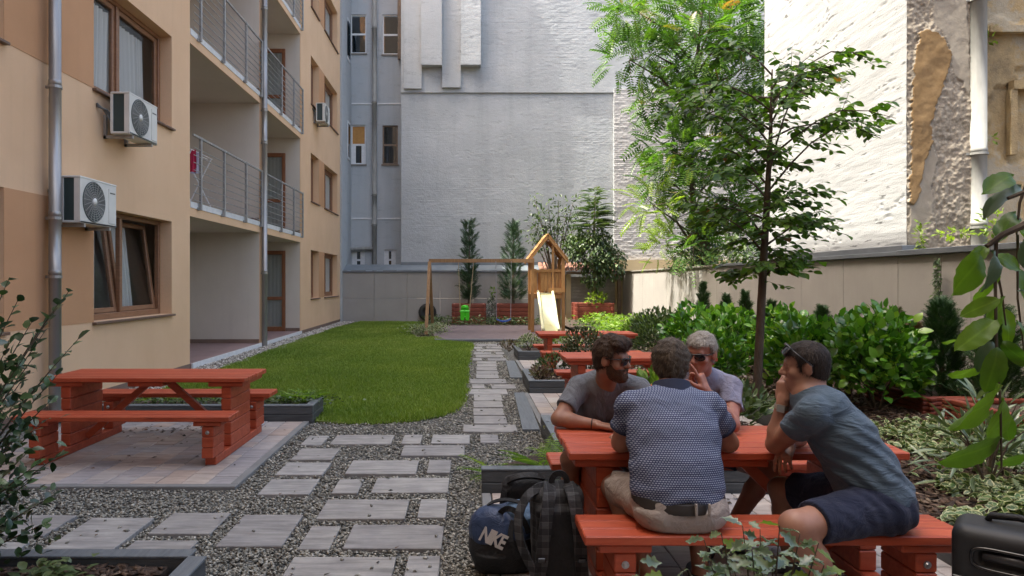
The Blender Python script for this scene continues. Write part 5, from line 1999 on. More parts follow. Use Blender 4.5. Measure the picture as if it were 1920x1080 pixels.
M["lf_shrubred"] = leaf_mat("leaf_shrub_bronze", [(0, (0.03, 0.045, 0.022)), (0.6, (0.062, 0.078, 0.036)), (0.92, (0.12, 0.12, 0.055)), (0.97, (0.30, 0.29, 0.20)), (1, (0.28, 0.09, 0.05))], trans=0.15)  # the whitish stop paints reflected glints onto a few leaves
M["lf_red"] = leaf_mat("leaf_reddish", [(0, (0.06, 0.035, 0.03)), (0.5, (0.13, 0.075, 0.055)), (0.8, (0.11, 0.13, 0.05)), (1, (0.26, 0.20, 0.13))], trans=0.15)
M["lf_fern"] = leaf_mat("leaf_fern", [(0, (0.06, 0.12, 0.015)), (0.6, (0.14, 0.25, 0.03)), (1, (0.24, 0.34, 0.06))], trans=0.4)
M["lf_varieg"] = leaf_mat("leaf_variegated", [(0, (0.04, 0.09, 0.025)), (1, (0.09, 0.16, 0.045))], rim=(0.42, 0.44, 0.25), trans=0.15)
M["lf_silver"] = leaf_mat("leaf_pale_silver", [(0, (0.05, 0.085, 0.05)), (0.6, (0.11, 0.16, 0.09)), (1, (0.20, 0.25, 0.13))], rim=(0.145, 0.20, 0.115), rough=0.2, trans=0.15, spec=0.6)
M["lf_big"] = leaf_mat("leaf_big_backlit", [(0, (0.06, 0.125, 0.014)), (0.5, (0.10, 0.19, 0.022)), (1, (0.15, 0.26, 0.034))], rough=0.4, trans=0.45)
def vein(m):
    nt_ = m.node_tree; b = nt_.nodes["Principled BSDF"]
    a = nt_.nodes.new("ShaderNodeAttribute"); a.attribute_name = "rim"
    base = b.inputs["Base Color"].links[0].from_socket
    r = nt_.nodes.new("ShaderNodeValToRGB"); e = r.color_ramp.elements
    e[0].position = 0.0; e[0].color = (1.7, 1.6, 1.5, 1); e[1].position = .14; e[1].color = (1, 1, 1, 1)
    nt_.links.new(a.outputs["Fac"], r.inputs[0])
    n = nt_.nodes.new("ShaderNodeTexNoise"); n.inputs["Scale"].default_value = 55; n.inputs["Detail"].default_value = 4
    g = nt_.nodes.new("ShaderNodeNewGeometry"); nt_.links.new(g.outputs["Position"], n.inputs["Vector"])
    r2 = nt_.nodes.new("ShaderNodeValToRGB"); r2.color_ramp.elements[0].color = (.6, .62, .55, 1); r2.color_ramp.elements[1].color = (1.3, 1.3, 1.35, 1)
    nt_.links.new(n.outputs["Fac"], r2.inputs[0])
    cur = base
    for q in (r, r2):
        mx = nt_.nodes.new("ShaderNodeMix"); mx.data_type = 'RGBA'; mx.blend_type = 'MULTIPLY'; mx.inputs[0].default_value = 1
        nt_.links.new(cur, mx.inputs[6]); nt_.links.new(q.outputs[0], mx.inputs[7]); cur = mx.outputs[2]
    nt_.links.new(cur, b.inputs["Base Color"])
    bp = nt_.nodes.new("ShaderNodeBump"); bp.inputs["Strength"].default_value = .4; bp.inputs["Distance"].default_value = .004
    nt_.links.new(n.outputs["Fac"], bp.inputs["Height"]); nt_.links.new(bp.outputs[0], b.inputs["Normal"])


vein(M["lf_big"])
M["lf_bluegreen"] = leaf_mat("leaf_bluegreen", [(0, (0.05, 0.09, 0.06)), (1, (0.11, 0.17, 0.12))], rough=0.4, trans=0.15)


def clump(root, c, r, n, size, tpl, mat, out=0.8, up=0.1, droop=0.0, shell=0.3, name="foliage", flat=False):
    d = rdir(n)
    rr = (shell + (1 - shell) * rng.random(n)) ** 0.6
    pos = np.asarray(c, float) + d * rr[:, None] * np.asarray(r, float)
    D = d * out + 0.5 * rng.normal(size=(n, 3)) + np.array([0, 0, up - droop])
    if flat: D[:, 2] *= 0.35
    U = np.tile([0, 0, 1.0], (n, 1)) + 0.35 * rng.normal(size=(n, 3))
    return leaf_arrays(pos, D, U, size * (0.65 + 0.7 * rng.random(n)), tpl)


def join(name, arrs, mat, parent):
    off = 0; V, T, R, A = [], [], [], []
    for a in arrs:
        V.append(a[0]); T.append(a[1] + off); R.append(a[2]); A.append(a[3]); off += len(a[0])
    return link(name, np_mesh(name, np.concatenate(V), np.concatenate(T), {"rim": np.concatenate(R), "rnd": np.concatenate(A)}), mat, parent)


# ---- young tree in the right bed
def young_tree():
    Y = 8.0
    root = empty("young_tree", (3.42, Y, 0.12), "young slim tree with dark broad leaves rising behind the men at the table", "tree")
    o = np.array([3.42, Y, 0.12])
    tr = [np.array(P(u, v, Y)) - o for u, v in ((1418, 790), (1421, 700), (1426, 600), (1431, 500), (1437, 400), (1441, 320), (1445, 250), (1446, 190), (1448, 130))]
    mb = MB(); mb.tube([tuple(t) for t in tr], [.062, .05, .047, .044, .038, .03, .022, .015, .008], 10)
    mb.build("trunk", M["bark"], root, smooth=True)
    zs = np.array([t[2] for t in tr])
    br = MB()
    pos, D, U = [], [], []
    r = random.Random(5)
    for k in range(31):
        f = k / 30
        z = 1.5 + f * 2.4
        bx = np.interp(z, zs, [t[0] for t in tr]); by = np.interp(z, zs, [t[1] for t in tr])
        az = k * 2.4 + r.uniform(-.4, .4)
        L = (0.48 + 0.72 * math.sin(math.pi * min(1, 0.12 + 0.9 * (1 - f)))) * r.uniform(.7, 1.1)
        dx, dy = math.cos(az), math.sin(az)
        if dx < -0.2: L *= 1.05
        rise = r.uniform(.12, .75)
        pts = []
        for q in range(6):
            t = q / 5
            pts.append((bx + dx * L * t, by + dy * L * t * .9, z + rise * math.sin(t * 2.0) * L - .16 * t * t * L + r.uniform(-.015, .015)))
        br.tube(pts, [.016 * (1 - .3 * f), .012, .009, .007, .005, .003], 5)
        # twigs with leaves in flat layers
        for q in range(15):
            t = r.uniform(.12, 1.0)
            base = np.array(pts[min(5, int(t * 5))]) * (1 - 0) 
            ang = az + r.choice((-1, 1)) * r.uniform(.3, 1.2)
            tl = r.uniform(.18, .46) * (1.2 - .4 * t)
            e = base + np.array([math.cos(ang) * tl, math.sin(ang) * tl, r.uniform(-.16, .14)])
            br.tube([tuple(base), tuple(e)], [.004, .002], 4)
            for w in range(7):
                s_ = (w + 1) / 7
                p = base + (e - base) * s_
                a2 = ang + (1 if w % 2 else -1) * r.uniform(.5, 1.1)
                pos.append(p); D.append((math.cos(a2), math.sin(a2), r.uniform(-.6, .1))); U.append((r.gauss(0, .38), r.gauss(-.1, .38), 1))
    br.build("limb", M["bark"], root)
    n = len(pos)
    rnd = np.clip(rng.random(n) * .85 + 0.12 * (rng.random(n) > .985) * 5, 0, 1)
    leaves("crown", np.array(pos), np.array(D), np.array(U), 0.108 * (0.6 + .7 * rng.random(n)), TLW, M["lf_tree"], root, rnd)


young_tree()


def ailanthus():
    root = empty("ailanthus_tree", (7.0, 20.3, 0), "large sunlit tree with feathery compound leaves behind the right garden wall", "tree")
    o = np.array([7.0, 20.3, 0.0])
    cl = [(1180, 12, 60, 60), (1190, 50, 50, 34), (1180, 112, 55, 40), (1215, 95, 46, 34), (1270, 20, 60, 60), (1330, 60, 80, 100), (1400, 40, 60, 90), (1300, 115, 60, 70), (1390, 130, 55, 80), (1250, 160, 50, 30), (1240, 195, 45, 30), (1290, 195, 55, 50), (1355, 200, 60, 70), (1410, 215, 40, 45),
          (1240, 270, 45, 40), (1275, 290, 55, 60), (1330, 290, 60, 70), (1395, 300, 50, 55), (1250, 335, 55, 44), (1310, 370, 60, 60), (1370, 380, 55, 50), (1225, 385, 45, 24), (1265, 415, 50, 26), (1340, 440, 50, 44), (1390, 450, 40, 34), (1300, 460, 40, 26), (1250, 470, 45, 18), (1420, 90, 30, 40), (1350, -50, 90, 60), (1240, -40, 60, 30)]
    mb = MB()
    tr = [(0, 0, 0), (-.05, 0, 2.2), (-.25, 0, 4), (-.3, 0.1, 6.2), (-.1, 0, 8.5), (.1, 0, 10.5)]
    mb.tube(tr, [.12, .11, .09, .07, .05, .03], 10)
    mb.build("trunk", M["bark"], root, smooth=True)
    br = MB(); A, Yl = [], []
    r = random.Random(3)
    for i, (u, v, rp, n) in enumerate(cl):
        Y = 20.3 + r.uniform(-1.3, 1.0)
        c = np.array(P(u, v, Y)) - o
        rr = rp * Y / F
        zt = max(1.8, min(c[2] - 0.9 - abs(c[0]) * .25, 9.5))
        b = np.array([np.interp(zt, [t[2] for t in tr], [t[0] for t in tr]), 0, zt])
        m = (b + c) / 2 + np.array([0, 0, .25])
        br.tube([tuple(b), tuple(m), tuple(c)], [.045, .028, .012], 6)
        for q in range(3):
            e = c + np.array(rdir(1)[0]) * rr * .8
            br.tube([tuple(c), tuple(e)], [.012, .005], 4)
        nn = int(n * 1.7)
        arr = clump(root, c, (rr, rr * 1.1, rr * .9), nn, 0.5, TP, None, out=1.0, up=.18, flat=False)
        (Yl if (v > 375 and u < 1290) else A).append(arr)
    br.build("limb", M["bark"], root)
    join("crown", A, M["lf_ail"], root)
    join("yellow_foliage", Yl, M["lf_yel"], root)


ailanthus()
# ivy clad stump behind the wall
root = empty("ivy_column", (6.75, 19.4, 0), "dark ivy covered stump standing just behind the right garden wall", "ivy")
n = 900
z = rng.uniform(1.7, 3.5, n); a = rng.random(n) * 6.28; rr = 0.22 + .09 * rng.random(n)
leaves("foliage", np.stack([rr * np.cos(a), rr * np.sin(a), z], 1), np.stack([np.cos(a), np.sin(a), -0.5 + .5 * rng.normal(size=n)], 1), np.stack([np.cos(a), np.sin(a), np.ones(n)], 1), 0.13, TS, M["lf_yew"], root)
mb = MB(); mb.tube([(0, 0, 0), (0, 0, 3.4)], .18, 8); mb.build("trunk", M["bark"], root)
arr = [clump(None, (-.3 + dx, dy, z), (.5, .8, .35), 120, 0.14, TS, None) for dx, dy, z in ((0, 0, 2.2), (.2, -1.5, 2.15), (0.1, 1.6, 2.2), (.2, -2.6, 2.4))]
join("creeper", arr, M["lf_shrub"], root)


def conifer(name, x, y, z0, h, w, n, label, mat="lf_con", spray=0.26, cat="conifer", group=None, taper=0.75, bottom=0.06, open_=0.0):
    root = empty(name, (x, y, z0), label, cat, group)
    t = rng.random(n) ** 0.9
    z = bottom * h + t * (1 - bottom) * h
    R = w * (1 - taper * t) * (0.75 + .35 * vnoise(t * 9, rng.random(n) * 0 + x))
    a = rng.random(n) * 6.283
    rad_ = R * (0.25 + 0.75 * rng.random(n) ** .6)
    pos = np.stack([rad_ * np.cos(a), rad_ * np.sin(a), z], 1)
    D = np.stack([np.cos(a), np.sin(a), 0.75 + 0.6 * t], 1) + .3 * rng.normal(size=(n, 3))
    U = np.stack([-np.cos(a) * .4, -np.sin(a) * .4, np.ones(n)], 1) + .5 * rng.normal(size=(n, 3))
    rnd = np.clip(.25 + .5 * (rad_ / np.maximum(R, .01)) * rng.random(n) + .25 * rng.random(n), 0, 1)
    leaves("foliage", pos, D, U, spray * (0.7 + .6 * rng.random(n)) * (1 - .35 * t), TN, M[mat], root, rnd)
    mb = MB(); mb.tube([(0, 0, 0), (0, 0, h * .97)], [.03 + .012 * h, .006], 6)
    for k in range(int(8 + 5 * h)):
        f = random.random(); zz = (bottom + f * .85) * h; aa = random.random() * 6.28; L = w * (1 - taper * f) * .8
        mb.tube([(0, 0, zz), (L * math.cos(aa), L * math.sin(aa), zz + .5 * L)], [.009, .003], 4)
    mb.build("trunk", M["bark"], root)
    return root


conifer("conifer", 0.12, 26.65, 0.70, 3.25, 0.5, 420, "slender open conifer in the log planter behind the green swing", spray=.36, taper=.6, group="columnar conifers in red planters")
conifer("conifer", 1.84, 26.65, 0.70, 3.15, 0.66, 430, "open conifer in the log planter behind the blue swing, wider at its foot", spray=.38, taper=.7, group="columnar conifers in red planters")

# mop headed tree in the third planter
root = empty("mop_headed_tree", (4.95, 26.45, 0.75), "round mop headed tree with drooping leaves right of the play tower", "tree")
mb = MB(); mb.tube([(0, 0, 0), (.03, 0, 1.2), (.0, 0, 2.6), (.05, 0, 4.2)], [.07, .06, .045, .015], 8); mb.build("trunk", M["barkpale"], root)
arr = [clump(None, c, r_, n, s_, TS, None, out=.5, droop=dr) for c, r_, n, s_, dr in (((-.05, 0, 2.05), (1.0, .8, .75), 1500, .15, .9), ((.75, -.1, 1.6), (.5, .6, .7), 560, .15, 1.0), ((-.7, 0, 2.3), (.5, .5, .5), 380, .15, .8), ((.0, 0, 1.1), (.5, .45, .6), 520, .14, 1.0), ((0, 0, 2.6), (.8, .6, .4), 520, .15, .4), ((.35, -.3, 1.7), (.5, .4, .6), 380, .15, .9))]
join("crown", arr, M["lf_shrub"], root)
n = 110
z = rng.uniform(2.9, 4.4, n); a = rng.random(n) * 6.28
leaves("top_fronds", np.stack([.12 * np.cos(a), .12 * np.sin(a), z], 1), np.stack([np.cos(a), np.sin(a) * .6, .25 + .1 * rng.normal(size=n)], 1), np.tile([0, 0, 1.], (n, 1)), .62 * (1.2 - .35 * (z - 2.9)), TP, M["lf_shrub"], root)
arr = [clump(None, (.05, -.2, .15), (.45, .4, .28), 170, .16, TS, None)]
join("underplanting", arr, M["lf_yel"], root)

# loose olive tree behind the tower
root = empty("olive_leaved_tree", (3.55, 27.15, 0), "thin many stemmed tree with sparse small leaves above the play tower roof", "tree")
mb = MB(); arr = []
for (u, v) in ((1002, 372), (1012, 400), (1028, 385), (1048, 375), (1075, 378), (1062, 400), (992, 438), (1000, 415), (1085, 400), (1040, 420), (1092, 440)):
    e = np.array(P(u, v, 27.15)) - np.array([3.55, 27.15, 0])
    mb.tube([(0, 0, 0), (e[0] * .15, 0, 1.8), (e[0] * .5, .05, 1.8 + (e[2] - 1.8) * .5), tuple(e)], [.055, .04, .022, .006], 6)
    for q in range(4):
        f = .55 + .15 * q
        p = np.array([e[0] * .5, .05, 1.8 + (e[2] - 1.8) * .5]) * (1 - (f - .5) * 2) + e * (f - .5) * 2
        arr.append(clump(None, p, (.32, .3, .25), 20, .17, T_leaf(width=.35), None))
mb.build("stem", M["bark"], root)
join("foliage", arr, M["lf_shrub"], root)

# ---- shrubs of the right bed and the planters
def px(u, Y):
    return (u - UX) * Y / F


shrub("bronze_shrub", (px(1100, 10.45), 10.45, 0.12), (.47, .42, .62), 1500, .062, TS, M["lf_shrubred"], "dense dark bronze leaved bush in front of the farthest table", "shrub", up=.6)
shrub("rounded_shrub", (px(1240, 13), 13.0, 0.1), (.72, .6, .78), 2600, .075, TS, M["lf_shrub"], "big rounded olive green bush against the sunlit stretch of wall", "shrub", up=.6, lumps=10)
shrub("rounded_shrub", (px(1210, 15.8), 15.8, 0.1), (.5, .5, .62), 900, .09, TS, M["lf_fern"], "smaller sunlit bush left of the big rounded bush near the shed", "shrub", up=.6)
for (u, Y, r_, n, lab) in ((1295, 12.2, (.52, .5, .62), 620, "laurel bush farthest back, beside the big rounded bush"), (1372, 11.2, (.6, .5, .62), 760, "laurel bush behind the grey haired man's head, left of the tree trunk"),
                           (1335, 9.3, (.45, .45, .5), 480, "lower dark laurel just behind the grey haired man"), (1475, 10.2, (.55, .5, .62), 700, "laurel bush right behind the slim tree trunk"),
                           (1500, 8.6, (.45, .45, .62), 560, "laurel bush behind the head of the man in the blue T-shirt"), (1590, 8.5, (.5, .45, .6), 640, "bright laurel just right of the blue shirted man's head"), (1645, 7.75, (.56, .45, .68), 900, "largest laurel bush at the right with the biggest shiny leaves")):
    shrub("laurel_bush", (px(u, Y), Y, .12), (r_[0], r_[1], r_[2] * 1.42), int(n * 1.25), .118, TLW, M["lf_laurel"], lab, "laurel", "cherry laurels in the right bed", up=.55, shell=.4, lumps=14, wild=1.5)
for (u, Y, top, w, mat, lab) in ((1318, 17.0, 1.55, .30, "lf_yew", "dark cone shaped yew at the edge of the sunlit wall"), (1362, 15.5, 1.27, .27, "lf_yew", "small dark yew, second from the sunlit wall"), (1397, 14.4, 1.36, .25, "lf_yew", "pointed dark yew just left of the slim tree trunk"),
                                 (1446, 13.2, 1.2, .27, "lf_yew", "dark yew just right of the slim tree trunk"), (1497, 12.1, .98, .22, "lf_yew", "lowest dark yew between trunk and the blue shirted man"), (1541, 11.3, 1.15, .30, "lf_yew", "round headed dark yew above the blue shirted man's hair"),
                                 (1606, 10.3, .99, .27, "lf_yew", "dark yew half hidden by the bright laurel"), (1680, 9.4, 1.18, .28, "lf_olive", "olive brown thinning conifer behind the largest laurel"), (1716, 9.0, 1.03, .24, "lf_brown", "dead brown conifer against the beige wall"),
                                 (1766, 8.0, 1.36, .48, "lf_yew", "large dark green conifer under the wall climber"), (1875, 7.4, 1.28, .50, "lf_yew", "dark conifer behind the hanging branch at the right edge")):
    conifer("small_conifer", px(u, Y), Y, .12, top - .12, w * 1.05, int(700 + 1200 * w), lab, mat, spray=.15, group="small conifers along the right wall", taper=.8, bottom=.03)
# climber on the wall
root = empty("wall_climber", (6.24, 8.95, 0.3), "thin leafy climber growing up the beige wall above the large conifer", "climber")
n = 260
z = rng.uniform(.6, 1.62, n); w = .11 * (1 - (z - .6) / 1.15)
leaves("foliage", np.stack([-.02 - .05 * rng.random(n), w * rng.normal(size=n) * .6, z], 1), np.stack([-.5 * np.ones(n), rng.normal(size=n), -.6 + .4 * rng.normal(size=n)], 1), np.stack([-np.ones(n), .3 * rng.normal(size=n), np.ones(n)], 1), .075, TS, M["lf_shrub"], root)
mb = MB(); mb.tube([(-.02, 0, 0), (-.02, .03, .8), (-.02, -.02, 1.65)], [.012, .009, .003], 5); mb.build("stem", M["twig"], root)
# weeds on the wall top and vines on the ruin
for (u, v, Y, w, h, n, lab) in ((1726, 442, 9.9, .05, .22, 60, "small bright green weed sprouting on the wall top under the broken plaster"), (1862, 418, 9.9, .16, .30, 90, "pale green vine beside the foot of the fat pipe"), (1786, 438, 9.6, .25, .05, 60, "low yellow green weed lying along the wall coping"), (1856, 262, 10.4, .07, .06, 10, "few yellow green vine leaves halfway up beside the pipe"), (1854, 68, 10.4, .09, .16, 22, "upper sprig of vine leaves beside the pipe")):
    c = P(u, v, Y)
    root = empty("wall_weed", c, lab, "weed", "weeds on the right wall")
    join("foliage", [clump(None, (0, 0, 0), (w, w, h), n, .085, TS, None)], M["lf_yel"], root)

# planter plants
shrub("leafy_plant", (1.95, 6.55, .13), (.55, .35, .5), 420, .10, TL, M["lf_fern"], "yellow green leafy plant between the bearded man and the man with his back turned", "plant", up=.7)
shrub("leafy_plant", (2.55, 6.7, .13), (.4, .35, .4), 300, .09, TL, M["lf_shrub"], "dark leafy plant in the planter behind the grey haired man", "plant", up=.7)
for (x, y, r_, n, mat, lab) in ((1.12, 10.2, (.17, .3, .17), 240, "lf_red", "reddish low plant at the front left of the middle planter"), (1.4, 10.75, (.4, .25, .28), 300, "lf_shrub", "low green plant at the back of the middle planter"), (2.3, 10.3, (.5, .35, .3), 320, "lf_red", "reddish low plant at the right of the middle planter"),
                               (1.35, 14.5, (.3, .4, .3), 320, "lf_varieg", "pale variegated plant in the far planter"), (2.1, 14.5, (.5, .4, .3), 320, "lf_fern", "yellow green plant in the far planter under the slide"), (1.0, 15.8, (.25, .5, .22), 300, "lf_red", "purplish low plant by the far end of the path")):
    shrub("low_plant", (x, y, .13 if x > 1.05 else 0), r_, n, .06, TS, M[mat], lab, "plant", "low plants in the grey planters", up=.7)


def fern(x, y, z, n, L, lab):
    root = empty("fern", (x, y, z), lab, "fern", "ferns in the planter behind the men's table")
    a = rng.random(n) * 6.283
    pos = np.stack([.02 * np.cos(a), .02 * np.sin(a), .02 * rng.random(n)], 1)
    leaves("frond", pos, np.stack([np.cos(a), np.sin(a), .25 + .7 * rng.random(n)], 1), np.tile([0, 0, 1.], (n, 1)), L * (.7 + .5 * rng.random(n)), T_pinnate(14, .012, .16), M["lf_fern"], root)


fern(0.30, 5.62, 0.0, 16, .33, "smaller bright fern at the left end of the front planter")
fern(0.62, 5.5, 0.1, 24, .38, "larger bright fern beside the bearded man's knee")
fern(0.86, 5.45, 0.14, 16, .3, "bright fern behind the end of the far bench")

# ground covers
def cover(name, pts, n, size, mat, zf, tpl=TS, spread=.2, lift=.05, kind="stuff", lean=.6):
    pts = np.array(pts, float)
    i = rng.integers(len(pts), size=n)
    x, y = pts[i, 0] + pts[i, 2] * rng.normal(size=n) * .5, pts[i, 1] + pts[i, 3] * rng.normal(size=n) * .5
    z = zf(x, y) + lift * rng.random(n) + .01
    return leaves(name, np.stack([x, y, z], 1), np.stack([rng.normal(size=n), rng.normal(size=n), .3 * rng.normal(size=n)], 1), np.tile([0, 0, 1.], (n, 1)) + lean * rng.normal(size=(n, 3)), size * (.7 + .6 * rng.random(n)), tpl, M[mat], kind=kind)


bz = lambda x, y: bed_z(x, y)
cover("variegated_ground_cover", [(3.75, 6.9, .5, .25), (4.1, 6.4, .6, .25), (4.5, 6.7, .5, .3), (3.95, 5.9, .3, .2), (3.6, 4.9, .2, .2), (3.9, 4.75, .35, .18), (4.3, 4.9, .5, .2), (3.6, 4.45, .25, .15), (4.0, 4.35, .5, .15), (4.5, 5.4, .5, .2), (3.75, 7.6, .25, .25), (3.6, 8.3, .3, .3), (3.1, 4.2, .12, .12)], 3400, .062, "lf_varieg", bz, TLW, lift=.09)
cover("dark_ground_cover", [(4.6, 5.7, .5, .3), (5.0, 5.4, .4, .3), (4.8, 6.1, .5, .3)], 700, .09, "lf_shrub", bz, TL, lift=.22)
cover("bed_undergrowth", [(3.9, 10, .5, 1.2), (4.2, 12, .6, 1.5), (3.9, 15, .5, 1.6), (4.2, 8.2, .5, .5), (3.7, 9, .3, .5)], 1700, .075, "lf_red", bz, TS, lift=.12)
cover("pale_ground_cover", [(-1.15, 20.8, .55, .8), (-1.45, 20.6, .35, .6), (-.9, 21.6, .35, .5)], 1300, .075, "lf_varieg", lambda x, y: 0 * x, TS, lift=.30)
cover("back_strip_plants", [(-.3, 25.6, 1.0, .5), (1.0, 25.6, 1.1, .5), (2.0, 25.4, .9, .6), (-1.2, 26.3, .5, .7), (3.2, 25, .5, 1.5), (3.9, 22, .4, 2.5)], 2200, .10, "lf_shrub", lambda x, y: 0 * x, TS, lift=.28)
cover("planter_ground_cover", [(-3.3, 8.15, 1.3, .2), (-2.4, 8.15, .8, .2)], 1500, .05, "lf_shrub", lambda x, y: .14 + 0 * x, TS, lift=.09)
cover("front_planter_cover", [(1.3, 6.6, .5, .35), (2.2, 6.4, .6, .4), (1.6, 5.7, .6, .25)], 700, .06, "lf_red", lambda x, y: .14 + 0 * x, TS, lift=.1)
root = empty("grass_tuft", (-1.98, 8.32, .14), "yellow green grassy tuft at the end of the left planter", "plant")
n = 70; a = rng.random(n) * 6.28
leaves("foliage", np.stack([.12 * rng.normal(size=n), .08 * rng.normal(size=n), np.zeros(n)], 1), np.stack([np.cos(a), np.sin(a), .9 + .5 * rng.random(n)], 1), np.tile([0, 0, 1.], (n, 1)) + .2 * rng.normal(size=(n, 3)), .26, T_leaf(width=.09, droop=.5), M["lf_fern"], root)
cover("sunny_corner_plants", [(4.6, 22, .8, 2.5), (5.3, 20, .7, 2.5), (5.0, 24.5, .8, 1.0), (4.2, 19, .5, 1.5), (5.6, 17.5, .5, 1.5)], 2600, .13, "lf_fern", lambda x, y: .05 + 0 * x, TS, lift=.42)
# white flowering slim plant between the red planters
root = empty("flowering_plant", (1.0, 26.7, 0), "slim whitish flowering plant between the two log planters", "plant")
mb = MB(); mb.tube([(0, 0, 0), (.02, 0, 1.2)], [.02, .008], 5); mb.build("stem", M["twig"], root)
join("foliage", [clump(None, (0, 0, .55), (.24, .2, .5), 260, .09, TS, None)], M["lf_bluegreen"], root)
fl_ = join("flowers", [clump(None, (0, -.05, .55), (.25, .22, .5), 200, .06, TS, None)], leaf_mat("petals_white", [(0, (.5, .5, .48)), (1, (.75, .75, .72))], trans=.1), root)
fl_["kind"] = "stuff"
join("top_shoot", [clump(None, (.04, 0, 1.2), (.10, .1, .18), 50, .1, TS, None)], M["lf_fern"], root)
# narrow leaved bush low at the right
root = empty("narrow_leaved_bush", (px(1850, 5.0), 5.0, .1), "bush with long narrow pale leaves low beside the hanging branch", "shrub")
n = 170
d = rdir(n); d[:, 2] = np.abs(d[:, 2])
leaves("foliage", d * np.array([.42, .35, .75]) * (.5 + .5 * rng.random((n, 1))), d + np.array([0, 0, -.2]) + .3 * rng.normal(size=(n, 3)), np.tile([0, 0, 1.], (n, 1)) + .3 * rng.normal(size=(n, 3)), .19, T_leaf(width=.2, droop=.15), M["lf_silver"], root)
mb = MB()
for k in range(12):
    e = d[k] * np.array([.38, .3, .7]); mb.tube([(0, 0, 0), tuple(e * .5 + np.array([0, 0, .1])), tuple(e)], [.01, .007, .003], 5)
mb.build("stem", M["twig"], root)
# red board boxes in the bed
red_planter(5.0, 5.8, 7.4, 8.5, .25, "red brown board box round the large dark conifer in the bed", .11)
red_planter(4.95, 6.1, 6.1, 7.05, .30, "red brown board box at the right edge below the hanging branch", .11)


# ---- foreground: branches with single leaves
def leaf_mesh(tpl, mat, nm="leaf", bend=0.0, rnd=.5):
    V, T, R = tpl
    V = V.copy()
    if bend:
        V[:, 2] += bend * np.sin(V[:, 1] * 7 + V[:, 0] * 3) * .04
    me = np_mesh(nm, V, T, {"rim": R, "rnd": np.full(len(V), rnd)})
    me.materials.append(mat)
    me.polygons.foreach_set("use_smooth", np.ones(len(me.polygons), dtype=bool))
    return me


def place_leaf(me, p, d, up, size, root, nm="leaf"):
    d = Vector(d).normalized(); up = Vector(up)
    x = d.cross(up)
    if x.length < 1e-3: x = d.orthogonal()
    x.normalize(); z = x.cross(d)
    o = link(nm, me, None, root)
    m = Matrix((x, d, z)).transposed().to_4x4()
    o.matrix_local = Matrix.Translation(p) @ m @ Matrix.Diagonal((size, size, size, 1))
    return o


def left_shrub():
    b = Vector((-2.55, 3.1, .15))
    root = empty("dark_shrub", b, "tall dark glossy leaved shrub at the left edge in front of the picnic table", "shrub")
    mes = [leaf_mesh(TLW, M["lf_dark"], "leaf", bd, rn) for bd, rn in ((0, .2), (1, .5), (-1, .8), (0, .95), (1, .35))]
    mb = MB(); cnt = 0
    r = random.Random(11)
    tg = [(132, 542, 3.4), (150, 632, 3.35), (112, 566, 3.3), (62, 600, 3.5), (18, 520, 3.3), (-20, 560, 3.2), (70, 660, 3.2), (20, 640, 3.5), (110, 700, 3.4), (100, 745, 3.3), (40, 740, 3.2), (80, 790, 3.5), (115, 850, 3.35), (100, 930, 3.4), (60, 900, 3.2), (20, 830, 3.3), (30, 980, 3.3), (90, 980, 3.25), (-10, 700, 3.0), (10, 910, 3.1), (5, 600, 3.0), (50, 700, 3.6), (60, 840, 3.7), (-30, 780, 3.3), (85, 620, 3.6), (35, 560, 3.45), (-10, 1010, 3.2), (45, 670, 3.0), (15, 770, 3.05), (70, 870, 3.05)]
    A = []
    for (u, v, Y) in tg:
        e = P(u, v, Y) - b
        h = Vector((e.x * .35, e.y * .4, e.z * .55 if e.z > .3 else .25))
        pts = []
        for q in range(9):
            t = q / 8
            pts.append((1 - t) ** 2 * Vector((0, 0, 0)) + 2 * t * (1 - t) * h + t * t * e)
        mb.tube(pts, [.011 - .0095 * q / 8 for q in range(9)], 5)
        n = 26
        for k in range(n):
            t = .30 + .70 * (k + .6) / n
            i = min(7, int(t * 8)); f = t * 8 - i
            p = pts[i].lerp(pts[i + 1], f); d = (pts[i + 1] - pts[i]).normalized()
            side = d.cross(Vector((0, 0, 1))).normalized() * (1 if k % 2 else -1)
            ld = d * r.uniform(.4, .9) + side * r.uniform(.4, 1) + Vector((r.gauss(0, .25), r.gauss(0, .25), r.gauss(.05, .3)))
            up = Vector((r.gauss(0, .4), r.gauss(-.2, .4), 1))
            s_ = r.uniform(.05, .076)
            if cnt < 295 and u > 10:
                place_leaf(r.choice(mes), p + r.uniform(0, .02) * side, ld, up, s_, root); cnt += 1
            else:
                A.append((p, ld, up, s_))
    mb.build("stem", M["twig"], root)
    o = leaves("foliage", np.array([a[0] for a in A]), np.array([a[1] for a in A]), np.array([a[2] for a in A]), np.array([a[3] for a in A]), TLW, M["lf_dark"], root, kind="stuff")
    # denser inner leaves low down
    n = 900
    pos = np.stack([rng.uniform(-.5, .55, n), rng.uniform(-.3, .35, n), rng.uniform(.1, 1.1, n)], 1)
    pos[:, 0] -= np.maximum(0, pos[:, 2] - .7) * .4
    o = leaves("inner_foliage", pos, rdir(n), np.tile([0, 0, 1.], (n, 1)) + .5 * rng.normal(size=(n, 3)), .055, TLW, M["lf_dark"], root, kind="stuff")


left_shrub()

root = empty("rosette_plant", (-1.98, 3.28, .15), "low green leafy plant in the bottom left planter", "plant")
mes = [leaf_mesh(T_leaf(.1, .3, .5), M["lf_shrub"], "leaf", bd, rn) for bd, rn in ((0, .5), (1, .8), (-1, 1.0))]
r = random.Random(2)
for k in range(75):
    a = r.random() * 6.28; c = Vector((r.gauss(0, .075), r.gauss(0, .05), r.uniform(.0, .09)))
    place_leaf(r.choice(mes), c, (math.cos(a), math.sin(a), r.uniform(.1, .7)), (0, 0, 1), r.uniform(.06, .09), root)


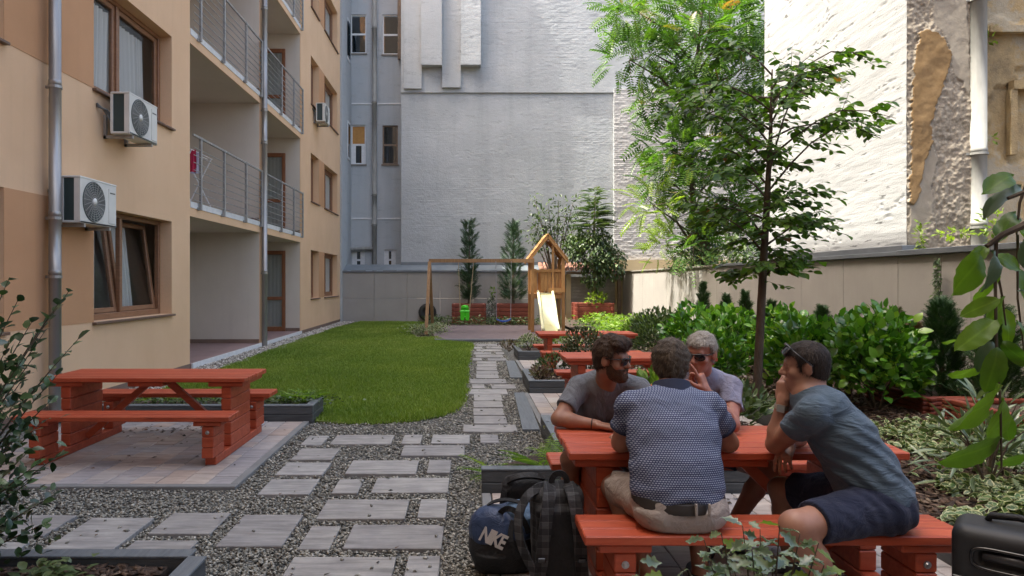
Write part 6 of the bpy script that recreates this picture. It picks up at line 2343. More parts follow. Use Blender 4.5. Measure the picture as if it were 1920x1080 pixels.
def front_plant(base, tg, label, n=15, L=(.05, .074)):
    b = Vector(base)
    root = empty("lobed_leaf_plant", b, label, "plant", "pale lobed leaf plants in the foreground")
    TMn = (TM[0] * np.array([.82, 1, 1.6]), TM[1], TM[2])
    mes = [leaf_mesh(TMn, M["lf_silver"], "leaf", bd, rn) for bd, rn in ((0, .2), (1, .6), (-1, .9), (1, .4))]
    mesy = leaf_mesh(TM, M["lf_yel"], "leaf", 0, .3)
    mb = MB(); r = random.Random(len(tg))
    for (u, v, Y) in tg:
        e = P(u, v, Y) - b
        h = Vector((e.x * .5, e.y * .5, e.z * .7))
        pts = [2 * t * (1 - t) * h + t * t * e for t in (i / 6 for i in range(7))]
        mb.tube(pts, [.006 - .0045 * i / 6 for i in range(7)], 5)
        for k in range(n):
            t = .45 + .55 * (k + 1) / n
            i = min(5, int(t * 6)); p = pts[i].lerp(pts[i + 1], t * 6 - i)
            a = k * 2.4 + r.uniform(-.5, .5)
            d = Vector((math.cos(a), math.sin(a), r.uniform(-.75, .35)))
            place_leaf(mesy if r.random() < .08 else r.choice(mes), p, d, (r.gauss(0, .5), r.gauss(-.2, .5), 1), r.uniform(*L), root)
    mb.build("stem", M["twig"], root)


front_plant((.92, 2.1, 0.0), [(1320, 1012, 2.15), (1352, 1000, 2.2), (1392, 985, 2.1), (1425, 992, 2.2), (1462, 985, 2.05), (1500, 1000, 2.15), (1535, 1018, 2.1), (1330, 1050, 2.05), (1370, 1035, 2.2), (1410, 1030, 2.0), (1450, 1040, 2.15), (1490, 1045, 2.0), (1545, 1060, 2.1), (1290, 1068, 2.1), (1360, 1075, 2.0), (1430, 1075, 1.95), (1570, 1075, 2.05), (1500, 1080, 2.0)], "bushy pale green lobed leaf plant at the bottom centre in front of the bench")
front_plant((.52, 2.15, 0.0), [(1200, 1052, 2.15), (1208, 1080, 2.1)], "single small sprig of pale lobed leaves at the left foot of the front bench", n=6)


def hanging_branch():
    Y = 1.45
    b = P(1960, 380, Y)
    root = empty("hanging_branch", b, "branch of big green leaves hanging in from the right edge", "branch")
    mes = [leaf_mesh(T_hero(w, .22, .22, cu), M["lf_big"], "leaf", 0, rn) for w, cu, rn in ((.62, .3, .3), (.7, 1.0, .6), (.55, -.8, .9), (.66, 1.6, .1))]
    mesb = leaf_mesh(T_hero(.6, .3, .5, 1.2), M["lf_bluegreen"], "leaf", 0, .6)
    mb = MB()
    def tw(pts, r0, r1, n=6):
        ps = [P(u, v, y) - b for u, v, y in pts]
        mb.tube(ps, [r0 + (r1 - r0) * i / (len(ps) - 1) for i in range(len(ps))], n)
    tw([(1960, 405, Y), (1925, 420, Y), (1880, 440, Y), (1850, 462, Y)], .011, .005)
    tw([(1868, 446, Y), (1866, 520, Y), (1868, 640, 1.43), (1876, 760, 1.42), (1878, 880, 1.42)], .004, .002)
    tw([(1866, 490, Y), (1880, 560, 1.47), (1886, 610, 1.47)], .003, .0015)
    tw([(1930, 330, 1.5), (1912, 380, 1.5), (1906, 440, 1.5)], .004, .002)
    tw([(1908, 440, 1.5), (1908, 560, 1.5), (1925, 700, 1.5)], .003, .0015)
    tw([(1960, 345, 1.4), (1920, 360, 1.4), (1890, 372, 1.4)], .006, .004)
    # (stem px u, v, tip px u, v, length scale, depth, bluish)
    L = [(1838, 470, 1802, 555, 0, 1.45), (1862, 470, 1880, 540, 1, 1.42), (1850, 462, 1832, 480, 0, 1.47), (1862, 480, 1920, 500, 0, 1.48), (1868, 505, 1838, 572, 0, 1.44), (1875, 560, 1802, 590, 0, 1.43), (1880, 555, 1850, 640, 0, 1.47), (1868, 600, 1800, 650, 0, 1.41), (1885, 580, 1900, 645, 0, 1.5),
         (1835, 612, 1778, 655, 0, 1.44), (1870, 650, 1858, 740, 0, 1.42), (1880, 640, 1928, 690, 0, 1.45), (1905, 600, 1950, 690, 0, 1.46), (1868, 690, 1845, 620, 0, 1.5), (1874, 720, 1806, 822, 0, 1.4), (1878, 745, 1868, 850, 0, 1.42), (1878, 820, 1780, 885, 0, 1.42), (1880, 770, 1895, 830, 0, 1.47), (1915, 350, 1846, 375, 1, 1.42), (1905, 420, 1945, 470, 0, 1.5), (1905, 400, 1870, 440, 0, 1.52), (1912, 545, 1950, 560, 1, 1.48), (1925, 600, 1960, 560, 0, 1.46), (1930, 680, 1960, 740, 0, 1.47), (1840, 690, 1790, 710, 0, 1.5), (1930, 850, 1890, 870, 0, 1.45), (1862, 640, 1832, 690, 1, 1.44), (1905, 500, 1935, 560, 0, 1.52), (1900, 330, 1850, 350, 0, 1.43), (1940, 440, 1910, 480, 1, 1.44)]
    r = random.Random(4)
    for (u0, v0, u1, v1, blue, y) in L:
        p0, p1 = P(u0, v0, y) - b, P(u1, v1, y + r.uniform(-.03, .03)) - b
        d = p1 - p0
        up = Vector((r.gauss(0, .75), -1, r.gauss(.45, .6))) if not blue else Vector((r.gauss(0, .3), -.4, 1))
        place_leaf(mesb if blue else r.choice(mes), p0, d, up, max(d.length * .98, .065), root)
    mb.build("twig", M["twig"], root)


hanging_branch()
# ================================================================== PEOPLE
def skin_mat(name, c0, c1):
    t = NT(name)
    v = t.pos()
    c = t.ramp(t.noise(v, 14, 4, 0.6), [(0.3, c0), (0.7, c1)])
    t.col(c).rough(0.5)
    t.b.inputs["Subsurface Weight"].default_value = 0.12
    t.b.inputs["Subsurface Radius"].default_value = (0.012, 0.005, 0.003)
    t.bump(t.noise(v, 300, 2), 0.12, 0.002)
    return t.m


M["skin_a"] = skin_mat("skin_tanned", (0.27, 0.125, 0.078), (0.34, 0.165, 0.105))
M["skin_b"] = skin_mat("skin_fair", (0.30, 0.145, 0.095), (0.37, 0.19, 0.128))
M["skin_c"] = skin_mat("skin_ruddy", (0.32, 0.125, 0.082), (0.39, 0.165, 0.11))


def hair_mat(name, c0, c1, sc=(60, 60, 12)):
    t = NT(name)
    v = t.pos(sc)
    n = t.noise(v, 1.6, 4, 0.7)
    t.col(t.ramp(n, [(0.3, c0), (0.7, c1)])).rough(0.55)
    t.b.inputs["Specular IOR Level"].default_value = 0.25
    t.bump(n, 0.9, 0.006)
    return t.m


M["hair_brown"] = hair_mat("hair_dark_brown", (0.022, 0.013, 0.009), (0.075, 0.042, 0.025))
M["hair_mid"] = hair_mat("hair_greying_brown", (0.035, 0.024, 0.016), (0.10, 0.072, 0.048))
M["hair_grey"] = hair_mat("hair_grey", (0.20, 0.175, 0.15), (0.46, 0.42, 0.37), (70, 70, 40))
M["hair_dark"] = hair_mat("hair_short_dark", (0.014, 0.010, 0.008), (0.05, 0.036, 0.028))
M["beard"] = hair_mat("beard_brown", (0.035, 0.018, 0.010), (0.10, 0.052, 0.028), (90, 90, 50))


def cloth_mat(name, c0, c1, rough=0.85, wr=(9, 9, 3), wstr=0.85, tex=900):
    t = NT(name)
    v = t.pos()
    n = t.noise(v, 6, 4)
    t.col(t.ramp(n, [(0.3, c0), (0.7, c1)])).rough(rough)
    t.b.inputs["Specular IOR Level"].default_value = 0.25
    t.b.inputs["Sheen Weight"].default_value = 0.08
    h = t.math('ADD', t.noise(t.pos(wr), 1.5, 3, 0.5, 0.8), t.math('MULTIPLY', t.noise(v, tex, 1), 0.05))
    t.bump(h, wstr, 0.03)
    return t.m


M["tee_grey"] = cloth_mat("tshirt_heather_grey", (0.125, 0.135, 0.155), (0.165, 0.175, 0.195), wr=(9, 9, 4))
M["tee_blue"] = cloth_mat("tshirt_slate_blue", (0.065, 0.098, 0.135), (0.088, 0.128, 0.17), wr=(5, 5, 14))
M["shirt_lilac"] = cloth_mat("shirt_lilac", (0.19, 0.19, 0.26), (0.25, 0.245, 0.32))
M["short_grey"] = cloth_mat("shorts_blue_grey", (0.12, 0.14, 0.17), (0.16, 0.18, 0.21))
M["short_beige"] = cloth_mat("shorts_beige", (0.31, 0.265, 0.235), (0.37, 0.32, 0.285), wr=(8, 8, 8))
M["short_navy"] = cloth_mat("shorts_navy", (0.010, 0.014, 0.034), (0.018, 0.024, 0.052), wr=(6, 6, 8))
M["navytrim"] = plain("navy_trim", (0.016, 0.022, 0.05), 0.85)
M["blackplastic"] = plain("glossy_black", (0.008, 0.008, 0.009), 0.15, spec=0.6)
M["lens"] = plain("dark_lens", (0.006, 0.006, 0.007), 0.06, spec=0.7)
M["leather"] = plain("dark_belt_leather", (0.018, 0.014, 0.012), 0.5)
M["shoe"] = plain("shoe_dark", (0.04, 0.04, 0.045), 0.7)
M["strapmetal"] = plain("watch_metal", (0.4, 0.38, 0.33), 0.3, 0.9)


def dotted_shirt():
    t = NT("polo_dotted_blue")
    uv = t.n("ShaderNodeUVMap"); uv.uv_map = "UVMap"
    mp = t.n("ShaderNodeMapping"); mp.inputs["Scale"].default_value = (1, 1, 1)
    t.l(uv.outputs[0], mp.inputs[0])
    vo = t.n("ShaderNodeTexVoronoi", voronoi_dimensions='2D', feature='F1'); vo.inputs["Scale"].default_value = 1.0
    vo.inputs["Randomness"].default_value = 0.0
    # staggered rows: shear every second row through a brick-like offset
    sx = t.n("ShaderNodeSeparateXYZ"); t.l(mp.outputs[0], sx.inputs[0])
    row = t.math('FLOOR', t.math('MULTIPLY', sx.outputs[1], 105.0))
    off = t.math('MULTIPLY', t.math('MODULO', t.math('ABSOLUTE', row), 2.0), 0.5)
    cx = t.math('ADD', t.math('MULTIPLY', sx.outputs[0], 82.0), off)
    cy = t.math('MULTIPLY', sx.outputs[1], 105.0)
    fx = t.math('SUBTRACT', t.math('FRACT', cx), 0.5)
    fy = t.math('SUBTRACT', t.math('FRACT', cy), 0.5)
    d = t.math('SQRT', t.math('ADD', t.math('MULTIPLY', t.math('MULTIPLY', fx, fx), 0.8), t.math('MULTIPLY', t.math('MULTIPLY', fy, fy), 1.6)))
    k = t.ramp(d, [(0.26, (1, 1, 1)), (0.36, (0, 0, 0))])
    n = t.noise(t.pos(), 5, 3)
    base = t.ramp(n, [(0.3, (0.040, 0.052, 0.105)), (0.7, (0.055, 0.072, 0.138))])
    t.col(t.mix(k, base, (0.31, 0.345, 0.43))).rough(0.85)
    t.b.inputs["Specular IOR Level"].default_value = 0.25
    t.bump(t.noise(t.pos((6, 6, 9)), 1.5, 3, 0.5, 0.8), 0.45, 0.03)
    return t.m


M["polo"] = dotted_shirt()
V3 = lambda *a: np.array(a, float)


def frame_of(fwd, up=(0, 0, 1)):
    f = np.array(fwd, float); f /= np.linalg.norm(f)
    u = np.array(up, float); u -= f * (u @ f); u /= np.linalg.norm(u)
    r = np.cross(f, u)
    return np.stack([r, f, u], 1)      # columns: right, forward, up


def head(S_, c, R, s=1.0, ears=True):
    c = np.array(c, float)
    w = lambda x, y, z: c + R @ (np.array([x, y, z]) * s)
    S_.ell(w(0, -.014, .034), V3(.077, .099, .086) * s, R, .02)
    S_.ell(w(0, .022, -.040), V3(.060, .070, .078) * s, R, .03)
    S_.ell(w(0, .045, -.075), V3(.046, .045, .042) * s, R, .02)
    S_.cap(w(-.012, .072, -.098), w(.012, .072, -.098), .019 * s, .019 * s, .02)
    S_.cap(w(0, .086, .012), w(0, .112, -.028), .009 * s, .0135 * s, .012)
    S_.cap(w(-.012, .098, -.032), w(.012, .098, -.032), .009 * s, .009 * s, .008)
    S_.cap(w(-.036, .080, .024), w(.036, .080, .024), .012 * s, .012 * s, .015)
    for sx in (-1, 1):
        S_.ell(w(sx * .034, .086, .004), V3(.014, .008, .008) * s, R, .008, 'sub')
        S_.ell(w(sx * .034, .078, .004), V3(.013, .013, .011) * s, R, .004)
        S_.ell(w(sx * .046, .06, -.028), V3(.022, .022, .02) * s, R, .02)
        if ears:
            S_.ell(w(sx * .079, -.008, -.006), V3(.010, .021, .033) * s, frame_rot(R, sx), .006)
            S_.ell(w(sx * .089, .000, -.002), V3(.006, .010, .018) * s, frame_rot(R, sx), .004, 'sub')
    S_.cap(w(-.019, .088, -.062), w(.019, .088, -.062), .0075 * s, .0075 * s, .008)
    S_.cap(w(-.016, .085, -.073), w(.016, .085, -.073), .008 * s, .008 * s, .008)
    S_.cap(w(-.024, .097, -.0675), w(.024, .097, -.0675), .003, .003, .003, 'sub')


def frame_rot(R, sx):
    a = sx * 0.35
    m = np.array([[math.cos(a), -math.sin(a), 0], [math.sin(a), math.cos(a), 0], [0, 0, 1]])
    return R @ m


def strands(o, c, R, mat, L, n, parent, down=False):
    me = o.data; nv = len(me.vertices)
    co = np.empty(nv * 3, np.float32); me.vertices.foreach_get("co", co); co = co.reshape(-1, 3).astype(float)
    nm = np.empty(nv * 3, np.float32); me.vertices.foreach_get("normal", nm); nm = nm.reshape(-1, 3).astype(float)
    loc = (co - c) @ R; ln = nm @ R
    sg = np.sign(np.sum(ln * (loc - np.array([0, -.014, .02])), 1)).mean()
    ln *= 1 if sg > 0 else -1
    i = rng.integers(nv, size=n)
    p, q = loc[i], ln[i]
    crown = np.array([.01, -.06, .13])
    fl = norm(p - crown)
    if down: fl = np.tile([0, .25, -1.0], (n, 1))
    fl = fl - q * np.sum(fl * q, 1, keepdims=True)
    d = norm(norm(fl) + .24 * rng.normal(size=(n, 3)) + q * .10)
    p = p - q * .002
    V = np.array([(-.035, 0, 0), (.035, 0, 0), (.025, .55, .03), (-.025, .55, .03), (0, 1, -.03)]); T = np.array([(0, 1, 2), (0, 2, 3), (3, 2, 4)])
    arr = leaf_arrays(p @ R.T + c, d @ R.T, q @ R.T, L * (.6 + .8 * rng.random(n)), (V, T, np.zeros(5)))
    s_ = link("hair_strands", np_mesh("hair_strands", arr[0], arr[1]), mat, o)
    s_["kind"] = "stuff"


def hair(name, c, R, mat, parent, style, s=1.0):
    """cap of hair; style gives hairline: dict(front, thick, side, nape, quiff)"""
    c = np.array(c, float)
    S_ = SDF(c - .19, c + .21, 0.0042)
    w = lambda x, y, z: c + R @ (np.array([x, y, z]) * s)
    th = style.get("thick", .010)
    S_.ell(w(0, -.014, .034), (V3(.077, .099, .086) + th) * s, R, .02)
    S_.ell(w(0, -.045, -.02), (V3(.062, .062, .07) + th * .6) * s, R, .02)
    if style.get("quiff"):
        S_.cap(w(-.045, .058, .098), w(.045, .05, .104), .036 * s, .036 * s, .03)
        S_.cap(w(.0, -.02, .11), w(.0, .05, .108), .04 * s, .038 * s, .03)
    X, Y, Z = S_.grid()
    p = np.stack([X, Y, Z], -1) - c
    L = (p @ R) / s
    x, y, z = L[..., 0], L[..., 1], L[..., 2]
    fr, sd, nape = style.get("front", .062), style.get("side", -.005), style.get("nape", -.085)
    back = np.maximum(y - style.get("temple", .028) - .25 * (z - .0), -(z - nape - .55 * np.maximum(y + .06, 0)))
    top = -(z - fr + .55 * np.maximum(-(y - .06), 0) * .0 - .0) + 0.0 * y
    reg = np.minimum(back, top + style.get("recede", 0) * np.abs(x))
    ear = .030 - np.sqrt((np.abs(x) - .085) ** 2 + (y + .004) ** 2 + ((z + .008) * .75) ** 2)
    reg = np.maximum(reg, ear)
    nz = fbm(x * 60 + 7, y * 25, z * 60, oct=3, seed=style.get("seed", 1)) * style.get("rough", .004) + style.get("wave", 0) * np.sin(x * 70 + 18 * y + 3 * np.sin(y * 30))
    S_.d = np.maximum(S_.d + nz.astype(np.float32), reg.astype(np.float32)).astype(np.float32)
    o_ = S_.build(name, mat, parent)
    strands(o_, c, R, mat, style.get('strand', .022), style.get('ns', 7000), parent)
    return o_


def beard(c, R, mat, parent, s=1.0, th=.010):
    c = np.array(c, float)
    S_ = SDF(c - .17, c + .17, 0.004)
    w = lambda x, y, z: c + R @ (np.array([x, y, z]) * s)
    S_.ell(w(0, .022, -.040), (V3(.060, .070, .078) + th * .6) * s, R, .03)
    S_.ell(w(0, .045, -.080), (V3(.046, .045, .042) + th) * s, R, .02)
    S_.cap(w(-.012, .075, -.104), w(.012, .075, -.104), (.019 + th) * s, (.019 + th) * s, .02)
    S_.cap(w(-.022, .097, -.050), w(.022, .097, -.050), .008, .008, .006)
    X, Y, Z = S_.grid()
    L = ((np.stack([X, Y, Z], -1) - c) @ R) / s
    x, y, z = L[..., 0], L[..., 1], L[..., 2]
    reg = np.maximum(z + .048 - .9 * np.maximum(np.abs(x) - .038, 0), -(y - .012 + .3 * (z + .05)))
    reg = np.minimum(reg, np.maximum(np.maximum(np.abs(x) - .066, z - .005), np.maximum(-(y + .004), y - .03)))
    mouth = .0095 - np.sqrt((x * .45) ** 2 + (z + .066) ** 2) - .5 * np.maximum(.08 - y, 0)
    reg = np.maximum(reg, mouth)
    S_.d = np.maximum(S_.d + (fbm(x * 90, y * 90, z * 60, oct=2, seed=3) * .004).astype(np.float32), reg.astype(np.float32)).astype(np.float32)
    o_ = S_.build("beard", mat, parent)
    strands(o_, c, R, mat, .013, 2600, parent, down=True)
    return o_


def sunglasses(c, R, parent, s=1.0, up=0.0, tilt=0.0, kind="sunglasses"):
    c = np.array(c, float)
    def w(x, y, z):
        z2, y2 = z, y
        if tilt:
            ca, sa = math.cos(tilt), math.sin(tilt)
            y2, z2 = y * ca - z * sa, y * sa + z * ca
        return Vector(c + R @ (np.array([x, y2, z2 + up]) * s))
    mb = MB()
    mb.tube([w(-.070, .082, .020), w(-.035, .106, .022), (w(0, .112, .018)), w(.035, .106, .022), w(.070, .082, .020)], .0042, 6)
    for sx in (-1, 1):
        mb.tube([w(sx * .070, .082, .018), w(sx * .080, .03, .014), w(sx * .084, -.012, .012), w(sx * .082, -.03, -.006)], [.0042, .0034, .003, .003], 6)
        ring = [w(sx * (.036 + .029 * math.cos(t)), .104 - .012 * (math.cos(t) * .5 + .5) , .003 + .021 * math.sin(t)) for t in np.linspace(0, 2 * math.pi, 17)]
        mb.tube(ring, .003, 5, cap=False)
    g = mb.build(kind, M["blackplastic"], parent, smooth=True)
    for sx in (-1, 1):
        l = MB()
        cen = w(sx * .036, .103, .003)
        l.v.append(tuple(cen))
        n = 20
        for t in np.linspace(0, 2 * math.pi, n, endpoint=False):
            l.v.append(tuple(w(sx * (.036 + .030 * math.cos(t)), .103 - .012 * (math.cos(t) * .5 + .5), .003 + .0215 * math.sin(t))))
        for i in range(n):
            l.f.append((0, 1 + i, 1 + (i + 1) % n))
        l.build("lens", M["lens"], g, smooth=True)
    return g


def hand(S_, wr, palm_dir, normal, thumb_side, curls, spread=.5, s=1.0, tw=1.0):
    """palm from the wrist along palm_dir; normal = back of the hand; curls: bend (rad per joint) for index..little, last = thumb"""
    d = np.array(palm_dir, float); d /= np.linalg.norm(d)
    n = np.array(normal, float); n -= d * (n @ d); n /= np.linalg.norm(n)
    r = np.cross(d, n) * thumb_side           # towards the thumb / index side
    wr = np.array(wr, float)
    R = np.stack([r, d, n], 1)
    S_.cap(wr - d * .02, wr + d * .02, .026 * s, .026 * s, .012)
    S_.rbox(wr + d * .055 * s, V3(.042, .05, .0155) * s, .014 * s, R, .012)
    lens = [(.042, .026, .020), (.046, .030, .021), (.043, .027, .020), (.034, .021, .018)]
    offs = [.031, .0105, -.0105, -.031]
    for i in range(4):
        p = wr + d * (.098 - .006 * abs(i - 1)) * s + r * offs[i] * s
        a = curls[i] if not hasattr(curls[i], '__len__') else None
        ang = 0.0
        lat = (1.5 - i) * .11 * spread
        rr = [.0094, .0088, .0080, .0070]
        for j in range(3):
            ang += (curls[i][j] if a is None else (a * (.9, 1.1, .8)[j]))
            dd = (d * math.cos(ang) - n * math.sin(ang)) + r * lat * (1 if j == 0 else .6)
            dd /= np.linalg.norm(dd)
            q = p + dd * lens[i][j] * s
            S_.cap(p, q, rr[j] * s, rr[j + 1] * s, .004)
            p = q
    # thumb
    p = wr + d * .030 * s + r * .034 * s - n * .004 * s
    t1 = d * .62 + r * .72 * tw - n * .35; t1 /= np.linalg.norm(t1)
    q = p + t1 * .042 * s
    S_.cap(p, q, .0145 * s, .011 * s, .012)
    t2 = d * .85 + r * .28 * tw - n * (.25 + curls[4]); t2 /= np.linalg.norm(t2)
    q2 = q + t2 * .032 * s; S_.cap(q, q2, .0105 * s, .0095 * s, .005)
    t3 = t2 * .9 - n * curls[4] * .6; t3 /= np.linalg.norm(t3)
    S_.cap(q2, q2 + t3 * .024 * s, .0092 * s, .0078 * s, .004)


def arm(S_, sh, el, wr, r=(.052, .043, .042, .027), g=0.0):
    sh, el, wr = map(lambda a: np.array(a, float), (sh, el, wr))
    m = sh * .45 + el * .55
    S_.cap(sh, m, r[0] + g, r[1] + .003 + g, .02); S_.cap(m, el, r[1] + .003 + g, r[1] - .002 + g, .02)
    f = el * .68 + wr * .32
    S_.cap(el, f, r[2] - .001 + g, r[2] + .002 + g, .02); S_.cap(f, wr, r[2] + .002 + g, r[3] + g, .02)


def leg(S_, hip, kn, an, foot, r=(.088, .062, .058, .036)):
    hip, kn, an, foot = map(lambda a: np.array(a, float), (hip, kn, an, foot))
    S_.cap(hip, kn, r[0], r[1], .03)
    c = kn * .68 + an * .32
    S_.cap(kn, c, r[1] - .006, r[2], .02); S_.cap(c, an, r[2], r[3], .02)
    S_.ell(kn + (kn - an) / np.linalg.norm(kn - an) * .012, (.058, .058, .05), None, .03)
    S_.cap(an, foot, .036, .028, .02)


def folds(S_, fns):
    """add wrinkles: fns(X,Y,Z) -> displacement"""
    m = np.abs(S_.d) < .03
    idx = np.argwhere(m)
    Pq = S_.lo + S_.h * idx
    S_.d[m] += fns(Pq[:, 0], Pq[:, 1], Pq[:, 2]).astype(np.float32)


def shoe(name, an, toe, parent):
    an, toe = np.array(an, float), np.array(toe, float)
    S_ = SDF(np.minimum(an, toe) - .1, np.maximum(an, toe) + .1, .007)
    S_.cap((an[0], an[1], .068), (toe[0], toe[1], .055), .043, .038, .02)
    S_.cap(an, (an[0], an[1], .06), .045, .045, .02)
    S_.plane((0, 0, .026), (0, 0, -1), .004)
    return S_.build(name, M["shoe"], parent)


def add_uv(o, fn):
    me = o.data
    n = len(me.vertices)
    co = np.empty(n * 3, np.float32); me.vertices.foreach_get("co", co); co = co.reshape(-1, 3)
    uv = fn(co).astype(np.float32)
    li = np.empty(len(me.loops), np.int32); me.loops.foreach_get("vertex_index", li)
    l = me.uv_layers.new(name="UVMap")
    l.data.foreach_set("uv", uv[li].ravel())


H = .0058
BENCH = 0.46
grp = "men sitting at the right picnic table"

# ------------------------------------------------------------------ man 1: bearded, grey T-shirt, far bench, left end
def man_bearded():
    B = SDF((.42, 3.65, 0), (1.32, 4.75, 1.36), H)
    right = V3(.97, .25, 0)
    secs = [((.87, 4.47, .56), .165, .115), ((.87, 4.42, .70), .155, .115), ((.875, 4.33, .84), .165, .115), ((.88, 4.26, .95), .165, .095), ((.87, 4.21, 1.0), .085, .065)]
    B.loft(secs, right, .03)
    hc = V3(.868, 4.075, 1.150)
    R = frame_of((.80, -.58, -.10), (.03, -.10, 1))
    B.cap((.87, 4.21, .97), hc + R @ V3(0, -.035, -.07), .062, .056, .03)
    head(B, hc, R)
    rs, re, rw = V3(.705, 4.235, .955), V3(.555, 4.10, .785), V3(.765, 4.045, .764)
    ls, le, lw = V3(1.055, 4.16, .955), V3(1.16, 4.0, .785), V3(.98, 3.88, .766)
    B.cap((.80, 4.26, .97), rs, .07, .056, .03); B.cap((.96, 4.22, .97), ls, .07, .056, .03)
    arm(B, rs, re, rw, (.054, .045, .043, .028)); arm(B, ls, le, lw)
    hand(B, rw, (.96, -.42, -.10), (0, 0, 1), -1, [(.12, .12, .1), (.1, .1, .08), (.1, .12, .1), (.12, .15, .1), .1], .9)
    hand(B, lw, (-.8, -.35, -.05), (0, 0, 1), 1, [.2, .2, .25, .3, .1], .5)
    leg(B, (.80, 4.42, .555), (.625, 4.06, .545), (.63, 4.16, .09), (.62, 4.02, .06), (.085, .060, .056, .036))
    leg(B, (.95, 4.42, .555), (1.02, 4.0, .54), (1.02, 4.15, .09), (1.03, 4.0, .06))
    body = B.build("person", M["skin_a"]); tag(body, "bearded man in a grey T-shirt and sunglasses at the table's left end", "person", grp)
    T = SDF((.46, 3.85, .45), (1.32, 4.72, 1.12), H)
    g = .014
    secs2 = [((.87, 4.46, .54), .18, .13), ((.87, 4.41, .70), .175, .13), ((.875, 4.325, .84), .178, .125), ((.88, 4.26, .955), .165, .10), ((.872, 4.22, 1.0), .095, .072)]
    T.loft(secs2, right, .03, .006)
    T.cap((.80, 4.26, .975), rs, .078, .070, .03); T.cap((.96, 4.22, .975), ls, .078, .070, .03)
    m1 = rs * .22 + re * .78
    T.cap(rs, m1, .070, .067, .02); m2 = ls * .2 + le * .8; T.cap(ls, m2, .068, .064, .02)
    d1 = (re - rs) / np.linalg.norm(re - rs); d2 = (le - ls) / np.linalg.norm(le - ls)
    T.plane(rs * .34 + re * .66, d1, .004, (m1 - .10, m1 + .10)); T.plane(ls * .3 + le * .7, d2, .004, (m2 - .1, m2 + .1))
    T.ell((.885, 4.165, 1.045), (.075, .07, .05), None, .008, 'sub')
    folds(T, lambda x, y, z: .007 * np.sin((x * 1.2 + .35 * (z - .8)) * 62 + 2 * vnoise(x * 6, z * 6)) * np.clip((1.0 - z) * 4, 0.1, 1) * (.5 + .5 * vnoise(x * 5, y * 5, z * 3)) + .004 * vnoise(x * 14, y * 14, z * 9, seed=4))
    T.build("tshirt", M["tee_grey"], body)
    Q = SDF((.5, 3.85, .38), (1.2, 4.72, .76), .007)
    Q.loft([((.87, 4.47, .54), .185, .135), ((.87, 4.43, .66), .168, .13)], right, .03)
    for (h_, k_) in (((.80, 4.42, .555), (.625, 4.06, .545)), ((.95, 4.42, .555), (1.02, 4.0, .54))):
        h_, k_ = np.array(h_), np.array(k_)
        Q.cap(h_, h_ * .2 + k_ * .8, .102, .086, .03)
        Q.plane(h_ * .22 + k_ * .78, (k_ - h_), .004, (h_ * .1 + k_ * .9 - .13, h_ * .1 + k_ * .9 + .13))
    Q.plane((0, 0, BENCH + .002), (0, 0, -1), .004)
    Q.build("shorts", M["short_grey"], body)
    hair("hair", hc, R, M["hair_brown"], body, dict(thick=.013, front=.058, quiff=True, nape=-.07, rough=.007, wave=.003, temple=.03))
    beard(hc, R, M["beard"], body)
    sunglasses(hc, R, body)
    b = MB(); dirw = (rw - re) / np.linalg.norm(rw - re); a_, b_ = Vector(dirw).orthogonal().normalized(), None
    b_ = Vector(dirw).cross(a_)
    b.tube([Vector(rw - dirw * .02) + (a_ * math.cos(t) + b_ * math.sin(t)) * .032 for t in np.linspace(0, 6.283, 17)], .003, 5, cap=False)
    b.build("bracelet", M["leather"], body)
    shoe("shoe", (.63, 4.16, .085), (.61, 3.98, .05), body); shoe("shoe", (1.02, 4.15, .085), (1.04, 3.97, .05), body)


man_bearded()


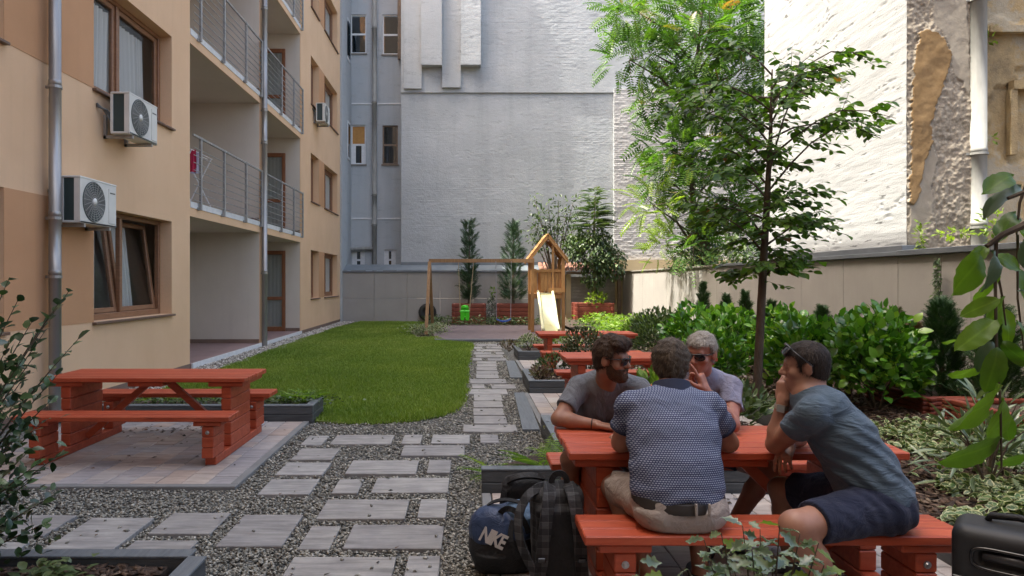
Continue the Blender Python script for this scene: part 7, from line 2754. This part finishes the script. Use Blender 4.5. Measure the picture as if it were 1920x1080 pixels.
# ------------------------------------------------------------------ man 2: back to the camera, dotted polo
def man_polo():
    B = SDF((.62, 2.85, 0), (1.52, 4.0, 1.36), H)
    right = V3(1, 0.03, 0)
    secs = [((1.00, 3.24, .57), .185, .125), ((1.00, 3.27, .70), .175, .125), ((1.01, 3.34, .86), .190, .125), ((1.015, 3.39, .98), .185, .105), ((1.03, 3.43, 1.045), .085, .07)]
    B.loft(secs, right, .03)
    hc = V3(1.055, 3.52, 1.182)
    R = frame_of((.22, .97, -.12), (0, .12, 1))
    B.cap((1.03, 3.44, 1.02), hc + R @ V3(0, -.035, -.07), .068, .062, .03)
    head(B, hc, R, 1.02)
    ls, le, lw = V3(.825, 3.42, .985), V3(.795, 3.50, .785), V3(.965, 3.70, .772)
    rs, re, rw = V3(1.215, 3.41, .985), V3(1.345, 3.50, .785), V3(1.20, 3.74, .772)
    B.cap((.93, 3.41, 1.0), ls, .075, .062, .03); B.cap((1.11, 3.41, 1.0), rs, .075, .062, .03)
    arm(B, ls, le, lw, (.060, .050, .048, .030)); arm(B, rs, re, rw, (.060, .050, .048, .030))
    hand(B, lw, (.75, .6, -.05), (0, 0, 1), 1, [.25, .25, .3, .3, .1], .5)
    hand(B, rw, (-.75, .6, -.05), (0, 0, 1), -1, [.25, .25, .3, .3, .1], .5)
    leg(B, (.91, 3.27, .56), (.775, 3.56, .535), (.905, 3.28, .12), (.93, 3.16, .07), (.098, .066, .06, .038))
    leg(B, (1.10, 3.27, .56), (1.22, 3.62, .545), (1.2, 3.5, .10), (1.22, 3.66, .06), (.098, .066, .06, .038))
    body = B.build("person", M["skin_b"]); tag(body, "broad man seen from behind in a blue dotted polo shirt and beige shorts", "person", grp)
    T = SDF((.64, 3.0, .50), (1.52, 3.75, 1.16), H)
    secs2 = [((1.00, 3.225, .625), .218, .152), ((1.00, 3.26, .72), .208, .150), ((1.01, 3.335, .86), .216, .148), ((1.015, 3.385, .965), .205, .118), ((1.03, 3.43, 1.04), .092, .076)]
    T.loft(secs2, right, .035, .004)
    T.cap((.93, 3.40, .995), ls, .084, .072, .035); T.cap((1.11, 3.40, .995), rs, .084, .072, .035)
    for (s_, e_) in ((ls, le), (rs, re)):
        m = s_ * .3 + e_ * .7
        T.cap(s_, m, .072, .073, .02)
        T.plane(s_ * .42 + e_ * .58, e_ - s_, .004, (m - .1, m + .1))
    T.plane((0, 3.1, .60), (0.0, -.15, -1), .006)
    T.cap((1.045, 3.455, 1.09), (1.05, 3.47, 1.16), .066, .07, .003, 'sub')
    folds(T, lambda x, y, z: .005 * np.sin(z * 70 + 9 * np.abs(x - 1.0) + 3 * vnoise(x * 7, z * 5, seed=2)) * np.clip((.74 - z) * 7, 0, 1) + .005 * fbm(x * 9, y * 9, z * 9, oct=2, seed=9) + .004 * np.sin((x - z) * 60) * np.clip((np.abs(x - 1.02) - .13) * 9, 0, 1) * (z > .74))
    o = T.build("polo_shirt", M["polo"], body)
    def uvf(co):
        a = np.arctan2(co[:, 0] - 1.015, -(co[:, 1] - 3.45))
        u = np.where(np.abs(co[:, 0] - 1.015) < .19, (co[:, 0]), 1.015 + np.sign(co[:, 0] - 1.015) * (.19 + (co[:, 1] - 3.30) * .0 + (np.abs(co[:, 0] - 1.015) - .19) * 1.0))
        return np.stack([u, co[:, 2] + .15 * (co[:, 1] - 3.3)], 1)
    add_uv(o, uvf)
    # collar and sleeve bands
    C = SDF((.88, 3.28, .98), (1.2, 3.62, 1.2), .004)
    C.cap((1.03, 3.428, 1.02), (1.042, 3.455, 1.13), .112, .082, .01)
    C.cap((1.03, 3.44, 1.02), (1.045, 3.465, 1.2), .070, .070, .004, 'sub')
    C.plane((1.04, 3.44, 1.104), (.05, .40, 1), .004); C.plane((1.03, 3.44, 1.01), (0, -.50, -1), .004)
    C.build("collar", M["navytrim"], body)
    for (s_, e_) in ((ls, le), (rs, re)):
        d = (e_ - s_) / np.linalg.norm(e_ - s_); m = s_ * .42 + e_ * .58
        Cf = SDF(m - .12, m + .12, .004)
        Cf.cap(m - d * .02, m + d * .03, .0785, .0785, .004)
        Cf.plane(m + d * .004, d, .002); Cf.plane(m - d * .014, -d, .002)
        Cf.build("sleeve_band", M["navytrim"], body)
    Q = SDF((.62, 3.0, .36), (1.45, 3.85, .78), .0062)
    Q.loft([((1.0, 3.215, .555), .210, .140), ((1.0, 3.25, .67), .185, .135)], right, .03, .004)
    Q.ell((.92, 3.19, .545), (.12, .115, .095), None, .04); Q.ell((1.10, 3.19, .545), (.12, .115, .095), None, .04)
    for (h_, k_) in (((.91, 3.27, .555), (.775, 3.56, .54)), ((1.10, 3.27, .555), (1.22, 3.62, .545))):
        h_, k_ = np.array(h_), np.array(k_)
        Q.cap(h_, k_, .115, .086, .04)
        Q.plane(h_ * .08 + k_ * .92, (k_ - h_), .004, (k_ - .13, k_ + .13))
    Q.plane((0, 0, BENCH + .002), (0, 0, -1), .004)
    folds(Q, lambda x, y, z: .005 * np.sin((x * .8 + y * .6 + z * .5) * 80 + 3 * vnoise(x * 8, y * 8, z * 8)) * np.clip((.98 - x) * 5, 0, 1) + .004 * fbm(x * 11, y * 11, z * 11, oct=2, seed=19))
    Q.build("shorts", M["short_beige"], body)
    Bt = SDF((.74, 3.0, .52), (1.27, 3.45, .66), .005)
    Bt.loft([((1.0, 3.217, .55), .222, .156), ((1.0, 3.232, .62), .212, .150)], right, .01, .004)
    Bt.plane((1, 3.1, .612), (0, -.2, 1), .002); Bt.plane((1, 3.1, .564), (0, .2, -1), .002)
    Bt.build("belt", M["leather"], body)
    for dx in (-.03, .03):
        mb = MB(); mb.cbox(1.06 + dx - .005, 1.06 + dx + .005, 3.046, 3.064, .556, .614, .002)
        mb.build("belt_loop", M["short_beige"], body)
    hair("hair", hc, R, M["hair_mid"], body, dict(thick=.016, front=.062, nape=-.095, rough=.008, seed=6, temple=.03, wave=.0015), 1.02)
    shoe("shoe", (.905, 3.28, .115), (.945, 3.1, .055), body); shoe("shoe", (1.2, 3.5, .095), (1.23, 3.7, .055), body)


man_polo()


# ------------------------------------------------------------------ man 3: grey hair, sunglasses, hand at his mouth
def man_grey():
    B = SDF((1.05, 3.5, 0), (2.0, 4.75, 1.38), H)
    right = V3(.95, -.3, 0)
    secs = [((1.46, 4.47, .56), .165, .115), ((1.46, 4.42, .70), .155, .115), ((1.455, 4.33, .86), .165, .115), ((1.45, 4.26, .97), .165, .095), ((1.43, 4.21, 1.03), .085, .065)]
    B.loft(secs, right, .03)
    hc = V3(1.408, 4.10, 1.182)
    R = frame_of((-.66, -.74, -.18), (-.05, -.2, 1))
    B.cap((1.44, 4.21, 1.0), hc + R @ V3(0, -.035, -.07), .062, .056, .03)
    head(B, hc, R)
    ls, le, lw = V3(1.61, 4.17, .965), V3(1.53, 3.93, .785), V3(1.365, 3.885, .985)
    rs, re, rw = V3(1.28, 4.2, .965), V3(1.14, 4.03, .79), V3(1.30, 3.88, .768)
    B.cap((1.37, 4.24, .985), rs, .07, .056, .03); B.cap((1.52, 4.23, .985), ls, .07, .056, .03)
    arm(B, ls, le, lw, (.052, .044, .042, .027)); arm(B, rs, re, rw)
    hand(B, lw, (-.32, .10, .95), (.75, -.62, .2), -1, [(.12, .15, .1), (1.1, 1.4, .9), (1.2, 1.4, .9), (1.25, 1.4, .9), .35], .4)
    hand(B, rw, (.8, -.4, -.05), (0, 0, 1), -1, [.2, .2, .25, .3, .1], .5)
    leg(B, (1.54, 4.42, .555), (1.77, 4.02, .50), (1.6, 4.16, .09), (1.6, 4.0, .06))
    leg(B, (1.40, 4.42, .555), (1.40, 3.98, .53), (1.40, 4.1, .09), (1.39, 3.95, .06))
    body = B.build("person", M["skin_c"]); tag(body, "grey haired man in sunglasses and a lilac shirt holding his finger to his face", "person", grp)
    T = SDF((1.05, 3.8, .45), (1.85, 4.72, 1.14), H)
    T.loft([(a, w + .016, d + .014) for a, w, d in secs], right, .03, .004)
    T.cap((1.37, 4.24, .99), rs, .078, .068, .03); T.cap((1.52, 4.23, .99), ls, .078, .070, .03)
    for (s_, e_) in ((ls, le), (rs, re)):
        m = s_ * .2 + e_ * .8
        T.cap(s_, m, .068, .064, .02); T.plane(s_ * .42 + e_ * .58, e_ - s_, .004, (m - .1, m + .1))
    T.ell((1.42, 4.15, 1.07), (.07, .065, .05), None, .008, 'sub')
    folds(T, lambda x, y, z: .005 * np.sin((x * .7 - z + .4 * y) * 75 + 2 * vnoise(x * 6, z * 6)) * (.5 + .5 * vnoise(x * 5, y * 5, z * 3)) + .004 * vnoise(x * 14, y * 14, z * 9, seed=4))
    T.build("shirt", M["shirt_lilac"], body)
    C = SDF((1.28, 4.05, .95), (1.6, 4.35, 1.14), .005)
    C.cap((1.44, 4.215, 1.01), (1.435, 4.19, 1.075), .09, .076, .01)
    C.cap((1.44, 4.215, 1.0), (1.435, 4.185, 1.12), .070, .066, .004, 'sub')
    C.plane((1.43, 4.2, 1.07), (-.2, -.3, 1), .004); C.plane((1.43, 4.2, 1.03), (.1, .2, -1), .004)
    C.build("collar", M["shirt_lilac"], body)
    Q = SDF((1.2, 3.85, .38), (1.95, 4.72, .76), .007)
    Q.loft([((1.46, 4.47, .54), .185, .135), ((1.46, 4.43, .66), .168, .13)], right, .03)
    for (h_, k_) in (((1.54, 4.42, .555), (1.77, 4.02, .50)), ((1.40, 4.42, .555), (1.40, 3.98, .53))):
        h_, k_ = np.array(h_), np.array(k_)
        Q.cap(h_, h_ * .25 + k_ * .75, .102, .086, .03)
        Q.plane(h_ * .35 + k_ * .65, (k_ - h_), .004, (h_ * .1 + k_ * .9 - .14, h_ * .1 + k_ * .9 + .14))
    Q.plane((0, 0, BENCH + .002), (0, 0, -1), .004)
    Q.build("shorts", M["short_navy"], body)
    hair("hair", hc, R, M["hair_grey"], body, dict(thick=.011, front=.060, nape=-.07, rough=.008, seed=16, temple=.018, recede=.15))
    sunglasses(hc, R, body)
    mb = MB(); d = Vector(lw - le).normalized(); a_ = d.orthogonal().normalized(); b_ = d.cross(a_)
    mb.tube([Vector(lw) - d * .02 + (a_ * math.cos(t) + b_ * math.sin(t)) * .031 for t in np.linspace(0, 6.283, 17)], .004, 5, cap=False)
    mb.build("bracelet", M["strapmetal"], body)
    shoe("shoe", (1.6, 4.16, .085), (1.6, 3.97, .05), body); shoe("shoe", (1.40, 4.1, .085), (1.39, 3.92, .05), body)


man_grey()


# ------------------------------------------------------------------ man 4: slate blue T-shirt, straddling the front bench
def man_blue():
    B = SDF((1.3, 2.75, 0), (2.2, 4.0, 1.38), H)
    right = V3(.06, 1, 0)
    secs = [((1.925, 3.22, .57), .165, .125), ((1.875, 3.24, .71), .155, .115), ((1.795, 3.28, .87), .165, .118), ((1.715, 3.32, .99), .170, .10), ((1.665, 3.345, 1.055), .085, .068)]
    B.loft(secs, right, .03)
    hc = V3(1.668, 3.362, 1.195)
    R = frame_of((-.93, .36, -.10), (-.10, .0, 1))
    B.cap((1.685, 3.34, 1.02), hc + R @ V3(0, -.03, -.07), .064, .058, .03)
    head(B, hc, R, .98)
    ls, le, lw = V3(1.645, 3.155, 1.0), V3(1.575, 3.475, .782), V3(1.588, 3.425, 1.005)
    ls = V3(1.625, 3.185, 1.0)
    rs, re, rw = V3(1.72, 3.49, .995), V3(1.80, 3.66, .79), V3(1.665, 3.53, .775)
    B.cap((1.70, 3.24, 1.01), ls, .075, .060, .03); B.cap((1.73, 3.40, 1.01), rs, .075, .060, .03)
    arm(B, ls, le, lw, (.058, .049, .045, .028)); arm(B, rs, re, rw, (.056, .047, .045, .028))
    hand(B, lw, (.10, .12, .95), (-.95, -.25, .1), -1, [(.55, 1.2, .9), (.6, 1.3, .9), (.65, 1.3, .9), (.7, 1.3, .9), .4], .2)
    hand(B, rw, (-.55, -.62, -.55), (-.35, -.45, .8), 1, [(.55, .5, .3), (.65, .5, .3), (.7, .5, .35), (.75, .6, .4), .3], .5)
    leg(B, (1.875, 3.13, .57), (1.435, 2.965, .545), (1.70, 3.03, .10), (1.60, 3.0, .065), (.095, .068, .062, .038))
    leg(B, (1.89, 3.32, .57), (1.70, 3.68, .485), (1.76, 3.70, .10), (1.63, 3.74, .065), (.092, .066, .060, .038))
    body = B.build("person", M["skin_b"]); tag(body, "dark haired man in slate blue T-shirt and navy shorts, chin on his fist", "person", grp)
    T = SDF((1.42, 2.98, .46), (2.2, 3.75, 1.18), H)
    secs2 = [((1.935, 3.22, .605), .185, .150), ((1.88, 3.24, .71), .180, .142), ((1.80, 3.28, .87), .184, .136), ((1.722, 3.32, .99), .178, .112), ((1.672, 3.345, 1.05), .09, .074)]
    T.loft(secs2, right, .035, .003)
    T.cap((1.70, 3.24, 1.015), ls, .086, .076, .03); T.cap((1.73, 3.40, 1.015), rs, .084, .074, .03)
    for (s_, e_) in ((ls, le), (rs, re)):
        m = s_ * .35 + e_ * .65
        T.cap(s_, m, .076, .070, .02); T.plane(s_ * .5 + e_ * .5, e_ - s_, .004, (m - .1, m + .1))
    T.plane((1.93, 3.2, .575), (.22, 0, -1), .006)
    T.ell((1.645, 3.355, 1.105), (.075, .072, .045), R, .008, 'sub')
    folds(T, lambda x, y, z: .0085 * np.sin((z * 1.0 + .75 * (x - 1.8)) * 85 + 3 * vnoise(x * 6, y * 6, z * 6)) * np.clip(1.25 - 5 * np.abs(z - .80), 0, 1) * (.55 + .45 * vnoise(x * 7, y * 7, z * 5, seed=8)) + .007 * np.sin((x * 1.0 - .2 * z) * 70) * np.clip((z - .9) * 6, 0, .6) * (.5 + .5 * vnoise(x * 9, y * 9, z * 9)) + .004 * fbm(x * 9, y * 9, z * 9, oct=2, seed=14))
    T.build("tshirt", M["tee_blue"], body)
    Q = SDF((1.4, 2.8, .36), (2.2, 3.75, .78), .0062)
    Q.loft([((1.935, 3.22, .565), .190, .150), ((1.90, 3.235, .68), .17, .135)], right, .03, .003)
    Q.ell((1.945, 3.22, .55), (.14, .18, .09), None, .04)
    for (h_, k_, f_) in (((1.875, 3.13, .57), (1.435, 2.965, .545), .80), ((1.89, 3.32, .57), (1.70, 3.68, .485), .78)):
        h_, k_ = np.array(h_), np.array(k_)
        e_ = h_ * (1 - f_) + k_ * f_
        Q.cap(h_, e_ + (k_ - h_) * .06, .115, .092, .04)
        Q.plane(e_, (k_ - h_), .004, (e_ + (k_ - h_) * .1 - .14, e_ + (k_ - h_) * .1 + .14))
    Q.plane((0, 0, BENCH + .002), (0, 0, -1), .004, ((1.4, 3.06, .36), (2.2, 3.42, .78)))
    folds(Q, lambda x, y, z: .006 * np.sin((x * 1.0 + z * .8 + y * .2) * 75 + 3 * vnoise(x * 8, y * 8, z * 8)) * np.clip((x - 1.55) * 5, 0, 1) * (.5 + .5 * vnoise(x * 6, y * 6, z * 6, seed=3)) + .004 * fbm(x * 11, y * 11, z * 11, oct=2, seed=29))
    Q.build("shorts", M["short_navy"], body)
    hair("hair", hc, R, M["hair_dark"], body, dict(thick=.008, front=.060, nape=-.08, rough=.003, seed=26, temple=.030), .98)
    g = sunglasses(hc + R @ V3(0, -.004, .012), R, body, 1.16, .0, 0.72)
    mb = MB(); d = Vector(lw - le).normalized(); a_ = d.orthogonal().normalized(); b_ = d.cross(a_); c = Vector(lw) - d * .03
    for q in range(5):
        mb.tube([c + d * (q * .004) + (a_ * math.cos(t) + b_ * math.sin(t)) * .0325 for t in np.linspace(0, 6.283, 17)], .0035, 5, cap=False)
    wt = mb.build("watch", M["strapmetal"], body)
    mb = MB(); f = Vector((-.5, -.8, 0)); f -= d * f.dot(d); f.normalize(); e2 = d.cross(f)
    mb.obox(c + d * .008 + f * .036, d * .018, e2 * .018, f * .005)
    mb.build("watch_case", M["strapmetal"], wt)
    shoe("shoe", (1.70, 3.03, .09), (1.55, 2.98, .055), body); shoe("shoe", (1.76, 3.70, .09), (1.6, 3.76, .055), body)


man_blue()
# ================================================================== BAGS
def fabric(name, c0, c1, rough=0.75, wr=14):
    t = NT(name)
    v = t.pos()
    t.col(t.ramp(t.noise(v, 8, 3), [(0.3, c0), (0.7, c1)])).rough(rough)
    t.b.inputs["Specular IOR Level"].default_value = 0.35
    t.bump(t.math('ADD', t.noise(v, wr, 3, 0.6, 1.0), t.math('MULTIPLY', t.noise(v, 500, 1), .06)), 0.6, 0.02)
    return t.m


def plaid():
    t = NT("plaid_dark")
    v = t.coord("Object")
    sx = t.n("ShaderNodeSeparateXYZ"); t.l(v, sx.inputs[0])
    def bands(o, f, th):
        return t.math('GREATER_THAN', t.math('FRACT', t.math('MULTIPLY', t.math('ADD', o, 5.0), f)), th)
    a = t.math('ADD', bands(sx.outputs[0], 15, .5), bands(sx.outputs[2], 15, .5))
    thin = t.math('ADD', bands(sx.outputs[0], 15, .94), bands(sx.outputs[2], 15, .94))
    c = t.ramp(t.math('MULTIPLY', a, .5), [(0.0, (0.009, 0.009, 0.010)), (0.5, (0.022, 0.022, 0.024)), (1.0, (0.05, 0.05, 0.053))])
    c = t.mix(t.math('MULTIPLY', thin, .25), c, (0.10, 0.10, 0.10))
    t.col(c).rough(0.85)
    t.bump(t.noise(t.pos(), 16, 3), 0.5, 0.02)
    return t.m


M["plaid"] = plaid()
M["blackfab"] = fabric("black_nylon", (0.008, 0.008, 0.009), (0.016, 0.016, 0.018), 0.6)
M["blackfab2"] = fabric("black_polyester", (0.010, 0.010, 0.011), (0.018, 0.018, 0.019), 0.8)
M["navyfab"] = fabric("navy_nylon", (0.018, 0.032, 0.075), (0.035, 0.06, 0.125), 0.45)
M["bluefab"] = fabric("blue_cloth", (0.07, 0.13, 0.22), (0.12, 0.2, 0.31), 0.6)
M["print"] = plain("silver_white_print", (0.42, 0.39, 0.375), 0.4)
M["caseblack"] = mottled("suitcase_black", (0.009, 0.010, 0.011), (0.014, 0.015, 0.017), 9, 0.55, 0.12, 400, 0.002)


def strap(mb, pts, w, th, nrm):
    """flat webbing along points"""
    pts = [Vector(p) for p in pts]
    nrm = Vector(nrm)
    b = len(mb.v)
    for i, p in enumerate(pts):
        d = (pts[min(i + 1, len(pts) - 1)] - pts[max(i - 1, 0)]).normalized()
        s_ = d.cross(nrm)
        if s_.length < 1e-3: s_ = d.orthogonal()
        s_.normalize(); n = s_.cross(d)
        for (a, c) in ((-1, -1), (1, -1), (1, 1), (-1, 1)):
            mb.v.append(tuple(p + s_ * a * w / 2 + n * c * th / 2))
    for i in range(len(pts) - 1):
        for k in range(4):
            k2 = (k + 1) % 4
            mb.f.append((b + i * 4 + k, b + i * 4 + k2, b + i * 4 + 4 + k2, b + i * 4 + 4 + k))
    mb.f.append((b, b + 1, b + 2, b + 3)); e = b + (len(pts) - 1) * 4
    mb.f.append((e + 3, e + 2, e + 1, e))


def bez(a, b, c, d, n=10):
    a, b, c, d = map(Vector, (a, b, c, d))
    return [(1 - t) ** 3 * a + 3 * t * (1 - t) ** 2 * b + 3 * t * t * (1 - t) * c + t ** 3 * d for t in (i / n for i in range(n + 1))]


# plaid backpack
o = Vector((.475, 3.52, .022))
root = empty("backpack", o, "dark plaid backpack standing with its shoulder straps facing out beside the front bench", "backpack", "bags on the paving beside the bench")
S_ = SDF((-.24, -.2, -.02), (.24, .24, .64), .007)
Rt = np.array(Matrix.Rotation(.12, 3, 'X') @ Matrix.Rotation(-.05, 3, 'Y'))
S_.rbox((0, .04, .27), (.135, .085, .265), .06, Rt, .02)
S_.rbox((0, .12, .19), (.12, .06, .16), .05, Rt, .03)
S_.ell((0, .02, .47), (.125, .075, .085), None, .04)
S_.rbox((0, -.055, .25), (.115, .022, .2), .02, Rt, .03)
folds(S_, lambda x, y, z: .006 * fbm(x * 11, y * 11, z * 11, oct=2, seed=5))
S_.build("bag_body", M["plaid"], root)
for sx, off in ((-1, 0), (1, .0)):
    mb = MB()
    strap(mb, bez((sx * .05, -.02, .545), (sx * .055, -.15, .56), (sx * .085, -.15, .40), (sx * .095, -.125, .24)) + bez((sx * .095, -.125, .24), (sx * .10, -.11, .14), (sx * .115, -.08, .09), (sx * .12, -.045, .06))[1:], .062, .018, (0, -1, 0.1))
    mb.build("shoulder_strap", M["plaid"], root, smooth=False)
    mb = MB(); mb.cbox(sx * .10 - .02, sx * .10 + .02, -.135, -.118, .19, .215, .004)
    mb.build("strap_buckle", M["blackplastic"], root)
mb = MB(); strap(mb, bez((-.035, .0, .545), (-.04, .0, .62), (.05, .0, .62), (.045, .0, .545)), .03, .012, (0, -1, 0))
mb.build("top_handle", M["blackfab"], root)
mb = MB(); strap(mb, bez((-.06, .0, .53), (-.17, -.06, .55), (-.26, -.1, .42), (-.19, -.12, .25)) + bez((-.19, -.12, .25), (-.16, -.12, .18), (-.12, -.1, .1), (-.1, -.06, .06))[1:], .045, .012, (-.5, -.8, .2))
mb.build("loose_strap", M["plaid"], root)
mb = MB(); mb.box(-.09, .09, -.142, -.136, .1, .42) if False else mb.cbox(-.075, .075, -.098, -.088, .07, .42, .01)
mb.build("back_padding", M["blackfab2"], root)

# dark navy sports bag with print
o = Vector((.205, 3.78, .022))
root = empty("sports_bag", o, "navy and black sports bag with big silver lettering slumped in front of the backpack", "bag", "bags on the paving beside the bench")
S_ = SDF((-.26, -.24, -.03), (.26, .26, .48), .006)
nrm = np.array((-.30, -.93, .22)); nrm /= np.linalg.norm(nrm)
S_.ell((-.02, .0, .14), (.175, .15, .15), None, .03); S_.ell((-.05, -.01, .21), (.125, .12, .125), None, .03); S_.ell((.06, .03, .18), (.12, .13, .17), None, .03)
S_.rbox((0, .02, .08), (.155, .12, .08), .05, None, .04)
S_.plane(np.array((-.05, -.118, .20)), nrm, .02, ((-.26, -.24, .12), (.08, .1, .36)))
S_.plane((0, 0, .001), (0, 0, -1), .004)
folds(S_, lambda x, y, z: .006 * fbm(x * 13, y * 13, z * 13, oct=2, seed=15))
body = S_.build("bag_body", M["blackfab"], root)
S2 = SDF((-.26, -.24, .0), (.26, .26, .48), .006)
S2.ell((-.05, -.008, .222), (.142, .132, .132), None, .03); S2.ell((.07, .02, .20), (.125, .142, .17), None, .03)
S2.plane(np.array((-.05, -.127, .20)), nrm, .02, ((-.26, -.24, .1), (.08, .1, .36)))
S2.plane((0, 0, .17), (.12, -.1, -1), .012)
folds(S2, lambda x, y, z: .005 * fbm(x * 13, y * 13, z * 13, oct=2, seed=25))
S2.build("top_panel", M["navyfab"], root)
S3 = SDF((-.1, -.15, .2), (.25, .2, .48), .006)
S3.ell((.085, -.02, .33), (.085, .075, .055), None, .02); S3.ell((.12, -.05, .29), (.06, .07, .07), None, .02)
folds(S3, lambda x, y, z: .014 * fbm(x * 22, y * 22, z * 22, oct=2, seed=35))
S3.build("blue_cloth", M["bluefab"], root)
mb = MB()
strap(mb, bez((-.02, -.07, .33), (.02, -.16, .42), (.10, -.16, .36), (.13, -.12, .24)), .03, .006, (0, -1, .2))
strap(mb, bez((.05, -.10, .30), (.0, -.17, .22), (.06, -.17, .12), (.12, -.13, .07)), .028, .006, (0, -1, .2))
strap(mb, bez((-.1, .02, .33), (-.05, -.02, .40), (.04, -.04, .40), (.09, -.05, .38)), .028, .006, (0, -.3, 1))
mb.build("carry_strap", M["blackfab2"], root)
try:
    fc = bpy.data.curves.new("bag_lettering", 'FONT')
    fc.body = "NIKE"; fc.size = .10; fc.shear = .25; fc.extrude = .0012; fc.offset = .0035; fc.align_x = 'CENTER'; fc.align_y = 'CENTER'; fc.space_character = .86
    fo = bpy.data.objects.new("bag_lettering", fc); COL.objects.link(fo)
    bpy.context.view_layer.update()
    me = bpy.data.meshes.new_from_object(fo.evaluated_get(bpy.context.evaluated_depsgraph_get()))
    bpy.data.objects.remove(fo)
    me.materials.clear()
    lo_ = link("lettering", me, M["print"], root)
    zv = Vector(nrm); up = Vector((0.30, 0, 1)); up -= zv * up.dot(zv); up.normalize(); xv = up.cross(zv)
    m = Matrix((xv, up, zv)).transposed().to_4x4()
    lo_.matrix_local = Matrix.Translation(Vector((-.062, -.118, .212)) + zv * .015) @ m @ Matrix.Diagonal((.72, 1.05, 1, 1))
except Exception as ex:
    print("text", ex)

# plain black bag behind
o = Vector((.365, 4.12, .022))
root = empty("black_bag", o, "plain black bag at the back against the grey planter behind the other bags", "bag", "bags on the paving beside the bench")
S_ = SDF((-.24, -.2, -.02), (.24, .24, .52), .007)
S_.rbox((0, .02, .20), (.15, .09, .20), .05, np.array(Matrix.Rotation(.15, 3, 'X')), .02)
S_.ell((.01, .02, .36), (.13, .08, .06), None, .04)
folds(S_, lambda x, y, z: .010 * fbm(x * 9, y * 9, z * 9, oct=2, seed=45))
S_.build("bag_body", M["blackfab2"], root)
mb = MB(); strap(mb, bez((-.12, -.06, .40), (-.05, -.1, .46), (.05, -.1, .45), (.09, -.06, .42)), .04, .016, (0, -.6, 1))
mb.build("top_handle", M["blackfab"], root)
mb = MB(); strap(mb, bez((-.13, -.07, .38), (-.17, -.1, .25), (-.15, -.1, .1), (-.13, -.06, .03)), .035, .01, (-.4, -1, 0))
mb.build("side_strap", M["blackfab"], root)

# suitcase
wx = Vector((.76, -.65, 0)).normalized(); ny = Vector((-.65, -.76, 0)).normalized()
o = Vector((1.985, 2.79, .022)) + wx * .21 - ny * .12
root = empty("suitcase", o, "black soft suitcase with recessed pull handle at the right end of the front bench", "suitcase")
Rw = np.stack([np.array(wx), np.array(-ny), np.array((0, 0, 1.0))], 1)
Hs = .60
S_ = SDF((-.42, -.42, -.0), (.42, .42, Hs + .06), .0065)
S_.rbox((0, 0, Hs / 2 + .02), (.215, .125, Hs / 2 - .02), .055, Rw, .01)
fr = np.array(ny) * .125
S_.rbox(tuple(fr * 1.0 + np.array(wx) * (-.02) + np.array((0, 0, Hs - .115))), (.10, .02, .028), .018, Rw, .012, 'sub')
folds(S_, lambda x, y, z: .0012 * fbm(x * 8, y * 8, z * 8, oct=2, seed=55))
S_.build("case_body", M["caseblack"], root)


def sc(x, y, z):
    return wx * x + ny * y + Vector((0, 0, z))


mb = MB()
ring = [sc(-.02 + .125 * math.copysign(abs(math.cos(t)) ** .5, math.cos(t)), .128, Hs - .115 + .042 * math.copysign(abs(math.sin(t)) ** .5, math.sin(t))) for t in np.linspace(0, 2 * math.pi, 33)]
mb.tube(ring, .008, 6, cap=False)
mb.build("handle_surround", M["blackplastic"], root, smooth=True)
mb = MB(); mb.tube([sc(-.11, .120, Hs - .105), sc(.07, .120, Hs - .105)], .018, 12)
mb.build("pull_handle", plain("handle_rubber", (0.02, 0.02, 0.022), 0.35), root, smooth=True)
mb = MB(); mb.tube([sc(-.10, -.02, Hs - .0), sc(-.09, -.02, Hs + .022), sc(0, -.02, Hs + .032), sc(.09, -.02, Hs + .022), sc(.10, -.02, Hs - .0)], .014, 10)
mb.build("top_handle", M["blackfab"], root, smooth=True)
mb = MB(); mb.tube([sc(-.205, .122, Hs - .21), sc(-.1, .131, Hs - .212), sc(.1, .131, Hs - .212), sc(.205, .122, Hs - .21)], .006, 6)
mb.build("zip", plain("zip_dark", (0.03, 0.03, 0.032), 0.4), root)
mb = MB(); mb.cbox(-.006, .006, -.004, .004, -.03, .008, .002)
zp = mb.build("zip_pull", M["strapmetal"], root, loc=sc(-.165, .139, Hs - .212))
mb = MB(); strap(mb, [sc(-.05, .131, Hs - .30), sc(.12, .131, Hs - .30)], .012, .004, ny)
mb.build("pocket_trim", M["strapmetal"], root)
mb = MB()
pts = [sc(.213, .09, .08), sc(.217, .10, Hs - .12), sc(.2, .10, Hs - .06), sc(.16, .11, Hs - .03)]
mb.tube(pts, .007, 6); mb.build("piping", M["blackplastic"], root)
for x in (-.16, .16):
    mb = MB(); p = sc(x, .08, .0); mb.tube([p + wx * -.012, p + wx * .012], .028, 12); o2 = mb.build("wheel", M["blackplastic"], root); o2.location = (0, 0, .012)
